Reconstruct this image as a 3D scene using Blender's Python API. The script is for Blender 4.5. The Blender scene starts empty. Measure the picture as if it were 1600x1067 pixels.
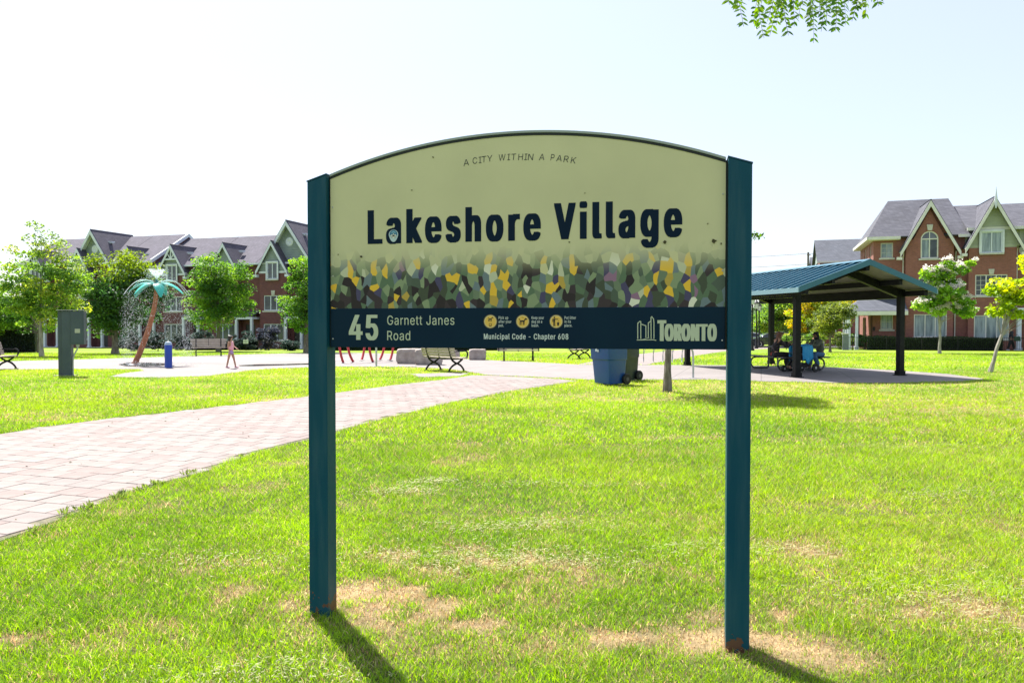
import bpy, bmesh, math, random
import numpy as np
from mathutils import Vector, Matrix, noise as mnoise
random.seed(7)
rng = np.random.default_rng(11)
SC = bpy.context.scene
COL = SC.collection
R = math.radians
PI = math.pi

# ------------------------------------------------------------------ camera
EYE = 1.5
PITCH = R(1.22)
FPX = 1200.0
cam_d = bpy.data.cameras.new('camera')
cam = bpy.data.objects.new('camera', cam_d); COL.objects.link(cam)
cam.location = (0, 0, EYE)
cam.rotation_euler = (R(90) - PITCH, 0, 0)
cam_d.sensor_width = 36.0
cam_d.lens = 27.0
cam_d.clip_start = 0.05
cam_d.clip_end = 2000
SC.camera = cam

# ------------------------------------------------------------------ light
SUN_EL = R(56); SUN_AZ = math.atan2(-.51, .86)      # clockwise from +Y
sun_dir = Vector((math.sin(SUN_AZ) * math.cos(SUN_EL), math.cos(SUN_AZ) * math.cos(SUN_EL), math.sin(SUN_EL)))
world = bpy.data.worlds.new('World'); SC.world = world
world.use_nodes = True
wn = world.node_tree
bg = wn.nodes['Background']
sky = wn.nodes.new('ShaderNodeTexSky')
sky.sky_type = 'NISHITA'
sky.sun_disc = False
sky.sun_elevation = SUN_EL
sky.sun_rotation = SUN_AZ
sky.air_density = 1.0
sky.dust_density = 1.4
sky.ozone_density = 1.2
hz_ = wn.nodes.new('ShaderNodeMix'); hz_.data_type = 'RGBA'; hz_.inputs[0].default_value = 0.6      # thin even summer haze over the clear sky
hz_.inputs['B'].default_value = (3.15, 3.30, 3.85, 1)
wn.links.new(sky.outputs[0], hz_.inputs['A']); wn.links.new(hz_.outputs['Result'], bg.inputs[0])
bg.inputs[1].default_value = 0.105
sun_l = bpy.data.lights.new('sun', 'SUN')
sun_l.energy = 5.0
sun_l.angle = R(0.5)
sun_l.color = (1.0, 0.95, 0.87)
sun_o = bpy.data.objects.new('sun', sun_l); COL.objects.link(sun_o)
sun_o.location = sun_dir * 60
sun_o.rotation_euler = sun_dir.to_track_quat('Z', 'Y').to_euler()

SC.view_settings.view_transform = 'Standard'
SC.view_settings.look = 'None'
SC.view_settings.exposure = 1.38
SC.view_settings.gamma = 1.0
SC.view_settings.use_curve_mapping = False
SC.render.engine = 'CYCLES'
SC.cycles.max_bounces = 6
SC.cycles.transparent_max_bounces = 6
SC.cycles.use_denoising = True

# ------------------------------------------------------------------ layout helpers
def T(y):
    return -0.0145 * min(max(0.0, y - 30.0), 55.0)

def ray(px, py):
    """direction of the line of sight through a point of the 1600x1067 photograph"""
    x = (px - 800.0) / FPX; v = -(py - 533.5) / FPX
    c, s = math.cos(PITCH), math.sin(PITCH)
    return Vector((x, c + v * s, -s + v * c))

def G(px, py, off=0.0):
    """point on the terrain"""
    d = ray(px, py)
    z = 0.0
    for _ in range(30):
        t = (z + off - EYE) / d.z
        z = T(d.y * t)
    return Vector((d.x * t, d.y * t, z + off))

def at(px, py, Y):
    d = ray(px, py); t = Y / d.y
    return Vector((d.x * t, Y, EYE + d.z * t))

def tag(o, label=None, cat=None, group=None, kind=None):
    if label: o['label'] = label
    if cat: o['category'] = cat
    if group: o['group'] = group
    if kind: o['kind'] = kind
    return o

def thing(name, loc, rz=0.0, label=None, cat=None, group=None):
    o = bpy.data.objects.new(name, None); COL.objects.link(o)
    o.empty_display_size = .2
    o.location = loc; o.rotation_euler = (0, 0, rz)
    return tag(o, label, cat, group)

def link_mesh(name, me, mat=None, parent=None):
    o = bpy.data.objects.new(name, me); COL.objects.link(o)
    if mat is not None and not me.materials: me.materials.append(mat)
    if parent is not None: o.parent = parent
    return o

def copy_tree(o, parent=None):
    c = o.copy(); COL.objects.link(c)
    if parent is not None: c.parent = parent
    for ch in [x for x in o.children]:
        copy_tree(ch, c)
    return c

class MB:
    """collects simple solids into one mesh"""
    def __init__(s): s.v = []; s.f = []; s.m = []; s.mi = 0
    def add(s, vs, fs):
        b = len(s.v); s.v += [tuple(v) for v in vs]
        s.f += [tuple(b + i for i in f) for f in fs]; s.m += [s.mi] * len(fs)
        return s
    def box(s, c, d, M=None, taper=1.0):
        x, y, z = d[0] / 2, d[1] / 2, d[2] / 2
        P = [Vector((sx * x * (taper if sz > 0 else 1), sy * y * (taper if sz > 0 else 1), sz * z)) for sz in (-1, 1) for sy in (-1, 1) for sx in (-1, 1)]
        if M is not None: P = [M @ p for p in P]
        P = [p + Vector(c) for p in P]
        return s.add(P, [(0, 2, 3, 1), (4, 5, 7, 6), (0, 1, 5, 4), (2, 6, 7, 3), (0, 4, 6, 2), (1, 3, 7, 5)])
    def b2(s, x0, x1, y0, y1, z0, z1):
        return s.box(((x0 + x1) / 2, (y0 + y1) / 2, (z0 + z1) / 2), (abs(x1 - x0), abs(y1 - y0), abs(z1 - z0)))
    def tube(s, pts, rad, n=8, caps=True, flat=1.0):
        pts = [Vector(p) for p in pts]
        if not hasattr(rad, '__len__'): rad = [rad] * len(pts)
        b = len(s.v); up = None
        for i, p in enumerate(pts):
            t = (pts[min(i + 1, len(pts) - 1)] - pts[max(i - 1, 0)]).normalized()
            if up is None:
                up = Vector((0, 0, 1)) if abs(t.z) < .9 else Vector((1, 0, 0))
            a = t.cross(up)
            if a.length < 1e-5: a = t.cross(Vector((0, 1, 0)))
            a.normalize(); c = a.cross(t).normalized(); up = c
            for k in range(n):
                th = 2 * PI * k / n
                s.v.append(tuple(p + (a * math.cos(th) + c * math.sin(th) * flat) * rad[i]))
        for i in range(len(pts) - 1):
            for k in range(n):
                s.f.append((b + i * n + k, b + i * n + (k + 1) % n, b + (i + 1) * n + (k + 1) % n, b + (i + 1) * n + k)); s.m.append(s.mi)
        if caps:
            s.f.append(tuple(b + k for k in reversed(range(n)))); s.m.append(s.mi)
            s.f.append(tuple(b + (len(pts) - 1) * n + k for k in range(n))); s.m.append(s.mi)
        return s
    def lathe(s, prof, n=16, c=(0, 0, 0), M=None):
        b = len(s.v)
        for r, z in prof:
            for k in range(n):
                th = 2 * PI * k / n
                p = Vector((r * math.cos(th), r * math.sin(th), z))
                if M is not None: p = M @ p
                s.v.append(tuple(p + Vector(c)))
        for i in range(len(prof) - 1):
            for k in range(n):
                s.f.append((b + i * n + k, b + i * n + (k + 1) % n, b + (i + 1) * n + (k + 1) % n, b + (i + 1) * n + k)); s.m.append(s.mi)
        s.f.append(tuple(b + k for k in reversed(range(n)))); s.m.append(s.mi)
        s.f.append(tuple(b + (len(prof) - 1) * n + k for k in range(n))); s.m.append(s.mi)
        return s
    def prism(s, poly, d, axis='y', o=0.0):
        """extrude a 2D polygon (a, z) along y from o to o+d (or (x, y) along z)"""
        n = len(poly)
        if axis == 'y':
            A = [(p[0], o, p[1]) for p in poly]; B = [(p[0], o + d, p[1]) for p in poly]
        elif axis == 'z':
            A = [(p[0], p[1], o) for p in poly]; B = [(p[0], p[1], o + d) for p in poly]
        else:
            A = [(o, p[0], p[1]) for p in poly]; B = [(o + d, p[0], p[1]) for p in poly]
        return s.add(A + B, [tuple(range(n)), tuple(reversed(range(n, 2 * n)))] + [(i, i + n, (i + 1) % n + n, (i + 1) % n) for i in range(n)])
    def slab(s, quad, th):
        """thick quad or triangle: top face given, thickness below it"""
        q = [Vector(p) for p in quad]
        nrm = (q[1] - q[0]).cross(q[2] - q[0]).normalized()
        if nrm.z < 0: nrm = -nrm
        n = len(q)
        lo = [p - nrm * th for p in q]
        return s.add(q + lo, [tuple(range(n)), tuple(reversed(range(n, 2 * n)))] + [(i, i + n, (i + 1) % n + n, (i + 1) % n) for i in range(n)])
    def build(s, name, mats, parent=None, smooth=False, bevel=0.0, fix=True, seg=2):
        me = bpy.data.meshes.new(name)
        me.from_pydata(s.v, [], s.f)
        if not isinstance(mats, (list, tuple)): mats = [mats]
        for m in mats: me.materials.append(m)
        if len(mats) > 1: me.polygons.foreach_set('material_index', s.m)
        if fix:
            bm = bmesh.new(); bm.from_mesh(me)
            bmesh.ops.recalc_face_normals(bm, faces=bm.faces)
            bm.to_mesh(me); bm.free()
        if smooth:
            me.polygons.foreach_set('use_smooth', [True] * len(me.polygons))
            try: me.set_sharp_from_angle(angle=R(40))
            except Exception: pass
        me.update()
        o = link_mesh(name, me, None, parent)
        if bevel > 0:
            md = o.modifiers.new('bevel', 'BEVEL'); md.width = bevel; md.segments = seg; md.limit_method = 'ANGLE'
        return o

def arc(p0, p1, p2, n=10):
    p0, p1, p2 = Vector(p0), Vector(p1), Vector(p2)
    return [(1 - t) ** 2 * p0 + 2 * t * (1 - t) * p1 + t * t * p2 for t in [i / n for i in range(n + 1)]]

def spline(pts, n=8):
    P = [Vector(p) for p in pts]; out = []
    Q = [P[0] * 2 - P[1]] + P + [P[-1] * 2 - P[-2]]
    for i in range(1, len(Q) - 2):
        for k in range(n):
            t = k / n
            a, b, c, d = Q[i - 1], Q[i], Q[i + 1], Q[i + 2]
            out.append(.5 * ((2 * b) + (c - a) * t + (2 * a - 5 * b + 4 * c - d) * t * t + (3 * b - a - 3 * c + d) * t ** 3))
    out.append(P[-1]); return out

# ------------------------------------------------------------------ materials
MATS = {}
def nd(nt, typ, **kw):
    n = nt.nodes.new(typ)
    for k, v in kw.items(): setattr(n, k, v)
    return n

def mat(name, col, col2=None, scale=8.0, rough=.6, metal=0.0, bump=0.0, bscale=60.0, detail=4.0, spec=.5, coords='Object', emit=0.0, low=.35, high=.65, stretch=(1, 1, 1), coat=0.0, trans=0.0, alpha=1.0):
    if name in MATS: return MATS[name]
    m = bpy.data.materials.new(name); m.use_nodes = True; nt = m.node_tree
    p = nt.nodes['Principled BSDF']
    p.inputs['Base Color'].default_value = (*col, 1)
    p.inputs['Roughness'].default_value = rough
    p.inputs['Metallic'].default_value = metal
    p.inputs['Specular IOR Level'].default_value = spec
    if coat: p.inputs['Coat Weight'].default_value = coat
    if trans: p.inputs['Transmission Weight'].default_value = trans
    if alpha < 1: p.inputs['Alpha'].default_value = alpha
    tc = nd(nt, 'ShaderNodeTexCoord')
    mp = nd(nt, 'ShaderNodeMapping'); mp.inputs['Scale'].default_value = stretch
    nt.links.new(tc.outputs[coords], mp.inputs[0])
    if col2 is not None:
        nz = nd(nt, 'ShaderNodeTexNoise'); nz.inputs['Scale'].default_value = scale; nz.inputs['Detail'].default_value = detail
        nt.links.new(mp.outputs[0], nz.inputs['Vector'])
        cr = nd(nt, 'ShaderNodeValToRGB')
        cr.color_ramp.elements[0].position = low; cr.color_ramp.elements[0].color = (*col, 1)
        cr.color_ramp.elements[1].position = high; cr.color_ramp.elements[1].color = (*col2, 1)
        nt.links.new(nz.outputs['Fac'], cr.inputs[0]); nt.links.new(cr.outputs[0], p.inputs['Base Color'])
    if bump > 0:
        nb = nd(nt, 'ShaderNodeTexNoise'); nb.inputs['Scale'].default_value = bscale; nb.inputs['Detail'].default_value = 5
        nt.links.new(mp.outputs[0], nb.inputs['Vector'])
        bp = nd(nt, 'ShaderNodeBump'); bp.inputs['Strength'].default_value = bump; bp.inputs['Distance'].default_value = .02
        nt.links.new(nb.outputs['Fac'], bp.inputs['Height']); nt.links.new(bp.outputs[0], p.inputs['Normal'])
    MATS[name] = m
    return m

def brick_mat(name, c1, c2, mortar, w=.215, h=.075, ms=.008, rough=.85):
    m = mat(name, c1, rough=rough); nt = m.node_tree; p = nt.nodes['Principled BSDF']
    tc = nd(nt, 'ShaderNodeTexCoord'); sp = nd(nt, 'ShaderNodeSeparateXYZ'); nt.links.new(tc.outputs['Object'], sp.inputs[0])
    ad = nd(nt, 'ShaderNodeMath', operation='ADD'); nt.links.new(sp.outputs[0], ad.inputs[0]); nt.links.new(sp.outputs[1], ad.inputs[1])
    cb = nd(nt, 'ShaderNodeCombineXYZ'); nt.links.new(ad.outputs[0], cb.inputs[0]); nt.links.new(sp.outputs[2], cb.inputs[1])
    bt = nd(nt, 'ShaderNodeTexBrick'); nt.links.new(cb.outputs[0], bt.inputs['Vector'])
    bt.inputs['Scale'].default_value = 1.0; bt.inputs['Brick Width'].default_value = w; bt.inputs['Row Height'].default_value = h
    bt.inputs['Mortar Size'].default_value = ms; bt.inputs['Bias'].default_value = 0.0
    bt.inputs['Color1'].default_value = (*c1, 1); bt.inputs['Color2'].default_value = (*c2, 1); bt.inputs['Mortar'].default_value = (*mortar, 1)
    nz = nd(nt, 'ShaderNodeTexNoise'); nz.inputs['Scale'].default_value = .7; nz.inputs['Detail'].default_value = 5
    nt.links.new(tc.outputs['Object'], nz.inputs['Vector'])
    mx = nd(nt, 'ShaderNodeMix', data_type='RGBA', blend_type='MULTIPLY'); mx.inputs[0].default_value = .5
    rp = nd(nt, 'ShaderNodeValToRGB'); rp.color_ramp.elements[0].position = .3; rp.color_ramp.elements[0].color = (.6, .6, .6, 1); rp.color_ramp.elements[1].position = .7
    nt.links.new(nz.outputs['Fac'], rp.inputs[0])
    nt.links.new(bt.outputs['Color'], mx.inputs['A']); nt.links.new(rp.outputs[0], mx.inputs['B'])
    nt.links.new(mx.outputs['Result'], p.inputs['Base Color'])
    bp = nd(nt, 'ShaderNodeBump'); bp.inputs['Strength'].default_value = .5; bp.inputs['Distance'].default_value = .01; bp.invert = True
    nt.links.new(bt.outputs['Fac'], bp.inputs['Height']); nt.links.new(bp.outputs[0], p.inputs['Normal'])
    return m

def leaf_mat(name, trans=.45, rough=.5, attr='tint'):
    m = bpy.data.materials.new(name); m.use_nodes = True; nt = m.node_tree; nt.nodes.clear()
    out = nd(nt, 'ShaderNodeOutputMaterial')
    a = nd(nt, 'ShaderNodeAttribute', attribute_name=attr)
    p = nd(nt, 'ShaderNodeBsdfPrincipled'); p.inputs['Roughness'].default_value = rough; p.inputs['Specular IOR Level'].default_value = .35
    t = nd(nt, 'ShaderNodeBsdfTranslucent')
    g = nd(nt, 'ShaderNodeHueSaturation'); g.inputs['Hue'].default_value = .485; g.inputs['Saturation'].default_value = 1.15; g.inputs['Value'].default_value = 1.75
    nt.links.new(a.outputs['Color'], p.inputs['Base Color'])
    nt.links.new(a.outputs['Color'], g.inputs['Color']); nt.links.new(g.outputs[0], t.inputs[0])
    mx = nd(nt, 'ShaderNodeMixShader'); mx.inputs[0].default_value = trans
    nt.links.new(p.outputs[0], mx.inputs[1]); nt.links.new(t.outputs[0], mx.inputs[2]); nt.links.new(mx.outputs[0], out.inputs[0])
    MATS[name] = m; return m

M_leaf = leaf_mat('leaves', .5)
M_grass = leaf_mat('grass_blades', .5, .55)
M_bark = mat('bark', (.10, .08, .062), (.22, .19, .155), scale=14, rough=.95, bump=.8, bscale=30, stretch=(1, 1, .25))
M_bark_grey = mat('grey_bark', (.20, .18, .16), (.36, .33, .29), scale=10, rough=.95, bump=.5, bscale=30, stretch=(1, 1, .3))
M_black = mat('black_paint', (.012, .013, .015), (.022, .023, .026), scale=5, rough=.45, spec=.2)
M_iron = mat('cast_iron', (.008, .009, .011), (.016, .017, .02), scale=20, rough=.5, bump=.15, spec=.2)
M_slat = mat('weathered_slats', (.30, .25, .20), (.42, .36, .30), scale=6, rough=.7, stretch=(1, 8, 8))
M_white = mat('white_trim', (.56, .60, .69), (.64, .68, .76), scale=2, rough=.55)
M_cream = mat('cream_trim', (.58, .58, .55), (.66, .65, .61), scale=2, rough=.55)
M_glass = mat('window_glass', (.02, .03, .036), (.08, .10, .11), scale=.9, rough=.06, spec=.5, detail=3)
M_curtain = mat('curtained_glass', (.12, .16, .19), (.32, .38, .42), scale=1.6, rough=.08, spec=.5, stretch=(3, 3, .4))
M_stone = mat('lintel_stone', (.42, .42, .38), (.52, .51, .46), scale=5, rough=.8)
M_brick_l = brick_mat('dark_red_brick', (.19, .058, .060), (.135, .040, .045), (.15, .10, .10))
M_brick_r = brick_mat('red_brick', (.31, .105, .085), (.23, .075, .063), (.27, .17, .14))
M_sid_l = mat('grey_green_siding', (.22, .27, .265), (.27, .32, .31), scale=1.5, rough=.7)
M_sid_r = mat('sage_siding', (.33, .36, .29), (.38, .41, .33), scale=1.5, rough=.7)
def roof_mat(name, c1, c2):
    return brick_mat(name, c1, c2, tuple(x * .55 for x in c1), w=.32, h=.14, ms=.012, rough=.92)
M_roof_l = roof_mat('mauve_grey_shingles', (.108, .098, .135), (.075, .070, .10))
M_roof_r = roof_mat('grey_shingles', (.110, .112, .140), (.070, .072, .095))
M_roof_d = roof_mat('slate_shingles', (.10, .11, .14), (.07, .08, .105))
# ------------------------------------------------------------------ ground
def vnoise(x, y, sc, seed=0):
    """smooth value noise for arrays"""
    x = np.asarray(x) * sc + seed * 17.3; y = np.asarray(y) * sc - seed * 9.1
    xi = np.floor(x).astype(np.int64); yi = np.floor(y).astype(np.int64)
    xf = x - xi; yf = y - yi
    def h(a, b):
        n = (a * 374761393 + b * 668265263 + seed * 144665) & 0x7fffffff
        n = ((n ^ (n >> 13)) * 1274126177) & 0x7fffffff
        return ((n ^ (n >> 16)) & 0xffff) / 65535.0
    u = xf * xf * (3 - 2 * xf); v = yf * yf * (3 - 2 * yf)
    return (h(xi, yi) * (1 - u) + h(xi + 1, yi) * u) * (1 - v) + (h(xi, yi + 1) * (1 - u) + h(xi + 1, yi + 1) * u) * v
def fbm(x, y, sc, seed=0, o=4):
    r = 0; a = .5
    for i in range(o): r = r + a * vnoise(x, y, sc * 2 ** i, seed + i); a *= .5
    return r / (1 - .5 ** o)

PXY = lambda L: [G(*p).xy for p in L]
plaza_px = [(-260, 567), (0, 565), (120, 562), (250, 558), (400, 553.5), (520, 551), (640, 553), (655, 558), (700, 560), (800, 564.5), (860, 567.5), (905, 570),
            (1010, 570.5), (1140, 571), (1300, 574), (1400, 579), (1480, 584.5), (1540, 592.5), (1500, 596), (1400, 598.5), (1300, 598.5), (1200, 596.5), (1100, 593.5), (985, 594.5), (920, 594),
            (850, 590), (760, 586), (738, 582.5), (700, 576.5), (640, 573.5), (524, 573), (430, 576), (385, 580), (330, 587.5), (250, 591), (170, 589), (190, 584), (225, 579.5), (215, 577), (100, 577), (0, 578), (-260, 582)]
path_px = [(-700, 740), (-300, 705), (0, 679), (60, 668), (160, 656), (330, 637), (480, 620), (620, 601.5), (700, 592.5), (738, 586.3), (770, 586.8), (860, 591.5), (905, 595.5),
           (800, 611), (700, 631), (600, 655), (480, 688), (400, 707), (330, 735), (250, 757), (180, 776), (100, 810), (0, 846), (-200, 930), (-700, 1080)]
back_px = [(903, 569.5), (950, 561), (1000, 553), (1060, 547), (1180, 541), (1330, 538), (1330, 541), (1200, 545), (1130, 549), (1065, 560), (1012, 570)]
path_strip_px = [(640, 584.5), (700, 583), (733, 583.5), (722, 587.5), (655, 590)]
POLY = [PXY(p) for p in (plaza_px, path_px, back_px, path_strip_px)]

def inside(poly, x, y):
    x = np.asarray(x); y = np.asarray(y); r = np.zeros(x.shape, bool)
    n = len(poly)
    for i in range(n):
        x0, y0 = poly[i]; x1, y1 = poly[(i + 1) % n]
        c = ((y0 > y) != (y1 > y)) & (x < (x1 - x0) * (y - y0) / (y1 - y0 + 1e-12) + x0)
        r ^= c
    return r

dry_spots = [(508, 952, .16, 1.6), (540, 930, .14, 1.3), (1158, 1008, .15, 1.6), (1195, 1003, .14, 1.4), (430, 930, .32, .9), (520, 945, .35, .8), (600, 930, .35, .85), (660, 935, .35, 1.0), (700, 960, .3, .7), (740, 950, .25, .55), (560, 985, .3, .55), (800, 985, .32, .45), (880, 1000, .3, .5),
             (1010, 995, .25, .8), (1090, 985, .25, .95), (1120, 1005, .2, .9), (1200, 970, .25, .8), (1220, 1000, .2, .8), (1300, 1030, .22, .75), (960, 1010, .2, .5), (20, 998, .14, .9), (150, 1012, .1, .7), (250, 990, .3, .35),
             (730, 872, .45, .75), (640, 870, .35, .4), (830, 880, .4, .45), (1200, 862, .5, .35), (840, 825, .35, .45), (1500, 640, 1.6, .7), (1450, 950, .4, .45), (1540, 985, .35, .55), (1590, 900, .5, .3), (320, 890, .5, .3), (640, 770, .3, .3), (1400, 870, .6, .25),
             (470, 628, .8, .5), (60, 650, .9, .45), (1250, 605, 2.5, .55), (1500, 602, 2.5, .55), (1100, 604, 2, .45), (950, 620, 1.6, .4), (1560, 583, 1.2, .8), (1043, 612, .6, .6), (400, 590, 2, .4), (600, 580, 2, .35), (300, 620, 1, .3)]
DRY = [(*G(a, b).xy, r, s) for a, b, r, s in dry_spots]
def dryness(x, y):
    n = fbm(x, y, 1.6, 3)
    n2 = fbm(x, y, 6.0, 8, 3)
    d = np.clip((n - .60) * 2.6, 0, .35)
    for cx, cy, r, s in DRY:
        q = ((x - cx) / (r * 1.25)) ** 2 + ((y - cy) / (r * .9)) ** 2
        d = d + s * np.exp(-q * 1.5) * np.clip(n2 * 3.2 - 1.0, 0, 1.2)
    # mown streaks
    d = d + np.clip(np.sin(y * 1.9 + n * 6) - .55, 0, 1) * .35 * (y > 5)
    return np.clip(d * (.35 + 1.0 * n2), 0, 1)

xs = np.unique(np.concatenate([np.arange(-14, 14.01, .14), np.arange(-60, 60, 3.0), np.array([-900, -500, -250, -120, 120, 250, 500, 900])]))
ys = np.unique(np.concatenate([np.arange(1, 16, .14), np.arange(16, 30, .5), np.arange(30, 86, 1.0), np.array([-200, -40, -10, 85, 100, 140, 200, 300, 500, 900])]))
X, Y = np.meshgrid(xs, ys)
Z = np.array([T(v) for v in ys])[:, None] + 0 * X
V = np.stack([X, Y, Z], -1).reshape(-1, 3)
nx, ny = len(xs), len(ys)
i = np.arange(nx - 1)[None, :] + nx * np.arange(ny - 1)[:, None]
F = np.stack([i, i + 1, i + nx + 1, i + nx], -1).reshape(-1, 4)
def np_mesh(name, V, F, mats, cols=None, k=None):
    me = bpy.data.meshes.new(name)
    V = np.ascontiguousarray(V, dtype=np.float32); k = F.shape[1]
    me.vertices.add(len(V)); me.vertices.foreach_set('co', V.ravel())
    me.loops.add(F.size); me.loops.foreach_set('vertex_index', F.ravel().astype(np.int32))
    me.polygons.add(len(F)); me.polygons.foreach_set('loop_start', np.arange(0, F.size, k, dtype=np.int32))
    try: me.polygons.foreach_set('loop_total', np.full(len(F), k, dtype=np.int32))
    except Exception: pass
    for m in (mats if isinstance(mats, (list, tuple)) else [mats]): me.materials.append(m)
    if cols is not None:
        a = me.color_attributes.new('tint', 'FLOAT_COLOR', 'POINT')
        c = np.ones((len(V), 4), np.float32); c[:, :3] = cols
        a.data.foreach_set('color', c.ravel())
    me.update(calc_edges=True)
    return me

def grass_colour(x, y, jit):
    """real colour of the turf: greens with straw where it has dried out"""
    d = dryness(x, y)
    n = fbm(x, y, .9, 21, 3); n2 = fbm(x, y, .22, 5, 2)
    g1 = np.array([.235, .40, .032]); g2 = np.array([.135, .27, .024]); g3 = np.array([.30, .42, .038])
    straw = np.array([.44, .37, .20]); tan = np.array([.34, .24, .13])
    a = np.clip((n - .3) * 2, 0, 1)[:, None]
    c = g1 * a + g2 * (1 - a)
    b = np.clip((n2 - .4) * 2.5, 0, 1)[:, None] * .6
    c = c * (1 - b) + g3 * b
    w = jit[:, None]
    dd = np.clip(d + (w[:, 0] - .5) * .5, 0, 1)
    pick = (jit * 7.31 % 1.0) < (dd * .9 + .035)
    st = np.where(((jit * 3.77) % 1 > .45)[:, None], straw, tan)
    c = np.where(pick[:, None], st, c)
    fr = np.clip((y - 8) / 14, 0, 1)
    return c * ((.62 + .22 * fr) + (.72 - .42 * fr) * ((jit * 13.7) % 1))[:, None] * (.8 + .4 * fbm(x, y, 12., 41, 2))[:, None], d

m = bpy.data.materials.new('turf'); m.use_nodes = True; nt = m.node_tree; p = nt.nodes['Principled BSDF']
p.inputs['Roughness'].default_value = .9; p.inputs['Specular IOR Level'].default_value = .15
a = nd(nt, 'ShaderNodeAttribute', attribute_name='tint')
tc = nd(nt, 'ShaderNodeTexCoord')
nz = nd(nt, 'ShaderNodeTexNoise'); nz.inputs['Scale'].default_value = 9; nz.inputs['Detail'].default_value = 8; nz.inputs['Roughness'].default_value = .75
nt.links.new(tc.outputs['Object'], nz.inputs['Vector'])
rp = nd(nt, 'ShaderNodeValToRGB'); rp.color_ramp.elements[0].position = .35; rp.color_ramp.elements[0].color = (.62, .62, .62, 1); rp.color_ramp.elements[1].position = .65; rp.color_ramp.elements[1].color = (1.25, 1.2, 1.1, 1)
nt.links.new(nz.outputs['Fac'], rp.inputs[0])
mx = nd(nt, 'ShaderNodeMix', data_type='RGBA', blend_type='MULTIPLY'); mx.inputs[0].default_value = 1
nt.links.new(a.outputs['Color'], mx.inputs['A']); nt.links.new(rp.outputs[0], mx.inputs['B']); nt.links.new(mx.outputs['Result'], p.inputs['Base Color'])
nb = nd(nt, 'ShaderNodeTexNoise'); nb.inputs['Scale'].default_value = 45; nb.inputs['Detail'].default_value = 6
nt.links.new(tc.outputs['Object'], nb.inputs['Vector'])
bp = nd(nt, 'ShaderNodeBump'); bp.inputs['Strength'].default_value = .7; bp.inputs['Distance'].default_value = .02
nt.links.new(nb.outputs['Fac'], bp.inputs['Height']); nt.links.new(bp.outputs[0], p.inputs['Normal'])
M_turf = m
gx, gy = V[:, 0], V[:, 1]
d = dryness(gx, gy)[:, None]
n = fbm(gx, gy, .9, 21, 3)[:, None]; n2 = np.clip((fbm(gx, gy, .22, 5, 2)[:, None] - .4) * 2.5, 0, 1) * .6
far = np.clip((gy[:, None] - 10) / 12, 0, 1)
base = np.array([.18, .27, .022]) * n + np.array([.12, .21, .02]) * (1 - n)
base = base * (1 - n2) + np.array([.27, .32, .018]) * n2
near = np.array([.06, .08, .02]) * (1 - d) + np.array([.28, .21, .12]) * d  # dark soil gaps and shade between blades put into the near colour
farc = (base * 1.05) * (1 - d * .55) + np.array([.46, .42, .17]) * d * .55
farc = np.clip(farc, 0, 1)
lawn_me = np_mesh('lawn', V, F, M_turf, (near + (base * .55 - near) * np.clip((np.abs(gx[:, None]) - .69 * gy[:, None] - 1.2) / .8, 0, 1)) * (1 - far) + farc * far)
lawn = link_mesh('lawn', lawn_me); tag(lawn, kind='structure')

# paved sheets that follow the terrain
def sheet(name, poly, off, mats, thick=.0, holes=None):
    bm = bmesh.new()
    vs = [bm.verts.new((p[0], p[1], 0)) for p in poly]
    f = bm.faces.new(vs)
    y = 30.0
    for yy in list(np.arange(30, 86, 2.0)):
        g = bm.verts[:] + bm.edges[:] + bm.faces[:]
        bmesh.ops.bisect_plane(bm, geom=g, plane_co=(0, yy, 0), plane_no=(0, 1, 0))
    bmesh.ops.triangulate(bm, faces=bm.faces[:])
    for v in bm.verts: v.co.z = T(v.co.y) + off
    bmesh.ops.recalc_face_normals(bm, faces=bm.faces)
    for f in bm.faces:
        if f.normal.z < 0: f.normal_flip()
    me = bpy.data.meshes.new(name); bm.to_mesh(me); bm.free(); me.materials.append(mats)
    o = link_mesh(name, me)
    return tag(o, kind='structure')

def slab_mat(name, c1, c2, stain, joint=2.4, js=.012):
    m = mat(name, c1, rough=.85); nt = m.node_tree; p = nt.nodes['Principled BSDF']
    tc = nd(nt, 'ShaderNodeTexCoord')
    mp = nd(nt, 'ShaderNodeMapping'); mp.inputs['Rotation'].default_value = (0, 0, R(18)); nt.links.new(tc.outputs['Object'], mp.inputs[0])
    bt = nd(nt, 'ShaderNodeTexBrick', offset=0.0); nt.links.new(mp.outputs[0], bt.inputs['Vector'])
    bt.inputs['Scale'].default_value = 1; bt.inputs['Brick Width'].default_value = joint; bt.inputs['Row Height'].default_value = joint; bt.inputs['Mortar Size'].default_value = js
    bt.inputs['Color1'].default_value = (*c1, 1); bt.inputs['Color2'].default_value = (*c2, 1); bt.inputs['Mortar'].default_value = tuple(x * .55 for x in c1) + (1,)
    nz = nd(nt, 'ShaderNodeTexNoise'); nz.inputs['Scale'].default_value = .8; nz.inputs['Detail'].default_value = 8; nz.inputs['Roughness'].default_value = .65
    nt.links.new(tc.outputs['Object'], nz.inputs['Vector'])
    rp = nd(nt, 'ShaderNodeValToRGB'); rp.color_ramp.elements[0].position = .38; rp.color_ramp.elements[0].color = (*stain, 1); rp.color_ramp.elements[1].position = .6; rp.color_ramp.elements[1].color = (1, 1, 1, 1)
    nt.links.new(nz.outputs['Fac'], rp.inputs[0])
    mx = nd(nt, 'ShaderNodeMix', data_type='RGBA', blend_type='MULTIPLY'); mx.inputs[0].default_value = .8
    nt.links.new(bt.outputs['Color'], mx.inputs['A']); nt.links.new(rp.outputs[0], mx.inputs['B']); nt.links.new(mx.outputs['Result'], p.inputs['Base Color'])
    return m
M_conc = slab_mat('pale_concrete', (.19, .172, .168), (.205, .183, .178), (.82, .80, .80))
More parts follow.
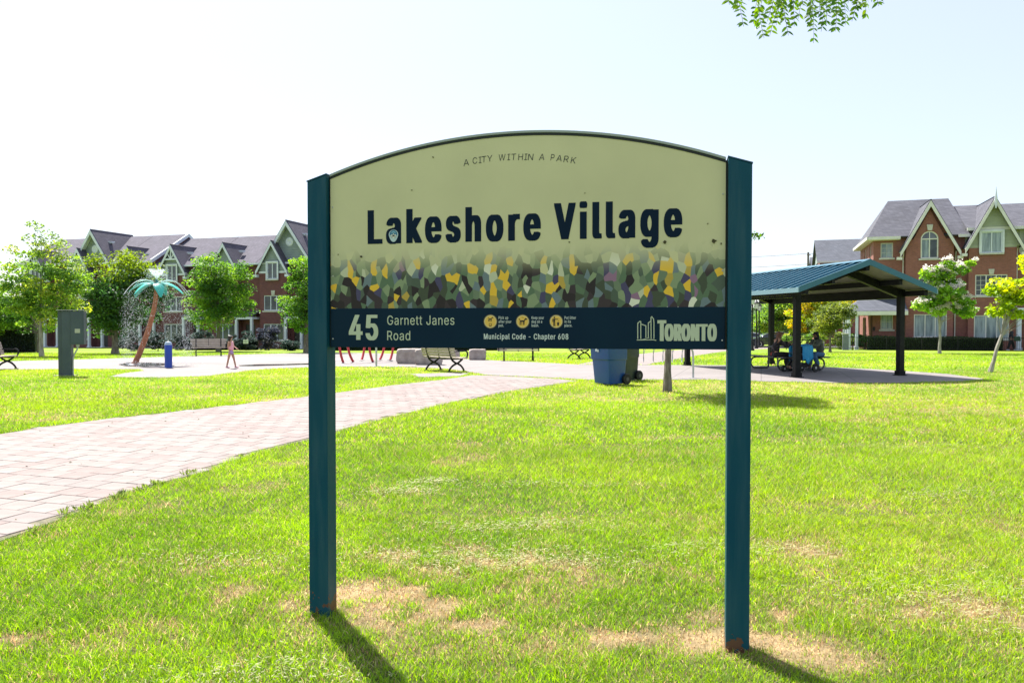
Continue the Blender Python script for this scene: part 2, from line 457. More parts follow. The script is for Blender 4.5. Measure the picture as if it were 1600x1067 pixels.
M_pave_far = slab_mat('far_pavers', (.21, .172, .162), (.225, .188, .178), (.84, .82, .80), joint=.3, js=.008)
M_sand = mat('jointing_sand', (.085, .08, .045), (.16, .14, .09), scale=20, rough=.95)
M_road = mat('asphalt', (.06, .06, .062), (.085, .085, .088), scale=3, rough=.9)
plaza = sheet('plaza', POLY[0], .010, M_conc)
backp = sheet('back_path', POLY[2], .006, M_pave_far)
strip = sheet('concrete_pavement', POLY[3], .012, M_conc)
pathb = sheet('path', POLY[1], .004, M_sand)
road = sheet('road', [(20, 74), (-60, 86), (-60, 95), (24, 83), (60, 78), (140, 70), (140, 61), (60, 69)], .03, M_road)
# splash pad ring of red-pink coating on the concrete
ring = [(-12.3 + 5.2 * math.cos(t), 34.5 + 3.6 * math.sin(t)) for t in np.linspace(0, 2 * PI, 40, endpoint=False)]
M_pad = mat('pink_pad_coating', (.20, .155, .155), (.225, .18, .18), scale=1.2, rough=.6, detail=8)
padc = sheet('splash_pad', ring, .016, M_pad)

# pavers
pave_cols = [(.205, .165, .154), (.212, .180, .167), (.198, .155, .144), (.218, .188, .176), (.20, .170, .160)]
M_pav = [mat('paver_tone_%d' % k, tuple(x * .88 for x in c), tuple(min(1, x * 1.06) for x in c), scale=5, rough=.85, bump=.25, bscale=90, detail=8) for k, c in enumerate(pave_cols)]
U = Vector((math.cos(R(18)), -math.sin(R(18)))); N = Vector((math.sin(R(18)), math.cos(R(18))))
PW, PH = .30, .28
def shrink(poly, x, y, r=.05):
    ok = inside(poly, x, y)
    for ax, ay in ((r, 0), (-r, 0), (0, r), (0, -r)): ok &= inside(poly, x + ax, y + ay)
    return ok
cells = []
pl = POLY[1]
for j in range(-70, 110):
    for i_ in range(-70, 70):
        c = U * ((i_ + (.5 if j % 2 else 0)) * PW) + N * (j * PH)
        if c.y < .8 or c.y > 21.5 or abs(c.x) > 13: continue
        cells.append((c.x, c.y, i_, j))
cx = np.array([c[0] for c in cells]); cy = np.array([c[1] for c in cells])
corn = [(U * sx * (PW / 2) + N * sy * (PH / 2)) for sx in (-1, 1) for sy in (-1, 1)]
ok = inside(pl, cx, cy)
for c in corn: ok &= inside(pl, cx + c.x * 1.0, cy + c.y * 1.0)
partly = inside(pl, cx, cy) & ~ok
def paver_shape(mb, c, z, w, h, g=.004, tilt=(0, 0)):
    a, b = w / 2 - g, h / 2 - g; e = .005
    P = []
    for (x, y, zz) in ((-a, -b, 0), (a, -b, 0), (a, b, 0), (-a, b, 0), (-a, -b, .018), (a, -b, .018), (a, b, .018), (-a, b, .018), (-a + e, -b + e, .022), (a - e, -b + e, .022), (a - e, b - e, .022), (-a + e, b - e, .022)):
        q = U * x + N * y
        P.append((c[0] + q.x, c[1] + q.y, z + zz + tilt[0] * x + tilt[1] * y))
    mb.add(P, [(8, 9, 10, 11), (4, 5, 9, 8), (5, 6, 10, 9), (6, 7, 11, 10), (7, 4, 8, 11), (0, 1, 5, 4), (1, 2, 6, 5), (2, 3, 7, 6), (3, 0, 4, 7)])
idx = [k for k in range(len(cells)) if ok[k]]
vis = [k for k in idx if abs(cx[k]) < cy[k] * .72 + .3 and cy[k] > 4.5]
vis.sort(key=lambda k: cy[k])
singles = set(vis[:300])
shared = []
for t in range(5):
    mb = MB(); paver_shape(mb, (0, 0), 0, PW, PH)
    me_o = mb.build('paver', M_pav[t], fix=False); shared.append(me_o.data); bpy.data.objects.remove(me_o)
rest = MB()
for k in idx:
    r_ = random.random(); t = min(4, int(5 * (.6 * random.random() + .4 * float(fbm(np.array([cx[k]]), np.array([cy[k]]), .5, 2)[0]) * 1.3)))
    z = -.0115 + random.uniform(0, .004)
    if k in singles:
        o = link_mesh('paver', shared[t], None, pathb)
        o.location = (cx[k], cy[k], z); o.rotation_euler = (random.uniform(-.006, .006), random.uniform(-.006, .006), random.uniform(-.006, .006))
    else:
        rest.mi = t; paver_shape(rest, (cx[k], cy[k]), z, PW, PH, tilt=(random.uniform(-.006, .006), random.uniform(-.006, .006)))
# cut pavers along the edge: small halves where they fit
for k in range(len(cells)):
    if not partly[k]: continue
    for sx in (-1, 1):
        for sy in (-1, 1):
            q = U * sx * PW / 4 + N * sy * PH / 4
            x, y = cx[k] + q.x, cy[k] + q.y
            if shrink(pl, np.array([x]), np.array([y]), .05)[0]:
                rest.mi = random.randrange(5); paver_shape(rest, (x, y), -.0115 + random.uniform(0, .003), PW / 2, PH / 2, g=.002)
ro = rest.build('far_pavers', M_pav, pathb, fix=False); tag(ro, kind='stuff')
# stretch beyond the built pavers
puddle = sheet('water', PXY([(372, 571.5), (400, 569.8), (440, 569.3), (480, 568.3), (515, 568), (515, 569.6), (470, 570.4), (430, 571.6), (395, 572.6), (376, 572.4)]), .019, mat('wet_concrete', (.055, .05, .055), (.08, .072, .075), scale=3, rough=.10))
puddle2 = sheet('water', PXY([(185, 570), (200, 567.5), (230, 567), (262, 568.5), (256, 571.5), (225, 573), (196, 572.5)]), .0195, mat('wet_concrete', (.06, .055, .06)))
pathf = sheet('paved_path', [p for p in PXY([(480, 620), (620, 601.5), (700, 592.5), (738, 586.3), (770, 586.8), (860, 591.5), (905, 595.5), (800, 611), (740, 622)])], .0045, M_pave_far)

# ------------------------------------------------------------------ grass blades
def in_paving(x, y):
    r = np.zeros(x.shape, bool)
    for pl_ in POLY: r |= inside(pl_, x, y)
    return r
def blades(d0, d1, dens, w, h, seg, edge=.0):
    hw = .69 * d1 + 1.7; area_n = int(2 * hw * (d1 - d0) * dens)
    y = rng.uniform(d0, d1, area_n); x = rng.uniform(-hw, hw, area_n)
    kp = np.abs(x) < .69 * y + 1.7; x, y = x[kp], y[kp]
    wob = (fbm(x, y, 4.0, 31, 3) - .45) * .34
    keep = ~in_paving(x + wob * .7, y + wob)
    x, y = x[keep], y[keep]
    jit = rng.random(len(x))
    c, dr = grass_colour(x, y, jit)
    thin = rng.random(len(x)) > dr * .55
    x, y, jit, c, dr = x[thin], y[thin], jit[thin], c[thin], dr[thin]
    n = len(x)
    cl = fbm(x, y, 2.2, 14, 3)
    hh = h * (.45 + 1.0 * rng.random(n)) * (.45 + 1.1 * cl) * (1 - .45 * dr)
    ww = w * (.7 + .6 * rng.random(n))
    th = rng.uniform(0, 2 * PI, n); lean = rng.uniform(.25, 1.5, n) * hh; la = rng.uniform(0, 2 * PI, n)
    tx, ty = np.cos(th) * ww / 2, np.sin(th) * ww / 2
    lx, ly = np.cos(la) * lean, np.sin(la) * lean
    z0 = np.zeros(n) - .002
    if seg == 1:
        P = np.stack([np.stack([x - tx, y - ty, z0], -1), np.stack([x + tx, y + ty, z0], -1), np.stack([x + lx, y + ly, hh], -1)], 1)
        F = np.arange(3 * n).reshape(-1, 3); k = 3
    else:
        mxx, myy = x + lx * .35, y + ly * .35
        P = np.stack([np.stack([x - tx, y - ty, z0], -1), np.stack([x + tx, y + ty, z0], -1),
                      np.stack([mxx + tx * .8, myy + ty * .8, hh * .6], -1), np.stack([mxx - tx * .8, myy - ty * .8, hh * .6], -1),
                      np.stack([x + lx, y + ly, hh], -1)], 1)
        b = (np.arange(n) * 5)[:, None]
        F = np.concatenate([b + [0, 1, 2], b + [0, 2, 3], b + [3, 2, 4]], 0); k = 5
    P[:, :, 2] += (-0.0145 * np.clip(y - 30, 0, 55))[:, None]
    C = np.repeat(c, k, 0)
    return P.reshape(-1, 3), F, C
PV, PF, PC, o_ = [], [], [], 0
for args in ((2.5, 6.0, 12500, .0036, .034, 2), (6.0, 9.5, 5200, .006, .040, 1), (9.5, 15, 1900, .011, .045, 1), (15, 26, 720, .015, .045, 1), (26, 48, 150, .028, .05, 1)):
    p_, f_, c_ = blades(*args); PV.append(p_); PF.append(f_ + o_); PC.append(c_); o_ += len(p_)
# pale mown clippings lying in thin streaks
for (a_, b_, w_, q_, n_) in ((628, 771, .16, .05, 420), (683, 755, .10, .04, 200), (815, 825, .30, .06, 800), (735, 872, .42, .10, 1200), (645, 760, .08, .04, 150), (820, 883, .35, .07, 700), (1190, 862, .30, .06, 500), (1460, 920, .35, .12, 600), (1530, 955, .3, .12, 600), (1480, 775, .45, .08, 500), (860, 760, .5, .05, 300), (1080, 855, .14, .03, 160), (400, 1062, .25, .05, 500), (330, 880, .3, .08, 240), (1390, 700, .6, .06, 240), (1440, 645, 1.3, .12, 500)):
    g_ = G(a_, b_); x = g_.x + rng.normal(size=n_) * w_ * 1.15; y = g_.y + rng.normal(size=n_) * q_ * 1.6 + .05 * np.sin(x * 5)
    ln = rng.uniform(.008, .030, n_) * (1 + g_.y / 12); th = rng.uniform(0, 2 * PI, n_); z0 = rng.uniform(.012, .04, n_)
    dx, dy = np.cos(th) * ln / 2, np.sin(th) * ln / 2; wx, wy = -np.sin(th) * .0018 * (1 + g_.y / 5), np.cos(th) * .0018 * (1 + g_.y / 5)
    P = np.stack([np.stack([x - dx - wx, y - dy - wy, z0], -1), np.stack([x - dx + wx, y - dy + wy, z0 + .002], -1), np.stack([x + dx, y + dy, z0 + rng.uniform(-.006, .014, n_)], -1)], 1).reshape(-1, 3)
    c = np.array([.42, .43, .22]) * (.7 + .5 * rng.random(n_))[:, None]
    PV.append(P); PF.append(np.arange(3 * n_).reshape(-1, 3) + o_); PC.append(np.repeat(c, 3, 0)); o_ += 3 * n_
PV = np.concatenate(PV); PF = np.concatenate(PF); PC = np.concatenate(PC)
PV[:, 2] += np.array([0.0])
gm = np_mesh('grass', PV, PF, M_grass, PC)
grass = link_mesh('grass', gm); tag(grass, 'sunlit green lawn grass with dry straw patches', 'grass', kind='stuff')
print('grass tris', len(PF))

# longer tufts and weeds along the path edge
def tuft(name, loc, n, h, w, colr, parent=None, spread=.05, seed=0):
    r = random.Random(seed); V_, F_, C_ = [], [], []
    for k in range(n):
        a = r.uniform(0, 2 * PI); b = r.uniform(0, spread); x = math.cos(a) * b; y = math.sin(a) * b
        hh = h * r.uniform(.4, 1); th = r.uniform(0, PI); ln = r.uniform(.1, .7) * hh
        dx, dy = math.cos(th) * w / 2, math.sin(th) * w / 2; lx, ly = math.cos(a) * ln, math.sin(a) * ln
        b0 = len(V_)
        V_ += [(x, y, 0), (x + lx * .5 - dx, y + ly * .5 - dy, hh * .55), (x + lx * .5 + dx, y + ly * .5 + dy, hh * .6), (x + lx, y + ly, hh)]
        F_ += [(b0, b0 + 1, b0 + 2), (b0 + 1, b0 + 3, b0 + 2)]
        q = r.uniform(.7, 1.3); C_ += [tuple(c * q for c in colr)] * 4
    me = np_mesh(name, np.array(V_), np.array(F_), M_leaf, np.array(C_))
    o = link_mesh(name, me, None, parent)
    if parent is None: o.location = loc
    return o
weeds = [(100, 804, .10), (123, 797, .07), (141, 793, .08), (135, 806, .07), (177, 779, .06), (187, 777, .1), (195, 774, .08), (216, 768, .07), (227, 762, .06), (243, 758, .09), (252, 757, .07), (290, 742, .08), (300, 738, .06), (375, 714, .07), (50, 832, .08)]
for k, (a_, b_, h_) in enumerate(weeds):
    o = tuft('weed', G(a_, b_, .012), 26, h_ * .8, .013, (.15, .21, .06), seed=k, spread=.035)
    tag(o, 'small grey-green weed sprouting from the paver joints at the path edge', 'weed', 'weeds along the near path edge')
for k in range(70):   # crumbs and leaf bits on the pavers
    pass
mb = MB()
for k in range(160):
    yy = math.sqrt(random.uniform(25, 260)); xx = random.uniform(-.7, .2) * yy
    if not inside(pl, np.array([xx]), np.array([yy]))[0]: continue
    s_ = random.uniform(.008, .022); th = random.uniform(0, PI)
    dx, dy = math.cos(th) * s_, math.sin(th) * s_
    mb.add([(xx - dx, yy - dy, .016), (xx + dy * .5, yy - dx * .5, .019), (xx + dx, yy + dy, .016), (xx - dy * .5, yy + dx * .5, .026)], [(0, 1, 2, 3)])
o = mb.build('leaf_litter', mat('leaf_litter', (.09, .08, .035), (.20, .19, .05), scale=2, rough=.9), fix=False)
tag(o, 'scattered dry leaf bits lying on the paved path', 'leaf litter', kind='stuff')
# ------------------------------------------------------------------ houses
def wall_open(mb, s0, s1, z0, z1, t0, th, holes, axis='s'):
    """wall slab split round its openings; holes = (a0, a1, z0, z1)"""
    S = sorted({s0, s1, *[h[0] for h in holes], *[h[1] for h in holes]}); S = [s for s in S if s0 <= s <= s1]
    for a, b in zip(S, S[1:]):
        hs = sorted([h for h in holes if h[0] <= a + 1e-6 and h[1] >= b - 1e-6], key=lambda h: h[2])
        z = z0
        for h in hs:
            if h[2] > z: mb.b2(a, b, t0, t0 + th, z, h[2]) if axis == 's' else mb.b2(t0, t0 + th, a, b, z, h[2])
            z = h[3]
        if z < z1: mb.b2(a, b, t0, t0 + th, z, z1) if axis == 's' else mb.b2(t0, t0 + th, a, b, z, z1)

def window(parent, a0, a1, z0, z1, t, n=2, frame=M_white, glass=M_glass, fw=.07, casing=0.0, sill=True, bars=0, key=False, arch_top=False):
    """window in a wall whose outer face lies at depth t (facing -t)"""
    f = MB()
    if casing:
        c = casing
        f.b2(a0 - c, a0, t - .04, t + .03, z0 - .0, z1 + c); f.b2(a1, a1 + c, t - .04, t + .03, z0 - .0, z1 + c); f.b2(a0, a1, t - .04, t + .03, z1, z1 + c)
    f.b2(a0, a0 + fw, t + .03, t + .12, z0, z1); f.b2(a1 - fw, a1, t + .03, t + .12, z0, z1)
    f.b2(a0 + fw, a1 - fw, t + .03, t + .12, z0, z0 + fw); f.b2(a0 + fw, a1 - fw, t + .03, t + .12, z1 - fw, z1)
    w = (a1 - a0 - 2 * fw)
    for k in range(1, n):
        x = a0 + fw + w * k / n; f.b2(x - fw * .55, x + fw * .55, t + .04, t + .12, z0 + fw, z1 - fw)
    fr = f.build('window', frame, parent)
    for k in range(n):
        x0 = a0 + fw + w * k / n + (fw * .55 if k else 0); x1 = a0 + fw + w * (k + 1) / n - (fw * .55 if k < n - 1 else 0)
        g = MB(); g.b2(x0, x1, t + .085, t + .105, z0 + fw, z1 - fw); g.build('pane', glass, fr)
        if bars:
            b = MB(); m_ = (x0 + x1) / 2; b.b2(m_ - .012, m_ + .012, t + .07, t + .084, z0 + fw, z1 - fw)
            for q in range(1, bars + 1):
                zz = z0 + fw + (z1 - z0 - 2 * fw) * q / (bars + 1); b.b2(x0, x1, t + .072, t + .083, zz - .012, zz + .012)
            b.build('glazing_bar', frame, fr)
    if sill:
        s_ = MB(); s_.b2(a0 - .12, a1 + .12, t - .07, t + .03, z0 - .13, z0 - .001); s_.build('sill', M_stone, fr)
    if key:
        m_ = (a0 + a1) / 2; k_ = MB(); k_.prism([(m_ - .14, z1 + .02), (m_ + .14, z1 + .02), (m_ + .2, z1 + .42), (m_ - .2, z1 + .42)], .08, o=t - .06); k_.build('keystone', M_stone, fr)
    # dark room behind
    return fr

def gable_front(parent, s0, s1, zf, zp, t, depth, wall_m, roof_m, trim_m, rake=.22, over=.28, zb=None, hole=None, truss=False, medallion=False, vent=True, board=None):
    """front gable: roof slopes running back, barge boards, triangle wall standing at depth t"""
    c = (s0 + s1) / 2; hw = (s1 - s0) / 2; sl = (zp - zf) / hw
    o = over
    L = math.hypot(hw, zp - zf); ux, uz = hw / L, (zp - zf) / L
    e = .12
    r = MB()
    y0, y1 = t - o, t + depth
    for sg in (-1, 1):
        r.slab([(c, y0, zp + .16), (c + sg * (hw + e), y0, zf - e * sl + .16), (c + sg * (hw + e), y1, zf - e * sl + .16), (c, y1, zp + .16)], .10)
    rf = r.build('gable_roof', roof_m, parent)
    b = MB()
    for sg in (-1, 1):
        P = [(c, zp + .05), (c + sg * (hw + e), zf - e * sl + .05), (c + sg * (hw + e), zf - e * sl - rake * 1.15), (c, zp - rake * 1.35)]
        if sg < 0: P = P[::-1]
        b.prism(P, .06, o=y0 - .06)
        b.b2(c + sg * (hw + e) - .22, c + sg * (hw + e) + .14, y0 - .05, y0 + .32, zf - e * sl - rake - .22, zf - e * sl - rake + .0)
        # soffit under the overhang
        b.slab([(c, y0, zp + .05), (c + sg * (hw + e), y0, zf - e * sl + .05), (c + sg * (hw + e), t - .01, zf - e * sl + .05), (c, t - .01, zp + .05)], .04)
    bb = b.build('barge_board', trim_m, parent)
    w = MB()
    w.prism([(s0 + .02, zf), (s1 - .02, zf), (c, zp + .02)], .16, o=t)
    ww = w.build('gable_wall', wall_m, parent)
    if board:
        # lapped siding boards, each its own course
        n = int((zp - zf) / board)
        for k in range(n):
            za = zf + k * board + .015; q = 1 - (za + board * .9 - zf) / (zp - zf)
            if q <= .04: break
            h_ = hw * q - .02
            segs = [(c - h_, c + h_)]
            if hole and hole[2] < za + board and hole[3] > za:
                segs = [(c - h_, min(hole[0], c + h_)), (max(hole[1], c - h_), c + h_)]
            for a_, b_ in segs:
                if b_ - a_ < .05: continue
                m_ = MB(); m_.add([(a_, t - .03, za), (b_, t - .03, za), (b_, t - .006, za + board * .92), (a_, t - .006, za + board * .92), (a_, t, za), (b_, t, za), (b_, t, za + board * .92), (a_, t, za + board * .92)],
                       [(0, 1, 2, 3), (0, 4, 5, 1), (3, 2, 6, 7), (0, 3, 7, 4), (1, 5, 6, 2)])
                m_.build('siding_board', wall_m, ww)
    if truss:
        m_ = MB(); zc = zf + (zp - zf) * .48; q = hw * (1 - .48)
        m_.b2(c - q, c + q, y0 + .0, y0 + .07, zc - .07, zc + .07)
        m_.b2(c - .05, c + .05, y0 + .01, y0 + .06, zc + .07, zp - .1)
        for sg in (-1, 1):
            P = [(c, zc + .07), (c + sg * .08, zc + .07), (c + sg * q * .55, zc + (zp - zc) * .40), (c + sg * (q * .55 - .08), zc + (zp - zc) * .44)]
            m_.prism(P, .05, o=y0 + .012)
        m_.build('gable_truss', trim_m, parent)
    if medallion:
        m_ = MB(); zc = zf + (zp - zf) * .47
        M_ = Matrix.Rotation(R(90), 3, 'X')
        m_.lathe([(.38, 0), (.38, .05), (.30, .09), (.18, .09), (.12, .06)], 20, (c, t - .0, zc), M_)
        m_.build('round_louvre', trim_m, parent, smooth=True)
    return rf

def roof_vent(parent, s, t, z):
    m_ = MB(); m_.box((s, t, z), (.32, .32, .10)); m_.box((s, t, z + .10), (.42, .42, .10)); m_.build('roof_vent', M_white, parent)

def pipe(parent, s, t, z0, z1, m=M_white, r=.045):
    m_ = MB(); m_.tube([(s, t - .25, z1 + .25), (s, t - .22, z1 + .08), (s, t - .03 - r, z1 - .15), (s, t - .03 - r, z0)], r, 6); m_.build('downspout', m, parent)

def terr(o): return T(o[1])

# ---- left row
LO = Vector((-20.35, 66.0, 0))
LU = Vector((math.cos(R(17.5)), -math.sin(R(17.5)), 0)); LN = Vector((math.sin(R(17.5)), math.cos(R(17.5)), 0))
ZB = -.75
M_door = mat('dark_door', (.018, .022, .026), rough=.4)
M_dkwin = mat('dark_room_glass', (.02, .028, .034), (.07, .09, .10), scale=1.2, rough=.05, spec=.9)

def left_house(s0, s1, label, kind, zr=0.0, end=False, name='townhouse', group='red brick townhouses of the left row'):
    t = thing(name, LO + LU * s0, -R(17.5), label, 'house', group)
    L = s1 - s0; ev = 6.95 + zr; rz = 9.85 + zr; dp = 9.0
    holes = []; wins = []
    if kind == 'small':      # one gable
        gc = L * .42; g0, g1 = gc - 1.45, gc + 1.45
        bay = [(gc - 1.35, gc + 1.35)]
    elif kind == 'big':
        gc = L * .31; g0, g1 = gc - 1.45, gc + 1.45
        bay = [(gc - 1.35, gc + 1.35)]
    # main wall
    w = MB()
    doorx = gc + 2.2
    door = (doorx - .5, doorx + .5, .2 + ZB, 2.2 + ZB + .1)
    wall_open(w, 0, L, ZB - .3, ev, .55, .3, [(door[0], door[1], door[2], door[3])])
    w.b2(0, .3, .85, dp, ZB - .3, ev); w.b2(L - .3, L, .85, dp, ZB - .3, ev); w.b2(.3, L - .3, dp - .3, dp, ZB - .3, ev)
    # bay in front
    h = [(gc - 1.0, gc + 1.0, .95 + ZB, 2.35 + ZB), (gc - .95, gc + .95, 2.75, 4.05)]
    wall_open(w, gc - 1.35, gc + 1.35, ZB - .3, 5.95, 0, .25, h)
    w.b2(gc - 1.35, gc - 1.10, .25, .55, ZB - .3, 5.95); w.b2(gc + 1.10, gc + 1.35, .25, .55, ZB - .3, 5.95)
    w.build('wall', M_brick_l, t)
    # trim band
    b = MB(); b.b2(gc - 1.4, gc + 1.4, -.05, .30, 5.95, 6.12); b.build('trim_band', M_white, t)
    # siding level between band and gable
    hole = (gc - .5, gc + .5, 5.45, 6.75)
    sg = MB(); wall_open(sg, gc - 1.35, gc + 1.35, 6.12, 6.35, .0, .5, [(hole[0], hole[1], 5.9, 6.75)]); sg.build('siding', M_sid_l, t)
    window(t, gc - 1.0, gc + 1.0, .95 + ZB, 2.35 + ZB, .02, 3, key=False)
    window(t, gc - .95, gc + .95, 2.75, 4.05, .02, 3, key=True)
    window(t, gc - .5, gc + .5, 5.45, 6.85, -.14, 2, casing=.12, sill=True, glass=M_dkwin)
    gable_front(t, g0, g1, 6.25, 8.62, .0, 5.2, M_sid_l, M_roof_l, M_white, truss=(kind == 'small' and end != 'plain'), board=.2, hole=(gc - .62, gc + .62, 5.4, 7.0))
    roof_vent(t, gc + .75, 1.4, 8.0)
    # main roof
    r = MB(); rt = 4.9
    r.slab([(0.02, .1, ev - .1), (L - .02, .1, ev - .1), (L - .02, rt, rz), (0.02, rt, rz)], .14)
    r.slab([(0.02, dp + .3, ev - .1), (L - .02, dp + .3, ev - .1), (L - .02, rt, rz), (0.02, rt, rz)], .14)
    rf = r.build('roof', M_roof_l, t)
    gb = MB(); gb.prism([(.56, ev - .15), (dp, ev - .15), (rt, rz - .2)], .2, axis='x', o=0.05); gb.prism([(.56, ev - .15), (dp, ev - .15), (rt, rz - .2)], .2, axis='x', o=L - .25)
    gb.build('end_gable', M_brick_l, t)
    gt = MB(); gt.b2(0, L, -.02, .1, ev - .22, ev - .08); gt.build('gutter', M_white, t)
    if end == 'verge':
        v = MB()
        v.prism([(.05, ev - .25), (rt, rz - .28), (rt, rz + .06), (-.05, ev + .06)], .12, axis='x', o=L - .01)
        v.prism([(rt, rz - .28), (dp + .3, ev - .25), (dp + .3, ev + .06), (rt, rz + .06)], .12, axis='x', o=L - .01)
        v.build('verge_board', M_white, t)
    if kind == 'big':
        bc = gc + 1.25
        wv = MB(); wv.b2(bc - 2.1, bc + 2.1, .62, .86, 6.4, 7.35); wv.build('siding', M_sid_l, t)
        gable_front(t, bc - 2.2, bc + 2.2, 7.15, 10.35, .62, 4.6, M_sid_l, M_roof_l, M_white, rake=.26, medallion=True, board=.2, over=.55)
        roof_vent(t, bc + .95, 1.6, 9.3)
    # porch
    p = MB(); px0, px1 = gc + 1.38, gc + 3.2
    p.slab([(px0, -.6, 2.30), (px1, -.6, 2.30), (px1, .54, 2.75), (px0, .54, 2.75)], .1)
    p.build('porch_roof', M_roof_l, t)
    q = MB(); q.b2(px0, px1, -.55, .5, 2.0, 2.2); q.build('porch_beam', M_white, t)
    q = MB(); q.box((px0 + .14, -.45, (2.0 + ZB) / 2), (.2, .2, 2.0 - ZB)); q.box((px0 + .14, -.45, ZB + .15), (.28, .28, .3)); q.build('column', M_white, t)
    q = MB(); q.box((px1 - .14, -.45, (2.0 + ZB) / 2), (.2, .2, 2.0 - ZB)); q.box((px1 - .14, -.45, ZB + .15), (.28, .28, .3)); q.build('column', M_white, t)
    q = MB(); q.b2(px0, px1, -.7, .54, ZB - .2, ZB + .2); q.b2(px0 + .3, px1 - .1, -1.05, -.7, ZB - .2, ZB + .02); q.build('porch_step', M_stone, t)
    dr = MB(); dr.b2(door[0], door[1], .62, .68, door[2], door[3]); d_ = dr.build('door', M_door, t)
    hd = MB(); hd.box((door[0] + .12, .58, door[2] + 1.0), (.05, .08, .05)); hd.build('handle', M_stone, d_)
    pipe(t, gc - 1.55, .55, ZB, ev - .3)
    # extra window beside the bay
    if L - (gc + 3.3) > 1.2:
        cxx = (gc + 3.3 + L) / 2
        window(t, cxx - .4, cxx + .4, 2.8, 4.0, .47, 2)
        window(t, cxx - .4, cxx + .4, 5.0, 6.1, .47, 2)
    return t

bounds = [(-29.2, -23.2, 'small', .45, False), (-23.2, -17.2, 'big', .45, False), (-17.2, -13.1, 'small', .45, 'verge'), (-13.1, -7.3, 'small', 0, False), (-7.3, -2.05, 'small', 0, 'plain'), (-2.05, 4.0, 'big', 0, False), (4.0, 9.8, 'small', 0, False), (9.8, 15.6, 'small', 0, 'plain')]
labs = ['red brick townhouse at the far left edge, half hidden by the yellowish maple',
        'red brick townhouse with a large grey gable behind the wide dark tree',
        'narrow brick townhouse whose roof ends in a white verge right of the palm fountain trees',
        'brick townhouse with white truss in its gable, behind the spraying palm',
        'brick townhouse whose plain grey gable shows above the round maple',
        'brick townhouse with tall double gable and round louvre beside the left sign post',
        'brick townhouse hidden behind the left half of the park sign',
        'last brick townhouse of the left row, hidden behind the sign panel']
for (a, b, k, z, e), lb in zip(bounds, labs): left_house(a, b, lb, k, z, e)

# ---- right block
RO = Vector((32.5, 60.0, 0)); RA = R(18)
def rthing(name, s, t, label, cat='house', group=None):
    p = RO + Vector((math.cos(RA), -math.sin(RA), 0)) * s + Vector((math.sin(RA), math.cos(RA), 0)) * t
    return thing(name, p, -RA, label, cat, group)
ZR = -.6
h1 = rthing('corner_house', 0, 0, 'corner red brick house with steep gable over an arched window and a hipped corner porch')
w = MB()
# main body with openings
wall_open(w, -3.87, 2.6, ZR - .3, 8.55, .6, .3, [(-3.35, -2.45, 6.85, 8.05), (-3.3, -2.4, 1.15, 2.35)])
wall_open(w, .9, 9.2, ZR - .3, 8.55, -3.87, .3, [(2.2, 3.0, 6.7, 8.0), (5.6, 6.4, 6.7, 8.0), (2.4, 3.6, 3.6, 5.2), (6.0, 6.8, 3.6, 5.2)], axis='t')
w.b2(2.3, 2.6, .9, 9.2, ZR - .3, 8.55); w.b2(-3.57, 2.3, 8.9, 9.2, ZR - .3, 8.55)
wall_open(w, -1.6, 1.72, ZR - .3, 6.7, 0, .25, [(-1.0, 1.3, .55, 2.35), (-.7, .95, 3.6, 5.2)])
wall_open(w, -1.6, 1.72, 6.7, 8.2, 0, .25, [(-.58, .66, 6.7, 8.2)])
w.b2(-1.6, -1.35, .25, .6, ZR - .3, 8.2); w.b2(1.47, 1.72, .25, .6, ZR - .3, 8.2)
w.build('wall', M_brick_r, h1)
# arched brick gable
c = .04; n = 12; ar = [(c + .62 * math.cos(a_), 8.2 + .62 * math.sin(a_)) for a_ in [PI - PI * k / n for k in range(n + 1)]]
g = MB()
L_ = [(-1.6, 8.2)] + [(-1.6 + .0, 8.2)] ; 
left = [(-1.58, 8.2), (ar[0][0], 8.2)] + ar[:n // 2 + 1] + [(c, 10.55)]
zc_ = lambda x: 10.55 - abs(x - c) * 2.05 + .0
left = [(-1.1, 8.2), ar[0]] + ar[1:n // 2 + 1] + [(c, 10.5)]
right = [(1.18, 8.2), (c, 10.5)] + ar[n // 2:n + 1][::1]
g.prism(left, .25, o=0); g.prism(right, .25, o=0)
g.build('gable_wall', M_brick_r, h1)
gable_front(h1, -1.95, 2.03, 7.35, 11.1, .26, 5.0, M_brick_r, M_roof_r, M_cream, rake=.30, over=.6)
wf = MB()
P_o = [(c + .62 * math.cos(a_), 8.2 + .62 * math.sin(a_)) for a_ in [PI * k / 16 for k in range(17)]]
P_i = [(c + .53 * math.cos(a_), 8.2 + .53 * math.sin(a_)) for a_ in [PI * k / 16 for k in range(17)]]
for k in range(16):
    wf.prism([P_o[k], P_o[k + 1], P_i[k + 1], P_i[k]], .12, o=.04)
wf.b2(-.58, -.49, .04, .16, 6.7, 8.2); wf.b2(.57, .66, .04, .16, 6.7, 8.2); wf.b2(-.49, .57, .04, .16, 6.7, 6.78); wf.b2(-.49, .57, .04, .16, 8.16, 8.25); wf.b2(c - .04, c + .04, .045, .155, 6.78, 8.16); wf.b2(c - .03, c + .03, .045, .155, 8.25, 8.74)
aw = wf.build('arched_window', M_cream, h1)
g = MB(); g.b2(-.49, c - .04, .10, .12, 6.78, 8.16); g.build('pane', M_curtain, aw)
g = MB(); g.b2(c + .04, .57, .10, .12, 6.78, 8.16); g.build('pane', M_glass, aw)
g = MB(); g.prism([(c + .53 * math.cos(a_), 8.25 + .48 * math.sin(a_)) for a_ in [PI * k / 12 for k in range(13)]], .02, o=.10); g.build('pane', M_dkwin, aw)
g = MB(); g.b2(-.72, .80, -.09, .04, 6.56, 6.69); g.build('sill', M_stone, aw)
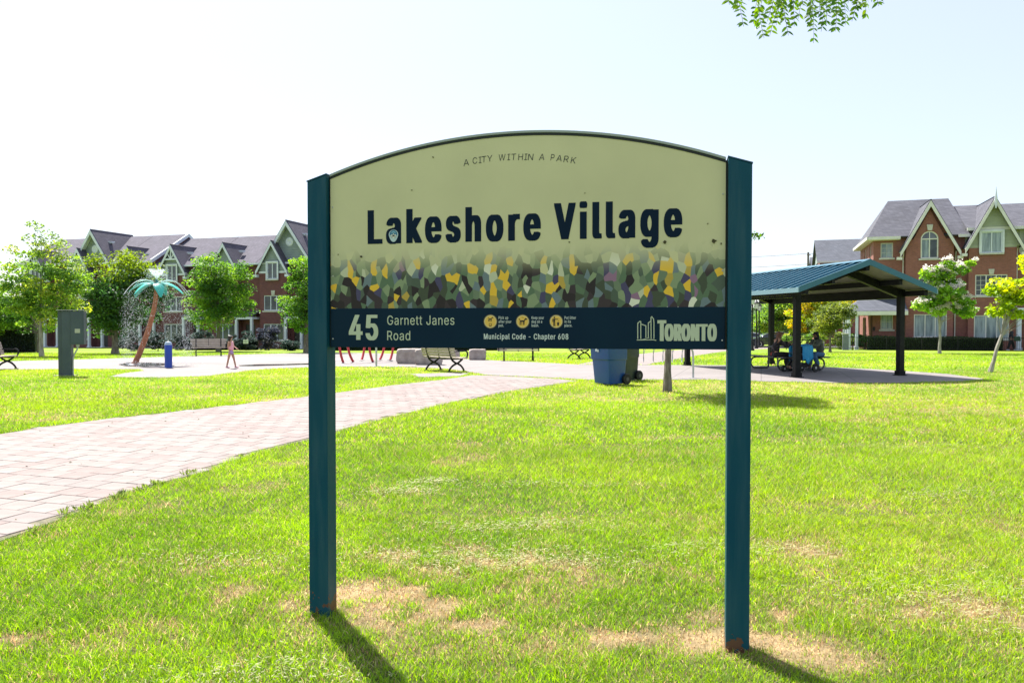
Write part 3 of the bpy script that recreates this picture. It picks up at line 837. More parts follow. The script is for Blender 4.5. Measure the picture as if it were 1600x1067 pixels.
g = MB(); g.prism([(c - .15, 8.86), (c + .15, 8.86), (c + .22, 9.32), (c - .22, 9.32)], .1, o=-.07); g.build('keystone', M_stone, aw)
window(h1, -3.35, -2.45, 6.85, 8.05, .6, 1, frame=M_stone, glass=M_curtain, bars=2)
window(h1, -3.3, -2.4, 1.15, 2.35, .6, 1, frame=M_stone, glass=M_curtain, bars=1)
window(h1, -1.0, 1.3, .55, 2.35, .0, 3, frame=M_cream, glass=M_curtain, key=True)
window(h1, -.7, .95, 3.6, 5.2, .0, 3, frame=M_cream, glass=M_glass, key=True)
# panes of the side wall
for a0, a1, z0, z1 in ((2.2, 3.0, 6.7, 8.0), (5.6, 6.4, 6.7, 8.0), (2.4, 3.6, 3.6, 5.2), (6.0, 6.8, 3.6, 5.2)):
    m_ = MB(); m_.b2(-3.80, -3.70, a0, a0 + .08, z0, z1); m_.b2(-3.80, -3.70, a1 - .08, a1, z0, z1); m_.b2(-3.80, -3.70, a0 + .08, a1 - .08, z0, z0 + .08); m_.b2(-3.80, -3.70, a0 + .08, a1 - .08, z1 - .08, z1)
    fr = m_.build('side_window', M_cream, h1)
    m_ = MB(); m_.b2(-3.76, -3.74, a0 + .08, a1 - .08, z0 + .08, z1 - .08); m_.build('pane', M_glass, fr)
r = MB()
e0, e1 = -4.35, 2.85; ft, bt_ = .1, 9.7; ez = 8.5; rz = 12.0; rl, rr, rt = -2.25, 2.3, 4.9
r.slab([(e0, ft, ez), (e1, ft, ez), (rr, rt, rz), (rl, rt, rz)], .12)
r.slab([(e0, bt_, ez), (e1, bt_, ez), (rr, rt, rz), (rl, rt, rz)], .12)
r.slab([(e0, ft, ez), (rl, rt, rz), (e0, bt_, ez)], .12)
r.slab([(e1, ft, ez), (rr, rt, rz), (e1, bt_, ez)], .12)
r.build('roof', M_roof_r, h1)
m_ = MB(); m_.b2(e0 - .02, -2.0, ft - .1, ft + .02, ez - .22, ez + .0); m_.b2(e0 - .1, e0 + .02, ft - .1, bt_, ez - .22, ez + .0); m_.b2(2.05, e1, ft - .1, ft + .02, ez - .22, ez); m_.build('gutter', M_cream, h1)
m_ = MB(); m_.b2(e0 + .02, -2.0, ft + .02, .6, ez - .26, ez - .2); m_.b2(e0 + .02, -3.87, .6, bt_ - .2, ez - .26, ez - .2); m_.build('soffit', M_cream, h1)
pipe(h1, -1.72, .6, ZR, 7.0, M_cream); pipe(h1, 1.95, .6, ZR, 7.0, M_cream)
# corner porch
pr = MB(); q0, q1, u0, u1 = -6.1, -1.65, -1.5, 3.6
ap0, ap1 = (-4.6, .9, 3.75), (-1.65, .9, 3.75)
pr.slab([(q0, u0, 2.6), (q1, u0, 2.6), ap1, ap0], .1); pr.slab([(q0, u1, 2.6), (q0, u0, 2.6), ap0], .1); pr.slab([(q0, u1, 2.6), (-3.9, u1, 2.6), (-3.9, .9, 3.75), ap0], .1)
pr.build('porch_roof', M_roof_d, h1)
m_ = MB(); m_.b2(q0, q1, u0 - .02, u0 + .1, 2.28, 2.58); m_.b2(q0 - .0, q0 + .12, u0 + .1, u1, 2.28, 2.58); m_.b2(q0 + .12, q1, u0 + .1, .6, 2.28, 2.34); m_.b2(q0 + .12, -3.87, .6, u1, 2.28, 2.34); m_.build('porch_fascia', M_cream, h1)
for (a_, b_) in ((-5.8, -1.25), (-5.25, -1.25), (-5.8, .5), (-5.8, 2.4)):
    m_ = MB(); m_.box((a_, b_, (2.28 + ZR) / 2), (.2, .2, 2.28 - ZR)); m_.box((a_, b_, ZR + .2), (.28, .28, .4)); m_.build('column', M_white, h1)
m_ = MB(); m_.b2(-4.45, -4.35, .7, 1.9, ZR + .1, 2.1); m_.build('door', mat('wood_brown_door', (.12, .045, .03), rough=.5), h1)
m_ = MB(); m_.box((-1.9 - 1.9, .5, 1.2), (.14, .18, .3)); m_.build('wall_lamp', M_black, h1)

h2 = rthing('townhouse', 0, 0, 'red brick townhouse with sage siding gable and finial, right of the arched window house', group='brick houses behind the right hedge')
w = MB()
wall_open(w, 2.6, 2.95, ZR - .3, 7.4, .6, .3, []); 
wall_open(w, 2.6, 6.25, ZR - .3, 7.4, .601, .3, [(5.98, 6.2, 0, 2)])
wall_open(w, 2.75, 5.95, ZR - .3, 7.4, 0, .25, [(3.15, 5.5, .45, 2.25), (3.2, 5.35, 3.75, 5.35), (3.55, 4.95, 7.0, 7.4)])
w.b2(2.75, 3.0, .25, .6, ZR - .3, 7.4); w.b2(5.7, 5.95, .25, .6, ZR - .3, 7.4); w.b2(2.6, 2.9, .9, 9.2, ZR - .3, 7.4); w.b2(5.95, 6.25, .902, 9.2, ZR - .3, 7.4); w.b2(2.9, 5.95, 8.9, 9.2, ZR - .3, 7.4)
w.build('wall', M_brick_r, h2)
m_ = MB(); m_.b2(2.6, 6.25, .64, .9, 7.4, 8.95); wall_open(m_, 2.75, 5.95, 7.4, 7.62, .02, .25, [(3.55, 4.95, 7.4, 7.62)]); m_.build('siding', M_sid_r, h2)
gable_front(h2, 2.5, 6.2, 7.5, 11.1, .05, 5.0, M_sid_r, M_roof_r, M_cream, rake=.30, over=.6, board=.21, hole=(3.4, 5.1, 6.9, 8.75))
m_ = MB(); m_.tube([(4.35, -.68, 10.3), (4.35, -.68, 11.0), (4.35, -.68, 11.35), (4.35, -.68, 11.9)], [.05, .11, .07, .01], 6); m_.build('finial', M_white, h2)
window(h2, 3.55, 4.95, 7.0, 8.6, -.10, 2, frame=M_white, glass=M_curtain, casing=.14)
window(h2, 3.2, 5.35, 3.75, 5.35, .0, 3, frame=M_cream, glass=M_glass, key=True, bars=3)
window(h2, 3.15, 5.5, .45, 2.25, .0, 3, frame=M_cream, glass=M_curtain, key=True)
def low_roof(h, a, b, ez=8.95, rz=11.35):
    r = MB(); r.slab([(a, .1, ez), (b, .1, ez), (b, 4.9, rz), (a, 4.9, rz)], .12); r.slab([(a, 9.7, ez), (b, 9.7, ez), (b, 4.9, rz), (a, 4.9, rz)], .12); r.build('roof', M_roof_r, h)
    m_ = MB(); m_.b2(a, b, -.02, .1, ez - .2, ez + .02); m_.build('gutter', M_cream, h)
low_roof(h2, 2.62, 6.25)
pipe(h2, 6.1, .6, ZR, 7.3, M_cream)

def right_unit(s0, label):
    h = rthing('townhouse', s0, 0, label, group='brick houses behind the right hedge')
    w = MB()
    wall_open(w, 0, 6, ZR - .3, 7.0, .6, .3, [(.5, 1.5, ZR, 1.75), (.45, 1.65, 3.7, 5.3), (3.0, 5.2, .45, 2.25), (3.0, 5.2, 3.7, 5.3)])
    w.b2(0, .3, .9, 9.2, ZR - .3, 7.0); w.b2(5.7, 6, .9, 9.2, ZR - .3, 7.0); w.b2(.3, 5.7, 8.9, 9.2, ZR - .3, 7.0)
    w.build('wall', M_brick_r, h)
    m_ = MB(); wall_open(m_, 0, 6, 7.0, 8.95, .6, .25, [(.5, 1.6, 7.15, 8.6)]); m_.build('siding', M_sid_r, h)
    low_roof(h, 0, 6)
    window(h, .45, 1.65, 3.7, 5.3, .6, 2, frame=M_cream, glass=M_glass, key=True); window(h, .5, 1.6, 7.15, 8.6, .5, 2, frame=M_white, casing=.14, glass=M_curtain)
    window(h, 3.0, 5.2, .45, 2.25, .6, 3, frame=M_cream, glass=M_curtain, key=True); window(h, 3.0, 5.2, 3.7, 5.3, .6, 3, frame=M_cream, key=True)
    gable_front(h, 2.4, 5.8, 7.5, 10.9, .3, 4.5, M_sid_r, M_roof_r, M_cream, rake=.30, over=.4, board=.21)
    m_ = MB(); m_.b2(.5, 1.5, .66, .72, ZR + .15, 1.75); d_ = m_.build('door', M_door, h)
    m_ = MB(); m_.box((.62, .62, .7), (.05, .08, .08)); m_.build('handle', M_stone, d_)
    m_ = MB(); m_.b2(-.45, 1.9, -.75, .58, 2.25, 2.65); m_.b2(-.55, 2.0, -.85, .58, 2.65, 2.78); m_.build('portico', M_white, h)
    for a_ in (-.25, 1.7):
        m_ = MB(); m_.box((a_, -.55, (2.25 + ZR) / 2), (.26, .26, 2.25 - ZR)); m_.box((a_, -.55, ZR + .2), (.36, .36, .4)); m_.build('column', M_white, h)
    m_ = MB(); m_.b2(-.3, 1.9, -.9, .59, ZR - .3, ZR + .14); m_.b2(0, 1.7, -1.3, -.9, ZR - .3, ZR - .02); m_.build('porch_step', M_stone, h)
    return h
right_unit(6.25, 'red brick house with white columned portico at the right edge of the picture')
right_unit(12.27, 'red brick house beyond the right edge, next along from the white portico')

# house behind, its slate roof over the shelter
hb = thing('rear_house', at(1318, 545, 84.0) * 1.0, -R(18), 'brick house with slate blue roof rising behind the picnic shelter', 'house')
hb.location.z = 0
m_ = MB(); m_.b2(-2.5, 7, 0, 9, -1.2, 8.6); m_.build('wall', M_brick_r, hb)
m_ = MB(); m_.slab([(-2.8, -.4, 8.5), (7.3, -.4, 8.5), (7.3, 4.5, 11.3), (-2.8, 4.5, 11.3)], .15); m_.slab([(-2.8, 9.4, 8.5), (7.3, 9.4, 8.5), (7.3, 4.5, 11.3), (-2.8, 4.5, 11.3)], .15)
m_.build('roof', M_roof_d, hb)
m_ = MB(); m_.prism([(0, 8.4), (9, 8.4), (4.5, 11.1)], .2, axis='x', o=-2.5); m_.build('end_gable', M_sid_l, hb)
m_ = MB(); m_.b2(.8, 6.2, -1.6, -.01, -1.2, 7.6); m_.build('bay_wall', M_brick_r, hb)
m_ = MB(); m_.slab([(.5, -2.0, 7.5), (6.5, -2.0, 7.5), (4.6, 1.8, 9.7), (2.4, 1.8, 9.7)], .12); m_.slab([(.5, -2.0, 7.5), (2.4, 1.8, 9.7), (.5, 1.8, 7.5)], .12); m_.slab([(6.5, -2.0, 7.5), (4.6, 1.8, 9.7), (6.5, 1.8, 7.5)], .12); m_.build('bay_roof', M_roof_d, hb)
m_ = MB(); m_.b2(.5, 6.5, -2.08, -1.98, 7.28, 7.5); m_.b2(-2.8, .5, -.48, -.38, 8.3, 8.5); m_.build('gutter', M_cream, hb)
for a_ in (-2.0, -.8):
    m_ = MB(); m_.tube([(a_, -.1, -1), (a_, -.1, 8.2)], .06, 6); m_.build('downspout', M_white, hb)
for a_, z_ in ((1.6, 5.2), (4.0, 5.2), (1.6, 2.2), (4.0, 2.2)):
    window(hb, a_, a_ + 1.3, z_, z_ + 1.4, -1.74, 2, frame=M_cream)
hb2 = copy_tree(hb); hb2.location = at(1302, 545, 104.0); hb2.location.z = -.2
tag(hb2, 'farther slate roofed house stepping out left behind the picnic shelter ridge', 'house')

# ------------------------------------------------------------------ park sign
SL = Vector((-.983, 3.97, 0)); SRt = Vector((1.044, 3.54, 0))
SW = (SRt - SL).length; SA = math.atan2(SRt.y - SL.y, SRt.x - SL.x)
sign = thing('park_sign', SL, SA, 'large arched park name sign on two teal steel posts in the lawn', 'sign')
Minv = (Matrix.Translation(SL) @ Matrix.Rotation(SA, 4, 'Z')).inverted()
def S(px, py, yl=-.024):
    """photo point -> (along, height) on the sign face"""
    o = Minv @ Vector((0, 0, EYE)); d = Minv.to_3x3() @ ray(px, py)
    t = (yl - o.y) / d.y
    return (o.x + d.x * t, o.z + d.z * t)

def post_mat():
    m = mat('teal_post_paint', (.0, .056, .088), (.002, .064, .094), scale=4, rough=.45, bump=.04, bscale=140, spec=.18)
    nt = m.node_tree; p = nt.nodes['Principled BSDF']
    prev = p.inputs['Base Color'].links[0].from_socket
    tc = nd(nt, 'ShaderNodeTexCoord'); sp = nd(nt, 'ShaderNodeSeparateXYZ'); nt.links.new(tc.outputs['Object'], sp.inputs[0])
    nz = nd(nt, 'ShaderNodeTexNoise'); nz.inputs['Scale'].default_value = 26; nz.inputs['Detail'].default_value = 6; nt.links.new(tc.outputs['Object'], nz.inputs['Vector'])
    ma = nd(nt, 'ShaderNodeMapRange'); ma.inputs[1].default_value = .0; ma.inputs[2].default_value = .16; ma.inputs[3].default_value = .54; ma.inputs[4].default_value = .30
    nt.links.new(sp.outputs[2], ma.inputs[0])
    gt = nd(nt, 'ShaderNodeMath', operation='LESS_THAN'); nt.links.new(nz.outputs['Fac'], gt.inputs[0]); nt.links.new(ma.outputs[0], gt.inputs[1])
    mx = nd(nt, 'ShaderNodeMix', data_type='RGBA'); mx.inputs['B'].default_value = (.16, .06, .018, 1)
    lim = nd(nt, 'ShaderNodeMath', operation='LESS_THAN'); lim.inputs[1].default_value = .14; nt.links.new(sp.outputs[2], lim.inputs[0])
    mu = nd(nt, 'ShaderNodeMath', operation='MULTIPLY'); nt.links.new(gt.outputs[0], mu.inputs[0]); nt.links.new(lim.outputs[0], mu.inputs[1])
    mu2 = nd(nt, 'ShaderNodeMath', operation='MULTIPLY'); mu2.inputs[1].default_value = .75; nt.links.new(mu.outputs[0], mu2.inputs[0])
    # dust and faded streaks in the lower half
    n2 = nd(nt, 'ShaderNodeTexNoise'); n2.inputs['Scale'].default_value = 3; n2.inputs['Detail'].default_value = 8
    mp = nd(nt, 'ShaderNodeMapping'); mp.inputs['Scale'].default_value = (8, 8, .8); nt.links.new(tc.outputs['Object'], mp.inputs[0]); nt.links.new(mp.outputs[0], n2.inputs['Vector'])
    md = nd(nt, 'ShaderNodeMapRange'); md.inputs[1].default_value = .45; md.inputs[2].default_value = .8; md.inputs[3].default_value = 0; md.inputs[4].default_value = .5; nt.links.new(n2.outputs['Fac'], md.inputs[0])
    m2 = nd(nt, 'ShaderNodeMix', data_type='RGBA'); m2.inputs['B'].default_value = (.045, .11, .125, 1)
    nt.links.new(md.outputs[0], m2.inputs[0]); nt.links.new(prev, m2.inputs['A'])
    nt.links.new(mu2.outputs[0], mx.inputs[0]); nt.links.new(m2.outputs['Result'], mx.inputs['A']); nt.links.new(mx.outputs['Result'], p.inputs['Base Color'])
    return m
M_post = post_mat()
hp = .052
for k, (a_, zi, zo) in enumerate(((0, 2.262, 2.228), (SW, 2.262, 2.228))):
    m_ = MB(); zl, zr_ = (zo, zi) if k == 0 else (zi, zo)
    x0, x1 = a_ - hp, a_ + hp
    m_.add([(x0, -hp, -.05), (x1, -hp, -.05), (x1, hp, -.05), (x0, hp, -.05), (x0, -hp, zl), (x1, -hp, zr_), (x1, hp, zr_), (x0, hp, zl)], [(0, 1, 5, 4), (1, 2, 6, 5), (2, 3, 7, 6), (3, 0, 4, 7), (4, 5, 6, 7), (0, 3, 2, 1)])
    po = m_.build('post', M_post, sign, bevel=.004)
    c_ = MB(); e = .0025
    c_.add([(x0 - e, -hp - e, zl + .0005), (x1 + e, -hp - e, zr_ + .0005), (x1 + e, hp + e, zr_ + .0005), (x0 - e, hp + e, zl + .0005), (x0 - e, -hp - e, zl + .006), (x1 + e, -hp - e, zr_ + .006), (x1 + e, hp + e, zr_ + .006), (x0 - e, hp + e, zl + .006)], [(0, 1, 5, 4), (1, 2, 6, 5), (2, 3, 7, 6), (3, 0, 4, 7), (4, 5, 6, 7), (0, 3, 2, 1)])
    c_.build('post_cap', mat('teal_cap', (.0, .062, .105), rough=.45), po)
A0, A1 = hp + .010, SW - hp - .010
AM = (A0 + A1) / 2; ZB0 = 1.387; ZB1 = 1.584
def zarc(a, o=0.0):
    RR = 2.88 + o
    return 2.425 + o - (RR - math.sqrt(RR * RR - (a - AM) ** 2))
arcp = [(A0 + (A1 - A0) * k / 48) for k in range(49)]
# dark strips beside the panel; shade of the gaps put into their colour
m_ = MB(); m_.b2(hp + .001, A0, -.012, .03, ZB0, zarc(A0)); m_.b2(A1, SW - hp - .001, -.012, .03, ZB0, zarc(A1)); m_.build('gap_shade_strip', mat('gap_shade', (.02, .03, .025), rough=.6), sign)

def panel_mat():
    m = mat('printed_panel', (.44, .46, .24), rough=.5, spec=.12); nt = m.node_tree; p = nt.nodes['Principled BSDF']
    L = nt.links.new
    tc = nd(nt, 'ShaderNodeTexCoord'); sp = nd(nt, 'ShaderNodeSeparateXYZ'); L(tc.outputs['Object'], sp.inputs[0])
    cb = nd(nt, 'ShaderNodeCombineXYZ'); L(sp.outputs[0], cb.inputs[0]); L(sp.outputs[2], cb.inputs[1])
    # jagged, slightly drawn-out cells
    ws = nd(nt, 'ShaderNodeTexNoise'); ws.inputs['Scale'].default_value = 9; ws.inputs['Detail'].default_value = 1; L(cb.outputs[0], ws.inputs['Vector'])
    wsub = nd(nt, 'ShaderNodeVectorMath', operation='SUBTRACT'); wsub.inputs[1].default_value = (.5, .5, .5); L(ws.outputs['Color'], wsub.inputs[0])
    wsc = nd(nt, 'ShaderNodeVectorMath', operation='SCALE'); wsc.inputs['Scale'].default_value = .05; L(wsub.outputs[0], wsc.inputs[0])
    wad = nd(nt, 'ShaderNodeVectorMath', operation='ADD'); L(cb.outputs[0], wad.inputs[0]); L(wsc.outputs[0], wad.inputs[1])
    mp = nd(nt, 'ShaderNodeMapping'); mp.inputs['Scale'].default_value = (1.15, .72, 1); L(wad.outputs[0], mp.inputs[0])
    vo = nd(nt, 'ShaderNodeTexVoronoi', voronoi_dimensions='2D', distance='EUCLIDEAN'); vo.inputs['Scale'].default_value = 31; vo.inputs['Randomness'].default_value = 1; L(mp.outputs[0], vo.inputs['Vector'])
    sc_ = nd(nt, 'ShaderNodeSeparateColor'); L(vo.outputs['Color'], sc_.inputs[0])
    # height of each cell centre, 0 at the band, 1 at the fade
    dv = nd(nt, 'ShaderNodeSeparateXYZ'); L(vo.outputs['Position'], dv.inputs[0])
    hz = nd(nt, 'ShaderNodeMapRange'); hz.inputs[1].default_value = 1.584 * .72; hz.inputs[2].default_value = 1.90 * .72; L(dv.outputs[1], hz.inputs[0])
    def ramp(stops):
        r = nd(nt, 'ShaderNodeValToRGB'); r.color_ramp.interpolation = 'CONSTANT'
        e = r.color_ramp.elements
        e[0].position = stops[0][0]; e[0].color = (*stops[0][1], 1); e[1].position = stops[1][0]; e[1].color = (*stops[1][1], 1)
        for s_, c_ in stops[2:]:
            x = e.new(s_); x.color = (*c_, 1)
        return r
    char = (.040, .032, .030); plum = (.06, .045, .045); dgr = (.075, .09, .055); grn = (.12, .18, .10); sage = (.26, .32, .17); blue = (.17, .22, .22); purp = (.085, .075, .135); pink = (.30, .17, .24); yel = (.85, .52, .05); ochre = (.52, .36, .07); cream = (.78, .76, .56); pale = (.56, .57, .36)
    low = ramp([(0, char), (.22, plum), (.34, dgr), (.44, (.09, .12, .08)), (.50, purp), (.545, grn), (.66, blue), (.74, sage), (.80, ochre), (.84, yel), (.94, cream), (.975, pink)])
    mid = ramp([(0, dgr), (.12, (.10, .13, .09)), (.24, grn), (.36, (.17, .22, .13)), (.48, purp), (.505, blue), (.62, sage), (.73, yel), (.83, pale), (.92, cream), (.97, pink)])
    top = ramp([(0, (.36, .38, .22)), (.2, (.42, .44, .25)), (.4, (.50, .50, .28)), (.6, pale), (.75, (.64, .60, .30)), (.85, (.36, .40, .26)), (.93, (.40, .36, .24))])
    # large-scale drift so that neighbouring cells share hues in places
    nz = nd(nt, 'ShaderNodeTexNoise'); nz.inputs['Scale'].default_value = 5.5; nz.inputs['Detail'].default_value = 2; L(vo.outputs['Position'], nz.inputs['Vector'])
    k1 = nd(nt, 'ShaderNodeMapRange'); k1.inputs[1].default_value = .25; k1.inputs[2].default_value = .75; L(nz.outputs['Fac'], k1.inputs[0])
    mxr = nd(nt, 'ShaderNodeMix', data_type='FLOAT'); mxr.inputs[0].default_value = .42; L(sc_.outputs[0], mxr.inputs['A']); L(k1.outputs[0], mxr.inputs['B'])
    stretch = nd(nt, 'ShaderNodeMapRange'); stretch.inputs[1].default_value = .14; stretch.inputs[2].default_value = .86; L(mxr.outputs['Result'], stretch.inputs[0])
    for r in (low, mid, top): L(stretch.outputs[0], r.inputs[0])
    j = nd(nt, 'ShaderNodeMath', operation='MULTIPLY_ADD'); j.inputs[1].default_value = .5; j.inputs[2].default_value = -.25; L(sc_.outputs[1], j.inputs[0])
    hj = nd(nt, 'ShaderNodeMath', operation='ADD'); L(hz.outputs[0], hj.inputs[0]); L(j.outputs[0], hj.inputs[1])
    c1 = nd(nt, 'ShaderNodeMath', operation='GREATER_THAN'); c1.inputs[1].default_value = .38; L(hj.outputs[0], c1.inputs[0])
    c2 = nd(nt, 'ShaderNodeMath', operation='GREATER_THAN'); c2.inputs[1].default_value = .78; L(hj.outputs[0], c2.inputs[0])
    m1 = nd(nt, 'ShaderNodeMix', data_type='RGBA'); L(c1.outputs[0], m1.inputs[0]); L(low.outputs[0], m1.inputs['A']); L(mid.outputs[0], m1.inputs['B'])
    m2 = nd(nt, 'ShaderNodeMix', data_type='RGBA'); L(c2.outputs[0], m2.inputs[0]); L(m1.outputs['Result'], m2.inputs['A']); L(top.outputs[0], m2.inputs['B'])
    # printed fade to plain khaki
    fd = nd(nt, 'ShaderNodeMapRange', interpolation_type='SMOOTHSTEP'); fd.inputs[1].default_value = 1.735; fd.inputs[2].default_value = 1.905; L(sp.outputs[2], fd.inputs[0])
    kn = nd(nt, 'ShaderNodeTexNoise'); kn.inputs['Scale'].default_value = 2.2; kn.inputs['Detail'].default_value = 6; L(tc.outputs['Object'], kn.inputs['Vector'])
    kr = nd(nt, 'ShaderNodeValToRGB'); kr.color_ramp.elements[0].position = .3; kr.color_ramp.elements[0].color = (.60, .57, .315, 1); kr.color_ramp.elements[1].position = .7; kr.color_ramp.elements[1].color = (.68, .645, .355, 1); L(kn.outputs['Fac'], kr.inputs[0])
    m3 = nd(nt, 'ShaderNodeMix', data_type='RGBA'); L(fd.outputs[0], m3.inputs[0]); L(m2.outputs['Result'], m3.inputs['A']); L(kr.outputs[0], m3.inputs['B'])
    L(m3.outputs['Result'], p.inputs['Base Color'])
    # grime
    gn = nd(nt, 'ShaderNodeTexNoise'); gn.inputs['Scale'].default_value = 34; gn.inputs['Detail'].default_value = 5
    L(tc.outputs['Object'], gn.inputs['Vector'])
    gr = nd(nt, 'ShaderNodeMapRange'); gr.inputs[1].default_value = .3; gr.inputs[2].default_value = .7; gr.inputs[3].default_value = .28; gr.inputs[4].default_value = .42; L(gn.outputs['Fac'], gr.inputs[0]); L(gr.outputs[0], p.inputs['Roughness'])
    return m
M_panel = panel_mat()
m_ = MB(); m_.prism([(a_, ZB1 - .02) for a_ in (A0, A1)] + [(a_, zarc(a_, -.012)) for a_ in reversed(arcp)], .045, o=-.022); m_.build('panel', M_panel, sign, fix=True)
m_ = MB(); m_.b2(A0, A1, -.025, .023, ZB0, ZB1)
M_navy = mat('navy_band', (.001, .016, .036), (.002, .022, .042), scale=3, rough=.4, detail=6, spec=.12)
band = m_.build('name_band', M_navy, sign, bevel=.0015)
# curved edge trim and the dark seam below it
def ring_strip(z0, z1, y0, y1):
    V_, F_ = [], []
    for a_ in arcp:
        V_ += [(a_, y0, zarc(a_, z0)), (a_, y0, zarc(a_, z1)), (a_, y1, zarc(a_, z1)), (a_, y1, zarc(a_, z0))]
    for k in range(len(arcp) - 1):
        b = 4 * k
        for q in range(4): F_.append((b + q, b + (q + 1) % 4, b + 4 + (q + 1) % 4, b + 4 + q))
    F_ += [(0, 1, 2, 3), (4 * 48 + 3, 4 * 48 + 2, 4 * 48 + 1, 4 * 48)]
    return MB().add(V_, F_)
ring_strip(.0, .011, -.030, .03).build('edge_trim', mat('grey_green_trim', (.30, .34, .28), rough=.4), sign)
ring_strip(-.0118, -.0002, -.0245, .02).build('edge_seam', mat('dark_seam', (.010, .016, .012), rough=.6), sign)

# lettering
LFONT = None
try:
    import os
    _f = os.path.join(bpy.utils.system_resource('DATAFILES'), 'fonts', 'Inter.woff2')      # Blender's own interface face
    if os.path.exists(_f): LFONT = bpy.data.fonts.load(_f)
except Exception: LFONT = None
def glyph_mesh(text, bold=0.0, cond=1.0, shear=0.0, spacing=1.0, rows=70):
    """filled outlines of a line of text; bold widens every stem sideways (in em)"""
    cu = bpy.data.curves.new('lettering', 'FONT'); cu.body = text; cu.size = 1.0; cu.space_character = spacing; cu.shear = shear
    cu.fill_mode = 'NONE'; cu.resolution_u = 6
    if LFONT: cu.font = LFONT
    ob = bpy.data.objects.new('lettering', cu); COL.objects.link(ob)
    dg = bpy.context.evaluated_depsgraph_get(); dg.update()
    me = bpy.data.meshes.new_from_object(ob.evaluated_get(dg))
    bpy.data.objects.remove(ob)
    V0 = np.zeros(len(me.vertices) * 3); me.vertices.foreach_get('co', V0); V0 = V0.reshape(-1, 3)
    nb = {}
    for e in me.edges:
        nb.setdefault(e.vertices[0], []).append(e.vertices[1]); nb.setdefault(e.vertices[1], []).append(e.vertices[0])
    E_, seen = [], set()
    for st_ in range(len(V0)):
        if st_ in seen or st_ not in nb: continue
        lp = [st_]; seen.add(st_); cur = st_
        while True:
            nx_ = [q for q in nb[cur] if q not in seen]
            if not nx_: break
            cur = nx_[0]; seen.add(cur); lp.append(cur)
        # keep the direction in which the outline was stored
        for k in range(len(lp)):
            u, v = V0[lp[k - 1]], V0[lp[k]]; E_.append((u[0] * cond, u[1], v[0] * cond, v[1]))
    E_ = np.array(E_); ylo, yhi = V0[:, 1].min() - bold * .3, V0[:, 1].max() + bold * .3
    def spans(y):
        a_, b_ = E_[:, 1], E_[:, 3]; hit = (a_ > y) != (b_ > y)
        e = E_[hit]
        if not len(e): return []
        x = e[:, 0] + (y - e[:, 1]) / (e[:, 3] - e[:, 1]) * (e[:, 2] - e[:, 0]); sg = np.where(e[:, 3] > e[:, 1], 1, -1)
        o = np.argsort(x); r_, w_, st = [], 0, None
        for k in o:
            n_ = w_ + sg[k]
            if w_ == 0 and n_ != 0: st = x[k]
            if w_ != 0 and n_ == 0: r_.append((st - bold, x[k] + bold))
            w_ = n_
        return [q for q in r_ if q[1] > q[0]]
    nrow = int((yhi - ylo) / .52 * rows); AV, AF = [], []; hy = (yhi - ylo) / nrow
    for k in range(nrow):
        y = ylo + (k + .5) * hy; L_ = []
        for dy in ((0,) if bold <= 0 else (0, bold * .25, -bold * .25)): L_ += spans(y + dy)
        L_.sort(); M_ = []
        for q in L_:
            if M_ and q[0] <= M_[-1][1]: M_[-1] = (M_[-1][0], max(M_[-1][1], q[1]))
            else: M_.append(q)
        for x0, x1 in M_:
            b0 = len(AV); AV += [(x0, y - hy / 2, 0), (x1, y - hy / 2, 0), (x1, y + hy / 2, 0), (x0, y + hy / 2, 0)]; AF.append([b0, b0 + 1, b0 + 2, b0 + 3])
    bpy.data.meshes.remove(me)
    co = np.array(AV); F_ = AF
    return co, F_

CAPH = None
def lettering(name, text, a0, a1, z, caph, mat_, y=-.0232, bold=0.0, cond=1.0, shear=0.0, spacing=1.0, parent=None):
    """text on the sign face: left and right edge, baseline height, capital height"""
    global CAPH
    if CAPH is None:
        c_, f_ = glyph_mesh('H'); CAPH = c_[:, 1].max() - c_[:, 1].min()
    co, F_ = glyph_mesh(text, bold, cond, shear, spacing)
    sx = (a1 - a0) / (co[:, 0].max() - co[:, 0].min()); sz = caph / CAPH
    V_ = np.stack([a0 + (co[:, 0] - co[:, 0].min()) * sx, np.full(len(co), y), z + co[:, 1] * sz], -1)
    me = bpy.data.meshes.new(name); me.from_pydata([tuple(v) for v in V_], [], F_)
    me.materials.append(mat_); me.update()
    bm = bmesh.new(); bm.from_mesh(me)
    for f in bm.faces:
        if f.normal.y > 0: f.normal_flip()
    bm.to_mesh(me); bm.free()
    return link_mesh(name, me, None, parent or sign)
M_ink = mat('navy_lettering', (.001, .012, .030), rough=.5, spec=.12)
M_pale = mat('pale_lettering', (.50, .55, .37), rough=.4)
M_pale2 = mat('white_lettering', (.62, .68, .60), rough=.4)
M_dk = mat('black_lettering', (.02, .028, .022), rough=.5)
def span(x0, x1, y, yl=-.0232): return S(x0, y, yl)[0], S(x1, y, yl)[0]
zb = S(640, 378.5)[1]; ch = S(640, 327)[1] - zb
a0, a1 = span(574.5, 845, 378); zk = S(590, 380)[1]
lettering('park_name_lettering', 'Lakeshore', a0, a1, zk, S(590, 329.5)[1] - zk, M_ink, bold=.035, cond=.62, spacing=1.30)
a0, a1 = span(865.5, 1066, 372); zk = S(885, 372.8)[1]
lettering('park_name_lettering', 'Village', a0, a1, zk, S(885, 318.4)[1] - zk, M_ink, bold=.035, cond=.62, spacing=1.30)
YB = -.0262
def bt(name, text, x0, x1, yb, yt, m_=M_pale, **kw):
    a0, a1 = span(x0, x1, yb, YB); xm = (x0 + x1) / 2; z0 = S(xm, yb, YB)[1]
    return lettering(name, text, a0, a1, z0, S(xm, yt, YB)[1] - z0, m_, y=YB, **kw)
bt('street_number_lettering', '45', 545, 591, 530.5, 492.5, bold=.026, cond=.66, spacing=1.15)
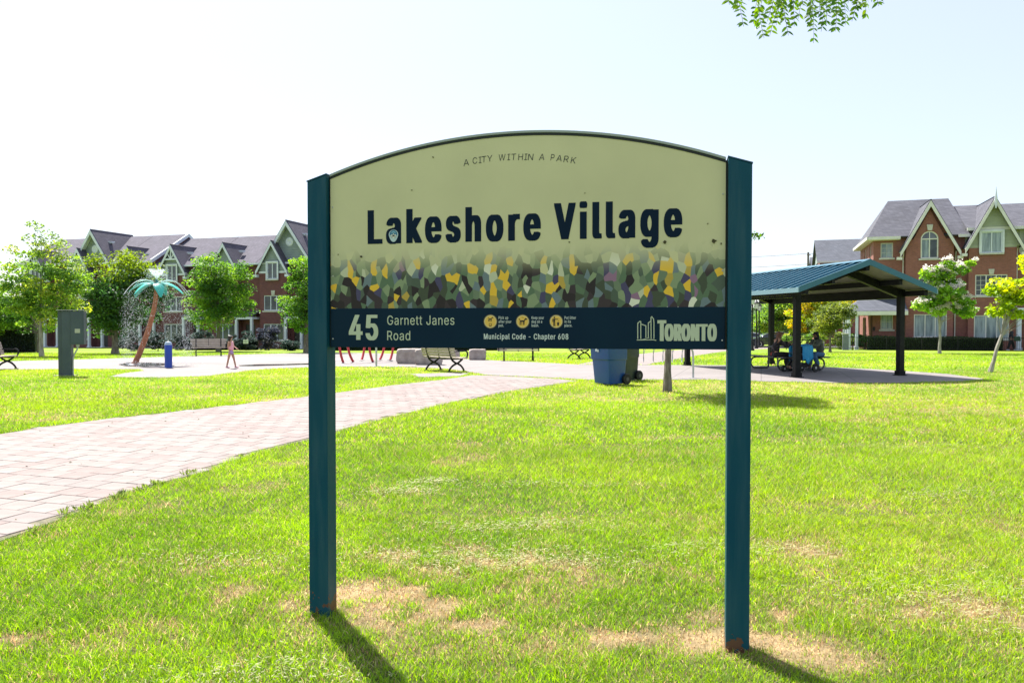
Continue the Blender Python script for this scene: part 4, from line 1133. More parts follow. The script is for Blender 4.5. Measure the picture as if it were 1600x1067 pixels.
bt('street_name_lettering', 'Garnett Janes', 605, 710, 507.5, 493, bold=.003, cond=.62, spacing=1.08)
bt('street_name_lettering', 'Road', 605, 641, 531.5, 517, bold=.003, cond=.62, spacing=1.08)
bt('bylaw_lettering', 'Municipal Code - Chapter 608', 756, 888, 530, 521.5, M_pale2, bold=.016, cond=.62, spacing=1.15)
for (x_, lines) in ((779, ('Pick up', 'after your', 'pet.')), (830.5, ('Keep your', 'dog on a', 'leash.')), (882, ('Put litter', 'in its', 'place.'))):
    wd = {'Pick up': 15, 'after your': 20, 'pet.': 8, 'Keep your': 19.5, 'dog on a': 16.5, 'leash.': 11.5, 'Put litter': 18, 'in its': 10, 'place.': 12}
    for k, ln in enumerate(lines):
        bt('notice_lettering', ln, x_, x_ + wd[ln], 498.6 + 6.0 * k, 494.2 + 6.0 * k, M_pale2, bold=.010, cond=.7, spacing=1.1)
# city word mark
bt('city_name_lettering', 'T', 1027, 1041, 532, 501, bold=.042, cond=.45)
bt('city_name_lettering', 'ORONTO', 1038.2, 1120, 532, 507, bold=.045, cond=.50, spacing=1.16)
def ribbon(mb, pts, w, y):
    """flat stroke with mitred joints, (x, z) points"""
    P = [Vector(p) for p in pts]; n = len(P); Lf, Rt = [], []
    for k in range(n):
        d0 = (P[k] - P[k - 1]).normalized() if k else (P[1] - P[0]).normalized()
        d1 = (P[k + 1] - P[k]).normalized() if k < n - 1 else d0
        t = (d0 + d1)
        if t.length < .1: t = d1
        t.normalize(); nn = Vector((-t.y, t.x)); q = min(2.0, 1 / max(.3, nn.dot(Vector((-d1.y, d1.x)))))
        Lf.append(P[k] + nn * w / 2 * q); Rt.append(P[k] - nn * w / 2 * q)
    vs = [(v.x, y, v.y) for v in Lf] + [(v.x, y, v.y) for v in Rt]
    mb.add(vs, [(k, n + k, n + k + 1, k + 1) for k in range(n - 1)])
lg = MB()
def SP(L): return [S(x, y, YB) for x, y in L]
z_ = lambda x, y: (980 + x / 10.0, 480 + y / 10.0)
ribbon(lg, SP([z_(165, 495), z_(165, 250), z_(200, 220), z_(212, 225), z_(212, 495)]), .0042, YB)
ribbon(lg, SP([z_(212, 262), z_(292, 290), z_(292, 475)]), .0042, YB - .0003)
ribbon(lg, SP([z_(330, 475), z_(330, 245), z_(372, 215), z_(372, 160), z_(385, 148), z_(412, 185), z_(418, 240), z_(418, 495)]), .0042, YB - .0006)
ribbon(lg, SP([z_(372, 225), z_(374, 495)]), .0042, YB - .0009)
ribbon(lg, SP([z_(150, 515), z_(250, 503), z_(345, 473)]), .003, YB - .0012)
ribbon(lg, SP([z_(150, 512), z_(400, 508), z_(455, 518)]), .0038, YB - .0015)
for k in range(0): pass
lo = lg.build('city_emblem', M_pale, sign, fix=False)
# slogan, letter by letter along a gentle arch
slog = [('A', 728.5, 259), ('C', 742.5, 256), ('I', 750.5, 255), ('T', 757, 254), ('Y', 766, 252.5), ('W', 785, 251), ('I', 795, 250.5), ('T', 803, 250.3), ('H', 813.5, 250.3), ('I', 821.5, 250.3), ('N', 829, 250.5), ('A', 846, 250.5), ('P', 863, 251), ('A', 873, 252.3), ('R', 884, 253.5), ('K', 895.5, 255.5)]
wid = {'A': 8.5, 'C': 7, 'I': 1.1, 'T': 7.5, 'Y': 8, 'W': 10.5, 'H': 8, 'N': 9, 'P': 6, 'R': 7.5, 'K': 8.5}
acc = MB(); fo = MB()
for k, (c_, xc, yb_) in enumerate(slog):
    co, F_ = glyph_mesh(c_, -.006, 1.0, .10)
    q = (co[:, 0].max() - co[:, 0].min())
    sx = wid[c_] / q if c_ != 'I' else None
    s0 = S(xc, yb_); s1 = S(xc, yb_ - 10.0); sc = (s1[1] - s0[1]) / .52
    pxm = (S(xc + 1, yb_)[0] - s0[0])
    ang = -(xc - 818) / 80 * .12
    xc0 = (co[:, 0].max() + co[:, 0].min()) / 2
    V_ = []
    for v in co:
        x = (v[0] - xc0) * (wid[c_] / q * pxm if c_ != 'I' else sc); z = v[1] * sc
        V_.append((s0[0] + x * math.cos(ang) - z * math.sin(ang), -.0233, s0[1] + x * math.sin(ang) + z * math.cos(ang)))
    acc.add(V_, F_)
acc.build('slogan_lettering', M_dk, sign, fix=False)
# pictograms
M_yel = mat('yellow_disc', (.80, .50, .075), rough=.4); M_pdk = mat('pictogram_ink', (.02, .012, .005), rough=.5)
def disc(parent, c, r, y, m_, name, n=32):
    mb = MB(); V_ = [(c[0] + r * math.cos(2 * PI * k / n), y, c[1] + r * math.sin(2 * PI * k / n)) for k in range(n)]
    mb.add(V_, [tuple(range(n))]); return mb.build(name, m_, parent, fix=False)
def flat(mb, c, r, pts, y): mb.add([(c[0] + x * r, y, c[1] + z * r) for x, z in pts], [tuple(range(len(pts)))])
def dogshape(mb, c, r, s, oy, y):
    f = lambda L: [(x * s, z * s + oy) for x, z in L]
    flat(mb, c, r, f([(-.42, -.02), (.30, -.05), (.34, .22), (-.40, .20)]), y)              # body
    flat(mb, c, r, f([(.18, .10), (.34, .05), (.52, .42), (.36, .46)]), y - .0001)           # neck
    flat(mb, c, r, f([(.34, .36), (.50, .26), (.78, .34), (.76, .44), (.50, .58), (.38, .52)]), y - .0002)  # head
    flat(mb, c, r, f([(-.42, .12), (-.36, .20), (-.56, .52), (-.64, .48)]), y - .0003)       # tail
    for x in (-.40, -.22, .12, .28):
        flat(mb, c, r, f([(x - .07, .05), (x + .05, .05), (x + .02, -.52), (x - .08, -.52)]), y - .0004 - abs(x) * .0002)
for k, (px_, py_) in enumerate(((766.2, 502.3), (816.6, 502.3), (869, 502.3))):
    c_ = S(px_, py_, YB); r_ = S(px_ + 10, py_, YB)[0] - c_[0]
    d0 = disc(sign, c_, r_ * 1.08, YB + .0004, mat('disc_rim', (.14, .10, .03), rough=.5), 'pictogram')
    disc(d0, c_, r_ * .96, YB - .0001, mat('pale_rim', (.72, .62, .30), rough=.5), 'rim')
    disc(d0, c_, r_ * .86, YB - .0004, M_yel, 'disc')
    fg = MB(); yy = YB - .0008
    if k == 0:
        dogshape(fg, c_, r_, .62, .33, yy)
        flat(fg, c_, r_, [(-.22, -.30), (.22, -.30), (.16, -.74), (-.16, -.74)], yy - .001)
    elif k == 1:
        dogshape(fg, c_, r_, .95, -.02, yy)
        flat(fg, c_, r_, [(.30, .38), (.26, .42), (-.10, .72), (-.12, .68)], yy - .001)
    else:
        flat(fg, c_, r_, [(-.28 + .13 * math.cos(t), .62 + .13 * math.sin(t)) for t in np.linspace(0, 2 * PI, 10, endpoint=False)], yy)
        flat(fg, c_, r_, [(-.44, .44), (-.14, .44), (-.16, -.05), (-.42, -.05)], yy)
        flat(fg, c_, r_, [(-.42, -.05), (-.30, -.05), (-.32, -.72), (-.46, -.72)], yy - .0002); flat(fg, c_, r_, [(-.27, -.05), (-.16, -.05), (-.14, -.72), (-.26, -.72)], yy - .0002)
        flat(fg, c_, r_, [(-.18, .42), (-.18, .30), (.34, .30), (.34, .40)], yy - .0003); flat(fg, c_, r_, [(-.60, .36), (-.46, .42), (-.46, -.1), (-.56, -.1)], yy - .0003)
        flat(fg, c_, r_, [(.12, -.12), (.50, -.12), (.42, -.66), (.18, -.66)], yy - .0002); flat(fg, c_, r_, [(.30, .12), (.40, .14), (.36, .04), (.28, .02)], yy - .0002)
    fg.build('figure', M_pdk, d0, fix=False)
    if k == 0:
        f2 = MB(); flat(f2, c_, r_, [(-.16, -.36), (.16, -.36), (.11, -.62), (-.11, -.62)], yy - .0014); f2.build('bag_mouth', M_yel, d0, fix=False)
# round sticker over the second letter
stc = S(614.8, 366.5); r_ = S(622.2, 366)[0] - stc[0]
n = 28
mb = MB(); mb.add([(stc[0] + r_ * math.cos(t), -.0240, stc[1] + r_ * .95 * math.sin(t) - (0 if math.sin(t) > -.5 else r_ * .55 * (-math.sin(t) - .5) * 2)) for t in [2 * PI * k / n for k in range(n)]], [tuple(range(n))])
stk = mb.build('round_sticker', mat('sticker_rim', (.50, .62, .58), rough=.4), sign, fix=False)
disc(stk, (stc[0], stc[1] + r_ * .05), r_ * .82, -.0243, mat('sticker_teal', (.03, .16, .26), rough=.4), 'sticker_face')
mb = MB(); flat(mb, stc, r_, [(-.72, -.30), (-.40, .05), (-.22, -.12), (0, .28), (.22, -.12), (.40, .05), (.72, -.30), (.42, -.56), (0, -.82), (-.42, -.56)], -.0246); mb.build('sticker_peaks', mat('sticker_cream', (.66, .68, .55), rough=.5), stk, fix=False)
mb = MB(); flat(mb, stc, r_, [(-.62, -.30), (-.25, -.32), (0, 0.0), (.25, -.32), (.62, -.30), (.25, -.46), (0, -.36), (-.25, -.46)], -.0249); mb.build('sticker_ridge', M_pdk, stk, fix=False)
mb = MB(); flat(mb, stc, r_, [(-.5, .35), (-.1, .62), (.35, .52), (.55, .25), (.25, .32), (0, .42), (-.3, .28)], -.0247); mb.build('sticker_cloud', mat('sticker_light_blue', (.25, .48, .55), rough=.5), stk, fix=False)
# dried bits stuck on the face
for px_, py_, s_ in ((1039, 379, 5), (1115, 376, 6), (1127, 381, 2.5), (889.5, 378.5, 2.2), (676.5, 246, 1.8), (1106, 349.5, 1.5), (643.7, 297.5, 1.5), (565, 401, 2.5), (528.5, 398, 1.5), (914, 302, 1.2)):
    c_ = S(px_, py_); r_ = S(px_ + s_, py_)[0] - c_[0]; mb = MB()
    a_ = random.uniform(0, 6)
    pts = [(math.cos(a_ + t) * random.uniform(.25, 1.0), math.sin(a_ + t) * random.uniform(.25, 1.0)) for t in np.linspace(0, 2 * PI, 9, endpoint=False)]
    mb.add([(c_[0] + x * r_, -.0238 - .004 * (i_ % 2), c_[1] + z * r_) for i_, (x, z) in enumerate(pts)] + [(c_[0], -.0236, c_[1])], [(i_, (i_ + 1) % 9, 9) for i_ in range(9)])
    mb.build('dried_leaf_bit', mat('dry_bit', (.07, .06, .02), rough=.9), sign, fix=False)
# screws along the panel ends
for a_ in (A0 + .012, A1 - .012):
    for z_s in (1.43, 1.75, 2.1):
        mb = MB(); mb.lathe([(.004, 0), (.004, .002), (.002, .003)], 8, (a_, -.0255 if z_s < 1.6 else -.0222, z_s), Matrix.Rotation(R(90), 3, 'X')); mb.build('screw', M_stone, sign)
# ------------------------------------------------------------------ picnic shelter
AX = Vector((-.245, .97, 0)).normalized(); BX = Vector((AX.y, -AX.x, 0))     # BX points right
SO = Vector((8.14, 21.95, 0))
sa = math.atan2(BX.y, BX.x)
sh = thing('picnic_shelter', SO, sa, 'open picnic shelter with blue-green ribbed metal roof on black steel posts', 'shelter')
SWD, SLN = 3.5, 6.7
M_sblk = mat('black_steel', (.006, .007, .008), (.012, .013, .014), scale=6, rough=.45, spec=.15)
M_rblue = mat('blue_green_roof_metal', (.012, .105, .165), (.018, .125, .185), scale=3, rough=.42, metal=.0, spec=.6)
M_under = mat('cream_deck_underside', (.26, .25, .20), (.31, .30, .25), scale=3, rough=.6)
for x_, y_ in ((0, 0), (SWD, 0), (0, SLN), (SWD, SLN)):
    m_ = MB(); m_.box((x_, y_, 1.28), (.17, .17, 2.55)); po = m_.build('post', M_sblk, sh, bevel=.012)
    m_ = MB(); m_.box((x_, y_, .02), (.28, .28, .02)); m_.box((x_, y_, .09), (.21, .21, .12)); m_.build('base_plate', M_sblk, po)
cxs = SWD / 2 - .12; EZ, PZ, HW = 2.49, 3.27, 2.24; OV = .95
slope = (PZ - EZ) / HW
def rz_(x): return PZ - abs(x - cxs) * slope
# rafters at each frame (follow the slope), ridge and purlins
for y_ in (0, SLN):
    for sg in (-1, 1):
        m_ = MB(); P = [(cxs, PZ - .10), (cxs + sg * 1.86, rz_(cxs + 1.86) - .10), (cxs + sg * 1.86, rz_(cxs + 1.86) - .34), (cxs, PZ - .34)]
        if sg < 0: P = P[::-1]
        m_.prism(P, .14, o=y_ - .07 + (0.002 if sg > 0 else 0)); m_.build('rafter', M_sblk, sh)
for x_, z_p, w_ in ((cxs, PZ - .17, .12), (cxs - 1.1, rz_(cxs - 1.1) - .17, .10), (cxs + 1.1, rz_(cxs + 1.1) - .17, .10), (cxs - 1.95, rz_(cxs - 1.95) - .17, .12), (cxs + 1.95, rz_(cxs + 1.95) - .17, .12)):
    m_ = MB(); m_.box((x_, SLN / 2, z_p), (w_, SLN + 2 * OV - .12, .16)); m_.build('purlin', M_sblk, sh)
for x_ in (0, SWD):
    m_ = MB(); m_.box((x_, SLN / 2, 2.42), (.16, SLN - .26, .26)); m_.build('side_beam', M_sblk, sh)
# deck sheets and standing seams
y0, y1 = -OV, SLN + OV; npan = 22; pw = (y1 - y0) / npan
for sg in (-1, 1):
    for k in range(npan):
        a_, b_ = y0 + k * pw + .004, y0 + (k + 1) * pw - .004
        m_ = MB(); m_.mi = 0
        xe = cxs + sg * HW
        m_.slab([(cxs + sg * .01, a_, PZ), (xe, a_, EZ), (xe, b_, EZ), (cxs + sg * .01, b_, PZ)], .03)
        pn = m_.build('roof_panel', M_rblue, sh)
        m_ = MB(); m_.slab([(cxs + sg * .012, a_ - .004, PZ + .055), (xe, a_ - .004, EZ + .055), (xe, a_ + .045, EZ + .055), (cxs + sg * .012, a_ + .045, PZ + .055)], .06); m_.build('seam', M_rblue, pn)
        m_ = MB(); m_.slab([(cxs + sg * .02, a_, PZ - .034), (xe, a_, EZ - .034), (xe, b_, EZ - .034), (cxs + sg * .02, b_, PZ - .034)], .02); m_.build('soffit_panel', M_under, pn)
for sg in (-1, 1):
    xe = cxs + sg * (HW + .0)
    m_ = MB(); m_.box((xe + sg * .018, SLN / 2, EZ - .035), (.03, y1 - y0 + .06, .13)); m_.build('eave_trim', mat('pale_blue_trim', (.20, .33, .38), rough=.4), sh)
    for y_ in (y0 - .02, y1 + .02):
        m_ = MB(); P = [(cxs, PZ + .065), (xe, EZ + .065), (xe, EZ - .10), (cxs, PZ - .10)]
        if sg < 0: P = P[::-1]
        m_.prism(P, .03, o=y_ - .015 + (.001 if sg > 0 else 0)); m_.build('verge_trim', M_rblue, sh)
m_ = MB(); m_.slab([(cxs, y0 - .03, PZ + .075), (cxs - .16, y0 - .03, PZ + .015), (cxs - .16, y1 + .03, PZ + .015), (cxs, y1 + .03, PZ + .075)], .012)
m_.slab([(cxs, y0 - .03, PZ + .076), (cxs + .16, y0 - .03, PZ + .016), (cxs + .16, y1 + .03, PZ + .016), (cxs, y1 + .03, PZ + .076)], .012); m_.build('ridge_cap', M_rblue, sh)

# ------------------------------------------------------------------ picnic table
pt = thing('picnic_table', (9.22, 25.75, .01), sa, 'long picnic table with tube legs under the metal roofed shelter', 'table')
M_tub = mat('grey_tube', (.06, .07, .07), (.10, .11, .11), scale=5, rough=.35, metal=.4)
M_tslat = mat('grey_table_slats', (.075, .075, .07), (.12, .115, .10), scale=3, rough=.6)
for k in range(5):
    m_ = MB(); m_.box(((k - 2) * .15, 0, .75), (.142, 2.2, .04)); m_.build('top_board', M_tslat, pt, bevel=.004)
for sg in (-1, 1):
    for k in range(2):
        m_ = MB(); m_.box((sg * .72 + (k - .5) * .15, 0, .445), (.142, 2.2, .04)); m_.build('seat_board', M_tslat, pt, bevel=.004)
for y_ in (-.8, .8):
    for sg in (-1, 1):
        m_ = MB(); m_.tube(spline([(sg * .62, y_, .41), (sg * .80, y_, .36), (sg * .86, y_, .20), (sg * .76, y_, .05), (sg * .58, y_, .03), (sg * .2, y_, .035)], 6), .028, 8)
        m_.tube([(sg * .18, y_, .04), (sg * .18, y_, .73)], .028, 8); m_.tube([(sg * .2, y_ - .001, .40), (sg * .66, y_ - .001, .40)], .022, 8)
        m_.build('leg', M_tub, pt, smooth=True)
# small things on the table
def pl(px_, py_, Y_): return at(px_, py_, Y_)
rt_ = thing('red_shoe', pt.matrix_basis @ Vector((-.73, -.35, .467)), sa + .5, 'red and black child shoe left on the near picnic bench', 'shoe')
m_ = MB(); m_.box((0, 0, .02), (.26, .10, .03)); m_.build('sole', M_black, rt_, bevel=.01)
m_ = MB(); m_.add([(-.12, -.045, .035), (.12, -.04, .035), (.12, .04, .035), (-.12, .045, .035), (-.12, -.035, .13), (-.02, -.03, .11), (-.02, .03, .11), (-.12, .035, .13), (.11, -.03, .06), (.11, .03, .06)], [(0, 1, 8, 5, 4), (3, 7, 6, 9, 2), (4, 5, 6, 7), (5, 8, 9, 6), (1, 2, 9, 8), (0, 4, 7, 3)])
m_.build('upper', mat('red_shoe', (.42, .03, .02), rough=.6), rt_)

# ------------------------------------------------------------------ benches
def make_bench():
    t = thing('park_bench', (0, 0, 0))
    Lb = 1.8
    for k in range(5):
        y_ = -.02 + k * .09 - .22 + .06
        m_ = MB(); m_.box((0, -.20 + k * .092, .435 + (.012 if k in (0, 4) else 0)), (Lb, .078, .032)); m_.build('seat_slat', M_slat, t, bevel=.004)
    for k in range(5):
        z_s = .52 + k * .088; y_ = .235 + k * .026
        m_ = MB(); m_.box((0, y_, z_s), (Lb, .03, .076), Matrix.Rotation(R(-15), 3, 'X')); m_.build('back_slat', M_slat, t, bevel=.004)
    for x_ in (-.62, .62):
        m_ = MB()
        m_.tube(spline([(x_, -.30, .02), (x_, -.26, .10), (x_, -.16, .20), (x_, -.02, .27)], 5), [.034] * 16, 6)
        m_.tube(spline([(x_, .30, .02), (x_, .26, .10), (x_, .14, .20), (x_, -.02, .27)], 5), [.034] * 16, 6)
        m_.tube(spline([(x_, -.24, .40), (x_, -.14, .33), (x_, -.02, .27), (x_, .12, .33), (x_, .20, .42), (x_, .26, .62), (x_, .36, .93)], 5), [.032] * 31, 6)
        m_.tube([(x_, -.25, .40), (x_, .2, .40)], .02, 6)
        m_.box((x_, -.31, .012), (.07, .11, .024)); m_.box((x_, .31, .012), (.07, .11, .024))
        f_ = m_.build('leg_frame', M_iron, t, smooth=True)
        m_ = MB(); xa = x_ + (.24 if x_ > 0 else -.24)
        m_.tube(spline([(xa, -.20, .42), (xa, -.26, .55), (xa, -.20, .66), (xa, 0, .665), (xa, .28, .66)], 5), .026, 6); m_.build('armrest', M_iron, t, smooth=True)
    m_ = MB(); m_.tube(spline([(0, -.22, .41), (0, .18, .41), (0, .26, .62), (0, .35, .92)], 5), .016, 6); m_.build('centre_bracket', M_iron, t, smooth=True)
    return t
bench0 = make_bench()
bl = [((695, 580), -48 + 180, 'slatted bench seen from behind, nearest one below the sign panel'),
      ((326, 556.5), 22, 'slatted bench facing us behind the walking child'),
      ((-6, 578.5), 95, 'slatted bench at the far left edge seen from its end'),
      ((810, 564), 2, 'slatted bench with its back hidden behind the sign, beside the paved back path'),
      ((905, 560.5), 62, 'farthest slatted bench, end on, between the hidden bench and the blue bin')]
for k, (p_, a_, lb) in enumerate(bl):
    b = bench0 if k == 0 else copy_tree(bench0)
    g_ = G(*p_); b.location = g_ + Vector((0, 0, .012)); b.rotation_euler = (0, 0, R(a_)); tag(b, lb, 'bench', 'slatted iron park benches')

# ------------------------------------------------------------------ armour stones
M_rock = mat('stone_block', (.28, .235, .215), (.42, .37, .34), scale=3, rough=.95, bump=.9, bscale=9, detail=8)
def stone(px_, py_, w, d_, h, rz, label, seed):
    r = random.Random(seed)
    bm = bmesh.new(); bmesh.ops.create_cube(bm, size=1)
    bmesh.ops.subdivide_edges(bm, edges=bm.edges[:], cuts=4, use_grid_fill=True)
    for v in bm.verts:
        q = Vector((v.co.x, v.co.y, v.co.z)); nn = mnoise.noise_vector(q * 2.2 + Vector((seed * 3.1, 0, 0)))
        rd = 1 - .06 * (abs(q.x * 2) ** 6 * abs(q.y * 2) ** 6 + abs(q.x * 2) ** 6 * abs(q.z * 2) ** 6 + abs(q.y * 2) ** 6 * abs(q.z * 2) ** 6)
        v.co = Vector((q.x * w, q.y * d_, q.z * h)) * rd + nn * .035
        v.co.z += h / 2 - .02
    me = bpy.data.meshes.new('stone_block'); bm.to_mesh(me); bm.free(); me.materials.append(M_rock)
    o = link_mesh('stone_block', me); o.location = G(px_, py_, .01); o.rotation_euler = (0, 0, rz); tag(o, label, 'stone', 'rough stone seating blocks')
    return o
stone(642, 568, 1.05, .55, .60, R(-14), 'left rough stone block beside the red water hoops', 1)
stone(670, 569.5, 1.0, .6, .62, R(-8), 'rough stone block directly behind the nearest bench', 2)
stone(746, 562.3, .75, .6, .50, R(5), 'rough stone block standing alone right of the nearest bench', 3)
stone(703, 561.5, .9, .55, .42, R(0), 'low rough stone block seen under the nearest bench back', 4)

# ------------------------------------------------------------------ bins
def make_bin(col, dk, label, w=.62, d_=.66, h=1.12):
    t = thing('wheeled_bin', (0, 0, 0), 0, label, 'bin')
    m_ = MB()
    def ring(z_s, sx, sy, oy=0): return [(sx / 2 * (1 if abs(a) < 1.6 else -1) * 1, 0, 0) for a in ()]
    def rr(sx, sy, z_s, oy=0, c_=.06):
        P = []
        for (qx, qy) in ((1, -1), (1, 1), (-1, 1), (-1, -1)):
            for a in (0, .5, 1):
                th = {(1, -1): -PI / 2, (1, 1): 0, (-1, 1): PI / 2, (-1, -1): PI}[(qx, qy)] + a * PI / 2
                P.append((qx * (sx / 2 - c_) + c_ * math.cos(th), qy * (sy / 2 - c_) + c_ * math.sin(th) + oy, z_s))
        return P
    rings = [rr(w * .78, d_ * .74, .03, .03), rr(w * .88, d_ * .84, .62, .02), rr(w * .93, d_ * .90, .645, .01), rr(w * .95, d_ * .92, h - .2), rr(w * 1.06, d_ * 1.04, h - .17), rr(w * 1.06, d_ * 1.04, h - .10)]
    V_ = [v for r in rings for v in r]; n = 12; F_ = [tuple(reversed(range(n)))]
    for i_ in range(len(rings) - 1): F_ += [(i_ * n + k, i_ * n + (k + 1) % n, (i_ + 1) * n + (k + 1) % n, (i_ + 1) * n + k) for k in range(n)]
    F_.append(tuple(range((len(rings) - 1) * n, len(rings) * n)))
    MB().add(V_, F_).build('body', col, t, bevel=.006, smooth=True)
    r2 = [rr(w * 1.10, d_ * 1.08, h - .098), rr(w * 1.10, d_ * 1.08, h - .05), rr(w * .9, d_ * .85, h)]
    V_ = [v for r in r2 for v in r]; F_ = [tuple(reversed(range(n)))]
    for i_ in range(2): F_ += [(i_ * n + k, i_ * n + (k + 1) % n, (i_ + 1) * n + (k + 1) % n, (i_ + 1) * n + k) for k in range(n)]
    F_.append(tuple(range(2 * n, 3 * n))); MB().add(V_, F_).build('lid', dk, t, smooth=True)
    m_ = MB(); m_.tube([(-w * .38, d_ * .60, h - .13), (w * .38, d_ * .60, h - .13)], .018, 8); m_.tube([(-w * .38, d_ * .45, h - .13), (-w * .38, d_ * .60, h - .13)], .018, 6); m_.tube([(w * .38, d_ * .45, h - .13), (w * .38, d_ * .60, h - .13)], .018, 6); m_.build('handle', dk, t)
    for sg in (-1, 1):
        m_ = MB(); m_.lathe([(.05, -.035), (.13, -.035), (.14, -.02), (.14, .02), (.13, .035), (.05, .035)], 18, (sg * w * .46, d_ * .40, .14), Matrix.Rotation(R(90), 3, 'Y')); wh = m_.build('wheel', M_black, t, smooth=True)
        m_ = MB(); m_.lathe([(.02, -.04), (.05, -.04), (.05, .04), (.02, .04)], 12, (sg * w * .46, d_ * .40, .14), Matrix.Rotation(R(90), 3, 'Y')); m_.build('hub', mat('grey_hub', (.06, .06, .065), rough=.5), wh)
    m_ = MB(); m_.tube([(-w * .46, d_ * .40, .14), (w * .46, d_ * .40, .14)], .014, 6); m_.build('axle', M_black, t)
    return t
M_bin = mat('blue_bin_plastic', (.008, .062, .23), (.010, .072, .25), scale=2, rough=.4, spec=.5)
M_bin2 = mat('dark_green_bin_plastic', (.018, .03, .028), (.03, .045, .04), scale=2, rough=.45)
b1 = make_bin(M_bin, M_bin, 'blue wheeled recycling bin with white mark, partly behind the sign band', .74, .74)
b1.location = G(951, 600.5); b1.rotation_euler = (0, 0, R(-62 + 8))
m_ = MB(); Mz = Matrix.Identity(3)
m_.add([(-.095, -.372, .84), (-.03, -.372, .84), (-.03, -.372, .92), (-.075, -.372, .95), (-.095, -.372, .91)], [(0, 1, 2, 3, 4)]); m_.add([(-.02, -.3725, .83), (.03, -.3725, .83), (.03, -.3725, .87), (.0, -.3725, .90), (-.02, -.3725, .87)], [(0, 1, 2, 3, 4)])
m_.build('recycling_mark', M_white, b1, fix=False)
b2 = make_bin(M_bin2, M_bin2, 'dark green wheeled bin standing behind the blue bin', .60, .66); b2.location = G(976, 594.5); b2.rotation_euler = (0, 0, R(-50))
m_ = MB(); m_.tube([(-.29, .32, .12), (-.20, .40, 1.0)], .02, 6); m_.build('side_bar', mat('pale_bar', (.5, .5, .46), rough=.5), b2)

# ------------------------------------------------------------------ bike rack
c0 = G(1083, 590.5); rk = thing('bike_rack', c0, R(12) + PI, 'galvanised tube bike rack with hanging loops right of the bins', 'bike rack')
M_galv = mat('galvanised_steel', (.42, .44, .46), (.52, .54, .56), scale=10, rough=.35, metal=.7)
m_ = MB(); m_.tube(spline([(0, 0, 0), (0, 0, .55), (.03, 0, .78), (.14, 0, .88), (.35, 0, .90)], 6) + [Vector((2.2, 0, .90))] + spline([(2.25, 0, .90), (2.46, 0, .88), (2.56, 0, .78), (2.6, 0, .55), (2.6, 0, 0)], 6), .03, 8); m_.build('rail', M_galv, rk, smooth=True)
for k in range(7):
    x_ = .30 + k * .29
    m_ = MB(); m_.tube(spline([(x_ - .035, -.0, .88), (x_ - .035, -.16, .70), (x_ - .02, -.16, .52), (x_, -.10, .45), (x_ + .02, -.02, .52), (x_ + .035, 0, .70), (x_ + .035, 0, .88)], 5), .010, 6); m_.build('loop', M_galv, rk, smooth=True)
for x_ in (0, 2.6):
    m_ = MB(); m_.box((x_, 0, .008), (.14, .14, .014)); m_.build('base_plate', M_galv, rk)

# ------------------------------------------------------------------ small posts
pole = thing('sign_pole', G(588, 572.5), 0, 'thin grey pole standing by the red hoops, its top behind the sign', 'pole')
m_ = MB(); m_.tube([(0, 0, 0), (0, 0, 2.1)], .035, 8); m_.build('post', M_galv, pole, smooth=True)
m_ = MB(); m_.box((0, -.045, 1.85), (.35, .01, .45)); m_.build('plate', M_white, pole, bevel=.002)

bo = thing('activator_bollard', G(263.3, 574.5, .01), 0, 'royal blue round bollard with pale domed cap on the splash pad', 'bollard')
m_ = MB(); m_.lathe([(.125, 0), (.125, .78), (.12, .80)], 20); m_.build('body', mat('royal_blue_paint', (.008, .045, .34), (.010, .055, .38), scale=3, rough=.35), bo, smooth=True)
m_ = MB(); m_.lathe([(.122, .80), (.12, .85), (.09, .90), (.03, .92)], 20); m_.build('cap', mat('pale_blue_cap', (.35, .45, .60), rough=.3), bo, smooth=True)

# electric cabinet post
ep = thing('electrical_cabinet_post', G(104, 587.5), R(14), 'dark grey electrical post carrying a cabinet with a pale label, on the left lawn', 'utility post')
M_cab = mat('dark_grey_enamel', (.040, .060, .075), (.055, .078, .092), scale=2, rough=.45)
m_ = MB(); m_.b2(-.20, -.075, -.05, .11, 0, 1.92); m_.build('back_channel', M_cab, ep, bevel=.004)
m_ = MB(); m_.b2(-.073, .16, -.13, .13, 0, 1.92); m_.build('post', M_cab, ep, bevel=.008)
m_ = MB(); m_.b2(.163, .52, -.16, .12, .93, 1.91); cb_ = m_.build('cabinet', M_cab, ep, bevel=.008)
m_ = MB(); m_.b2(.20, .49, -.166, -.1605, .98, 1.87); m_.build('cabinet_door', M_cab, cb_, bevel=.002)
m_ = MB(); m_.b2(.28, .42, -.171, -.1665, 1.27, 1.39); m_.build('label_plate', mat('pale_label', (.42, .42, .34), rough=.6), cb_)
m_ = MB(); m_.b2(-.21, .53, -.17, .14, 1.921, 1.94); m_.build('top_cap', M_cab, ep, bevel=.004)
m_ = MB(); m_.tube(spline([(.32, -.05, .93), (.31, -.05, .80), (.22, -.04, .62), (.185, -.03, .45), (.185, -.03, 0)], 5), .022, 8); m_.tube([(.32, -.05, .86), (.32, -.05, .94)], .05, 8); m_.build('conduit', mat('pale_conduit', (.42, .43, .42), rough=.5), ep, smooth=True)
m_ = MB(); m_.b2(-.3, .25, -.22, .22, -.03, .03); m_.build('footing', M_conc, ep)

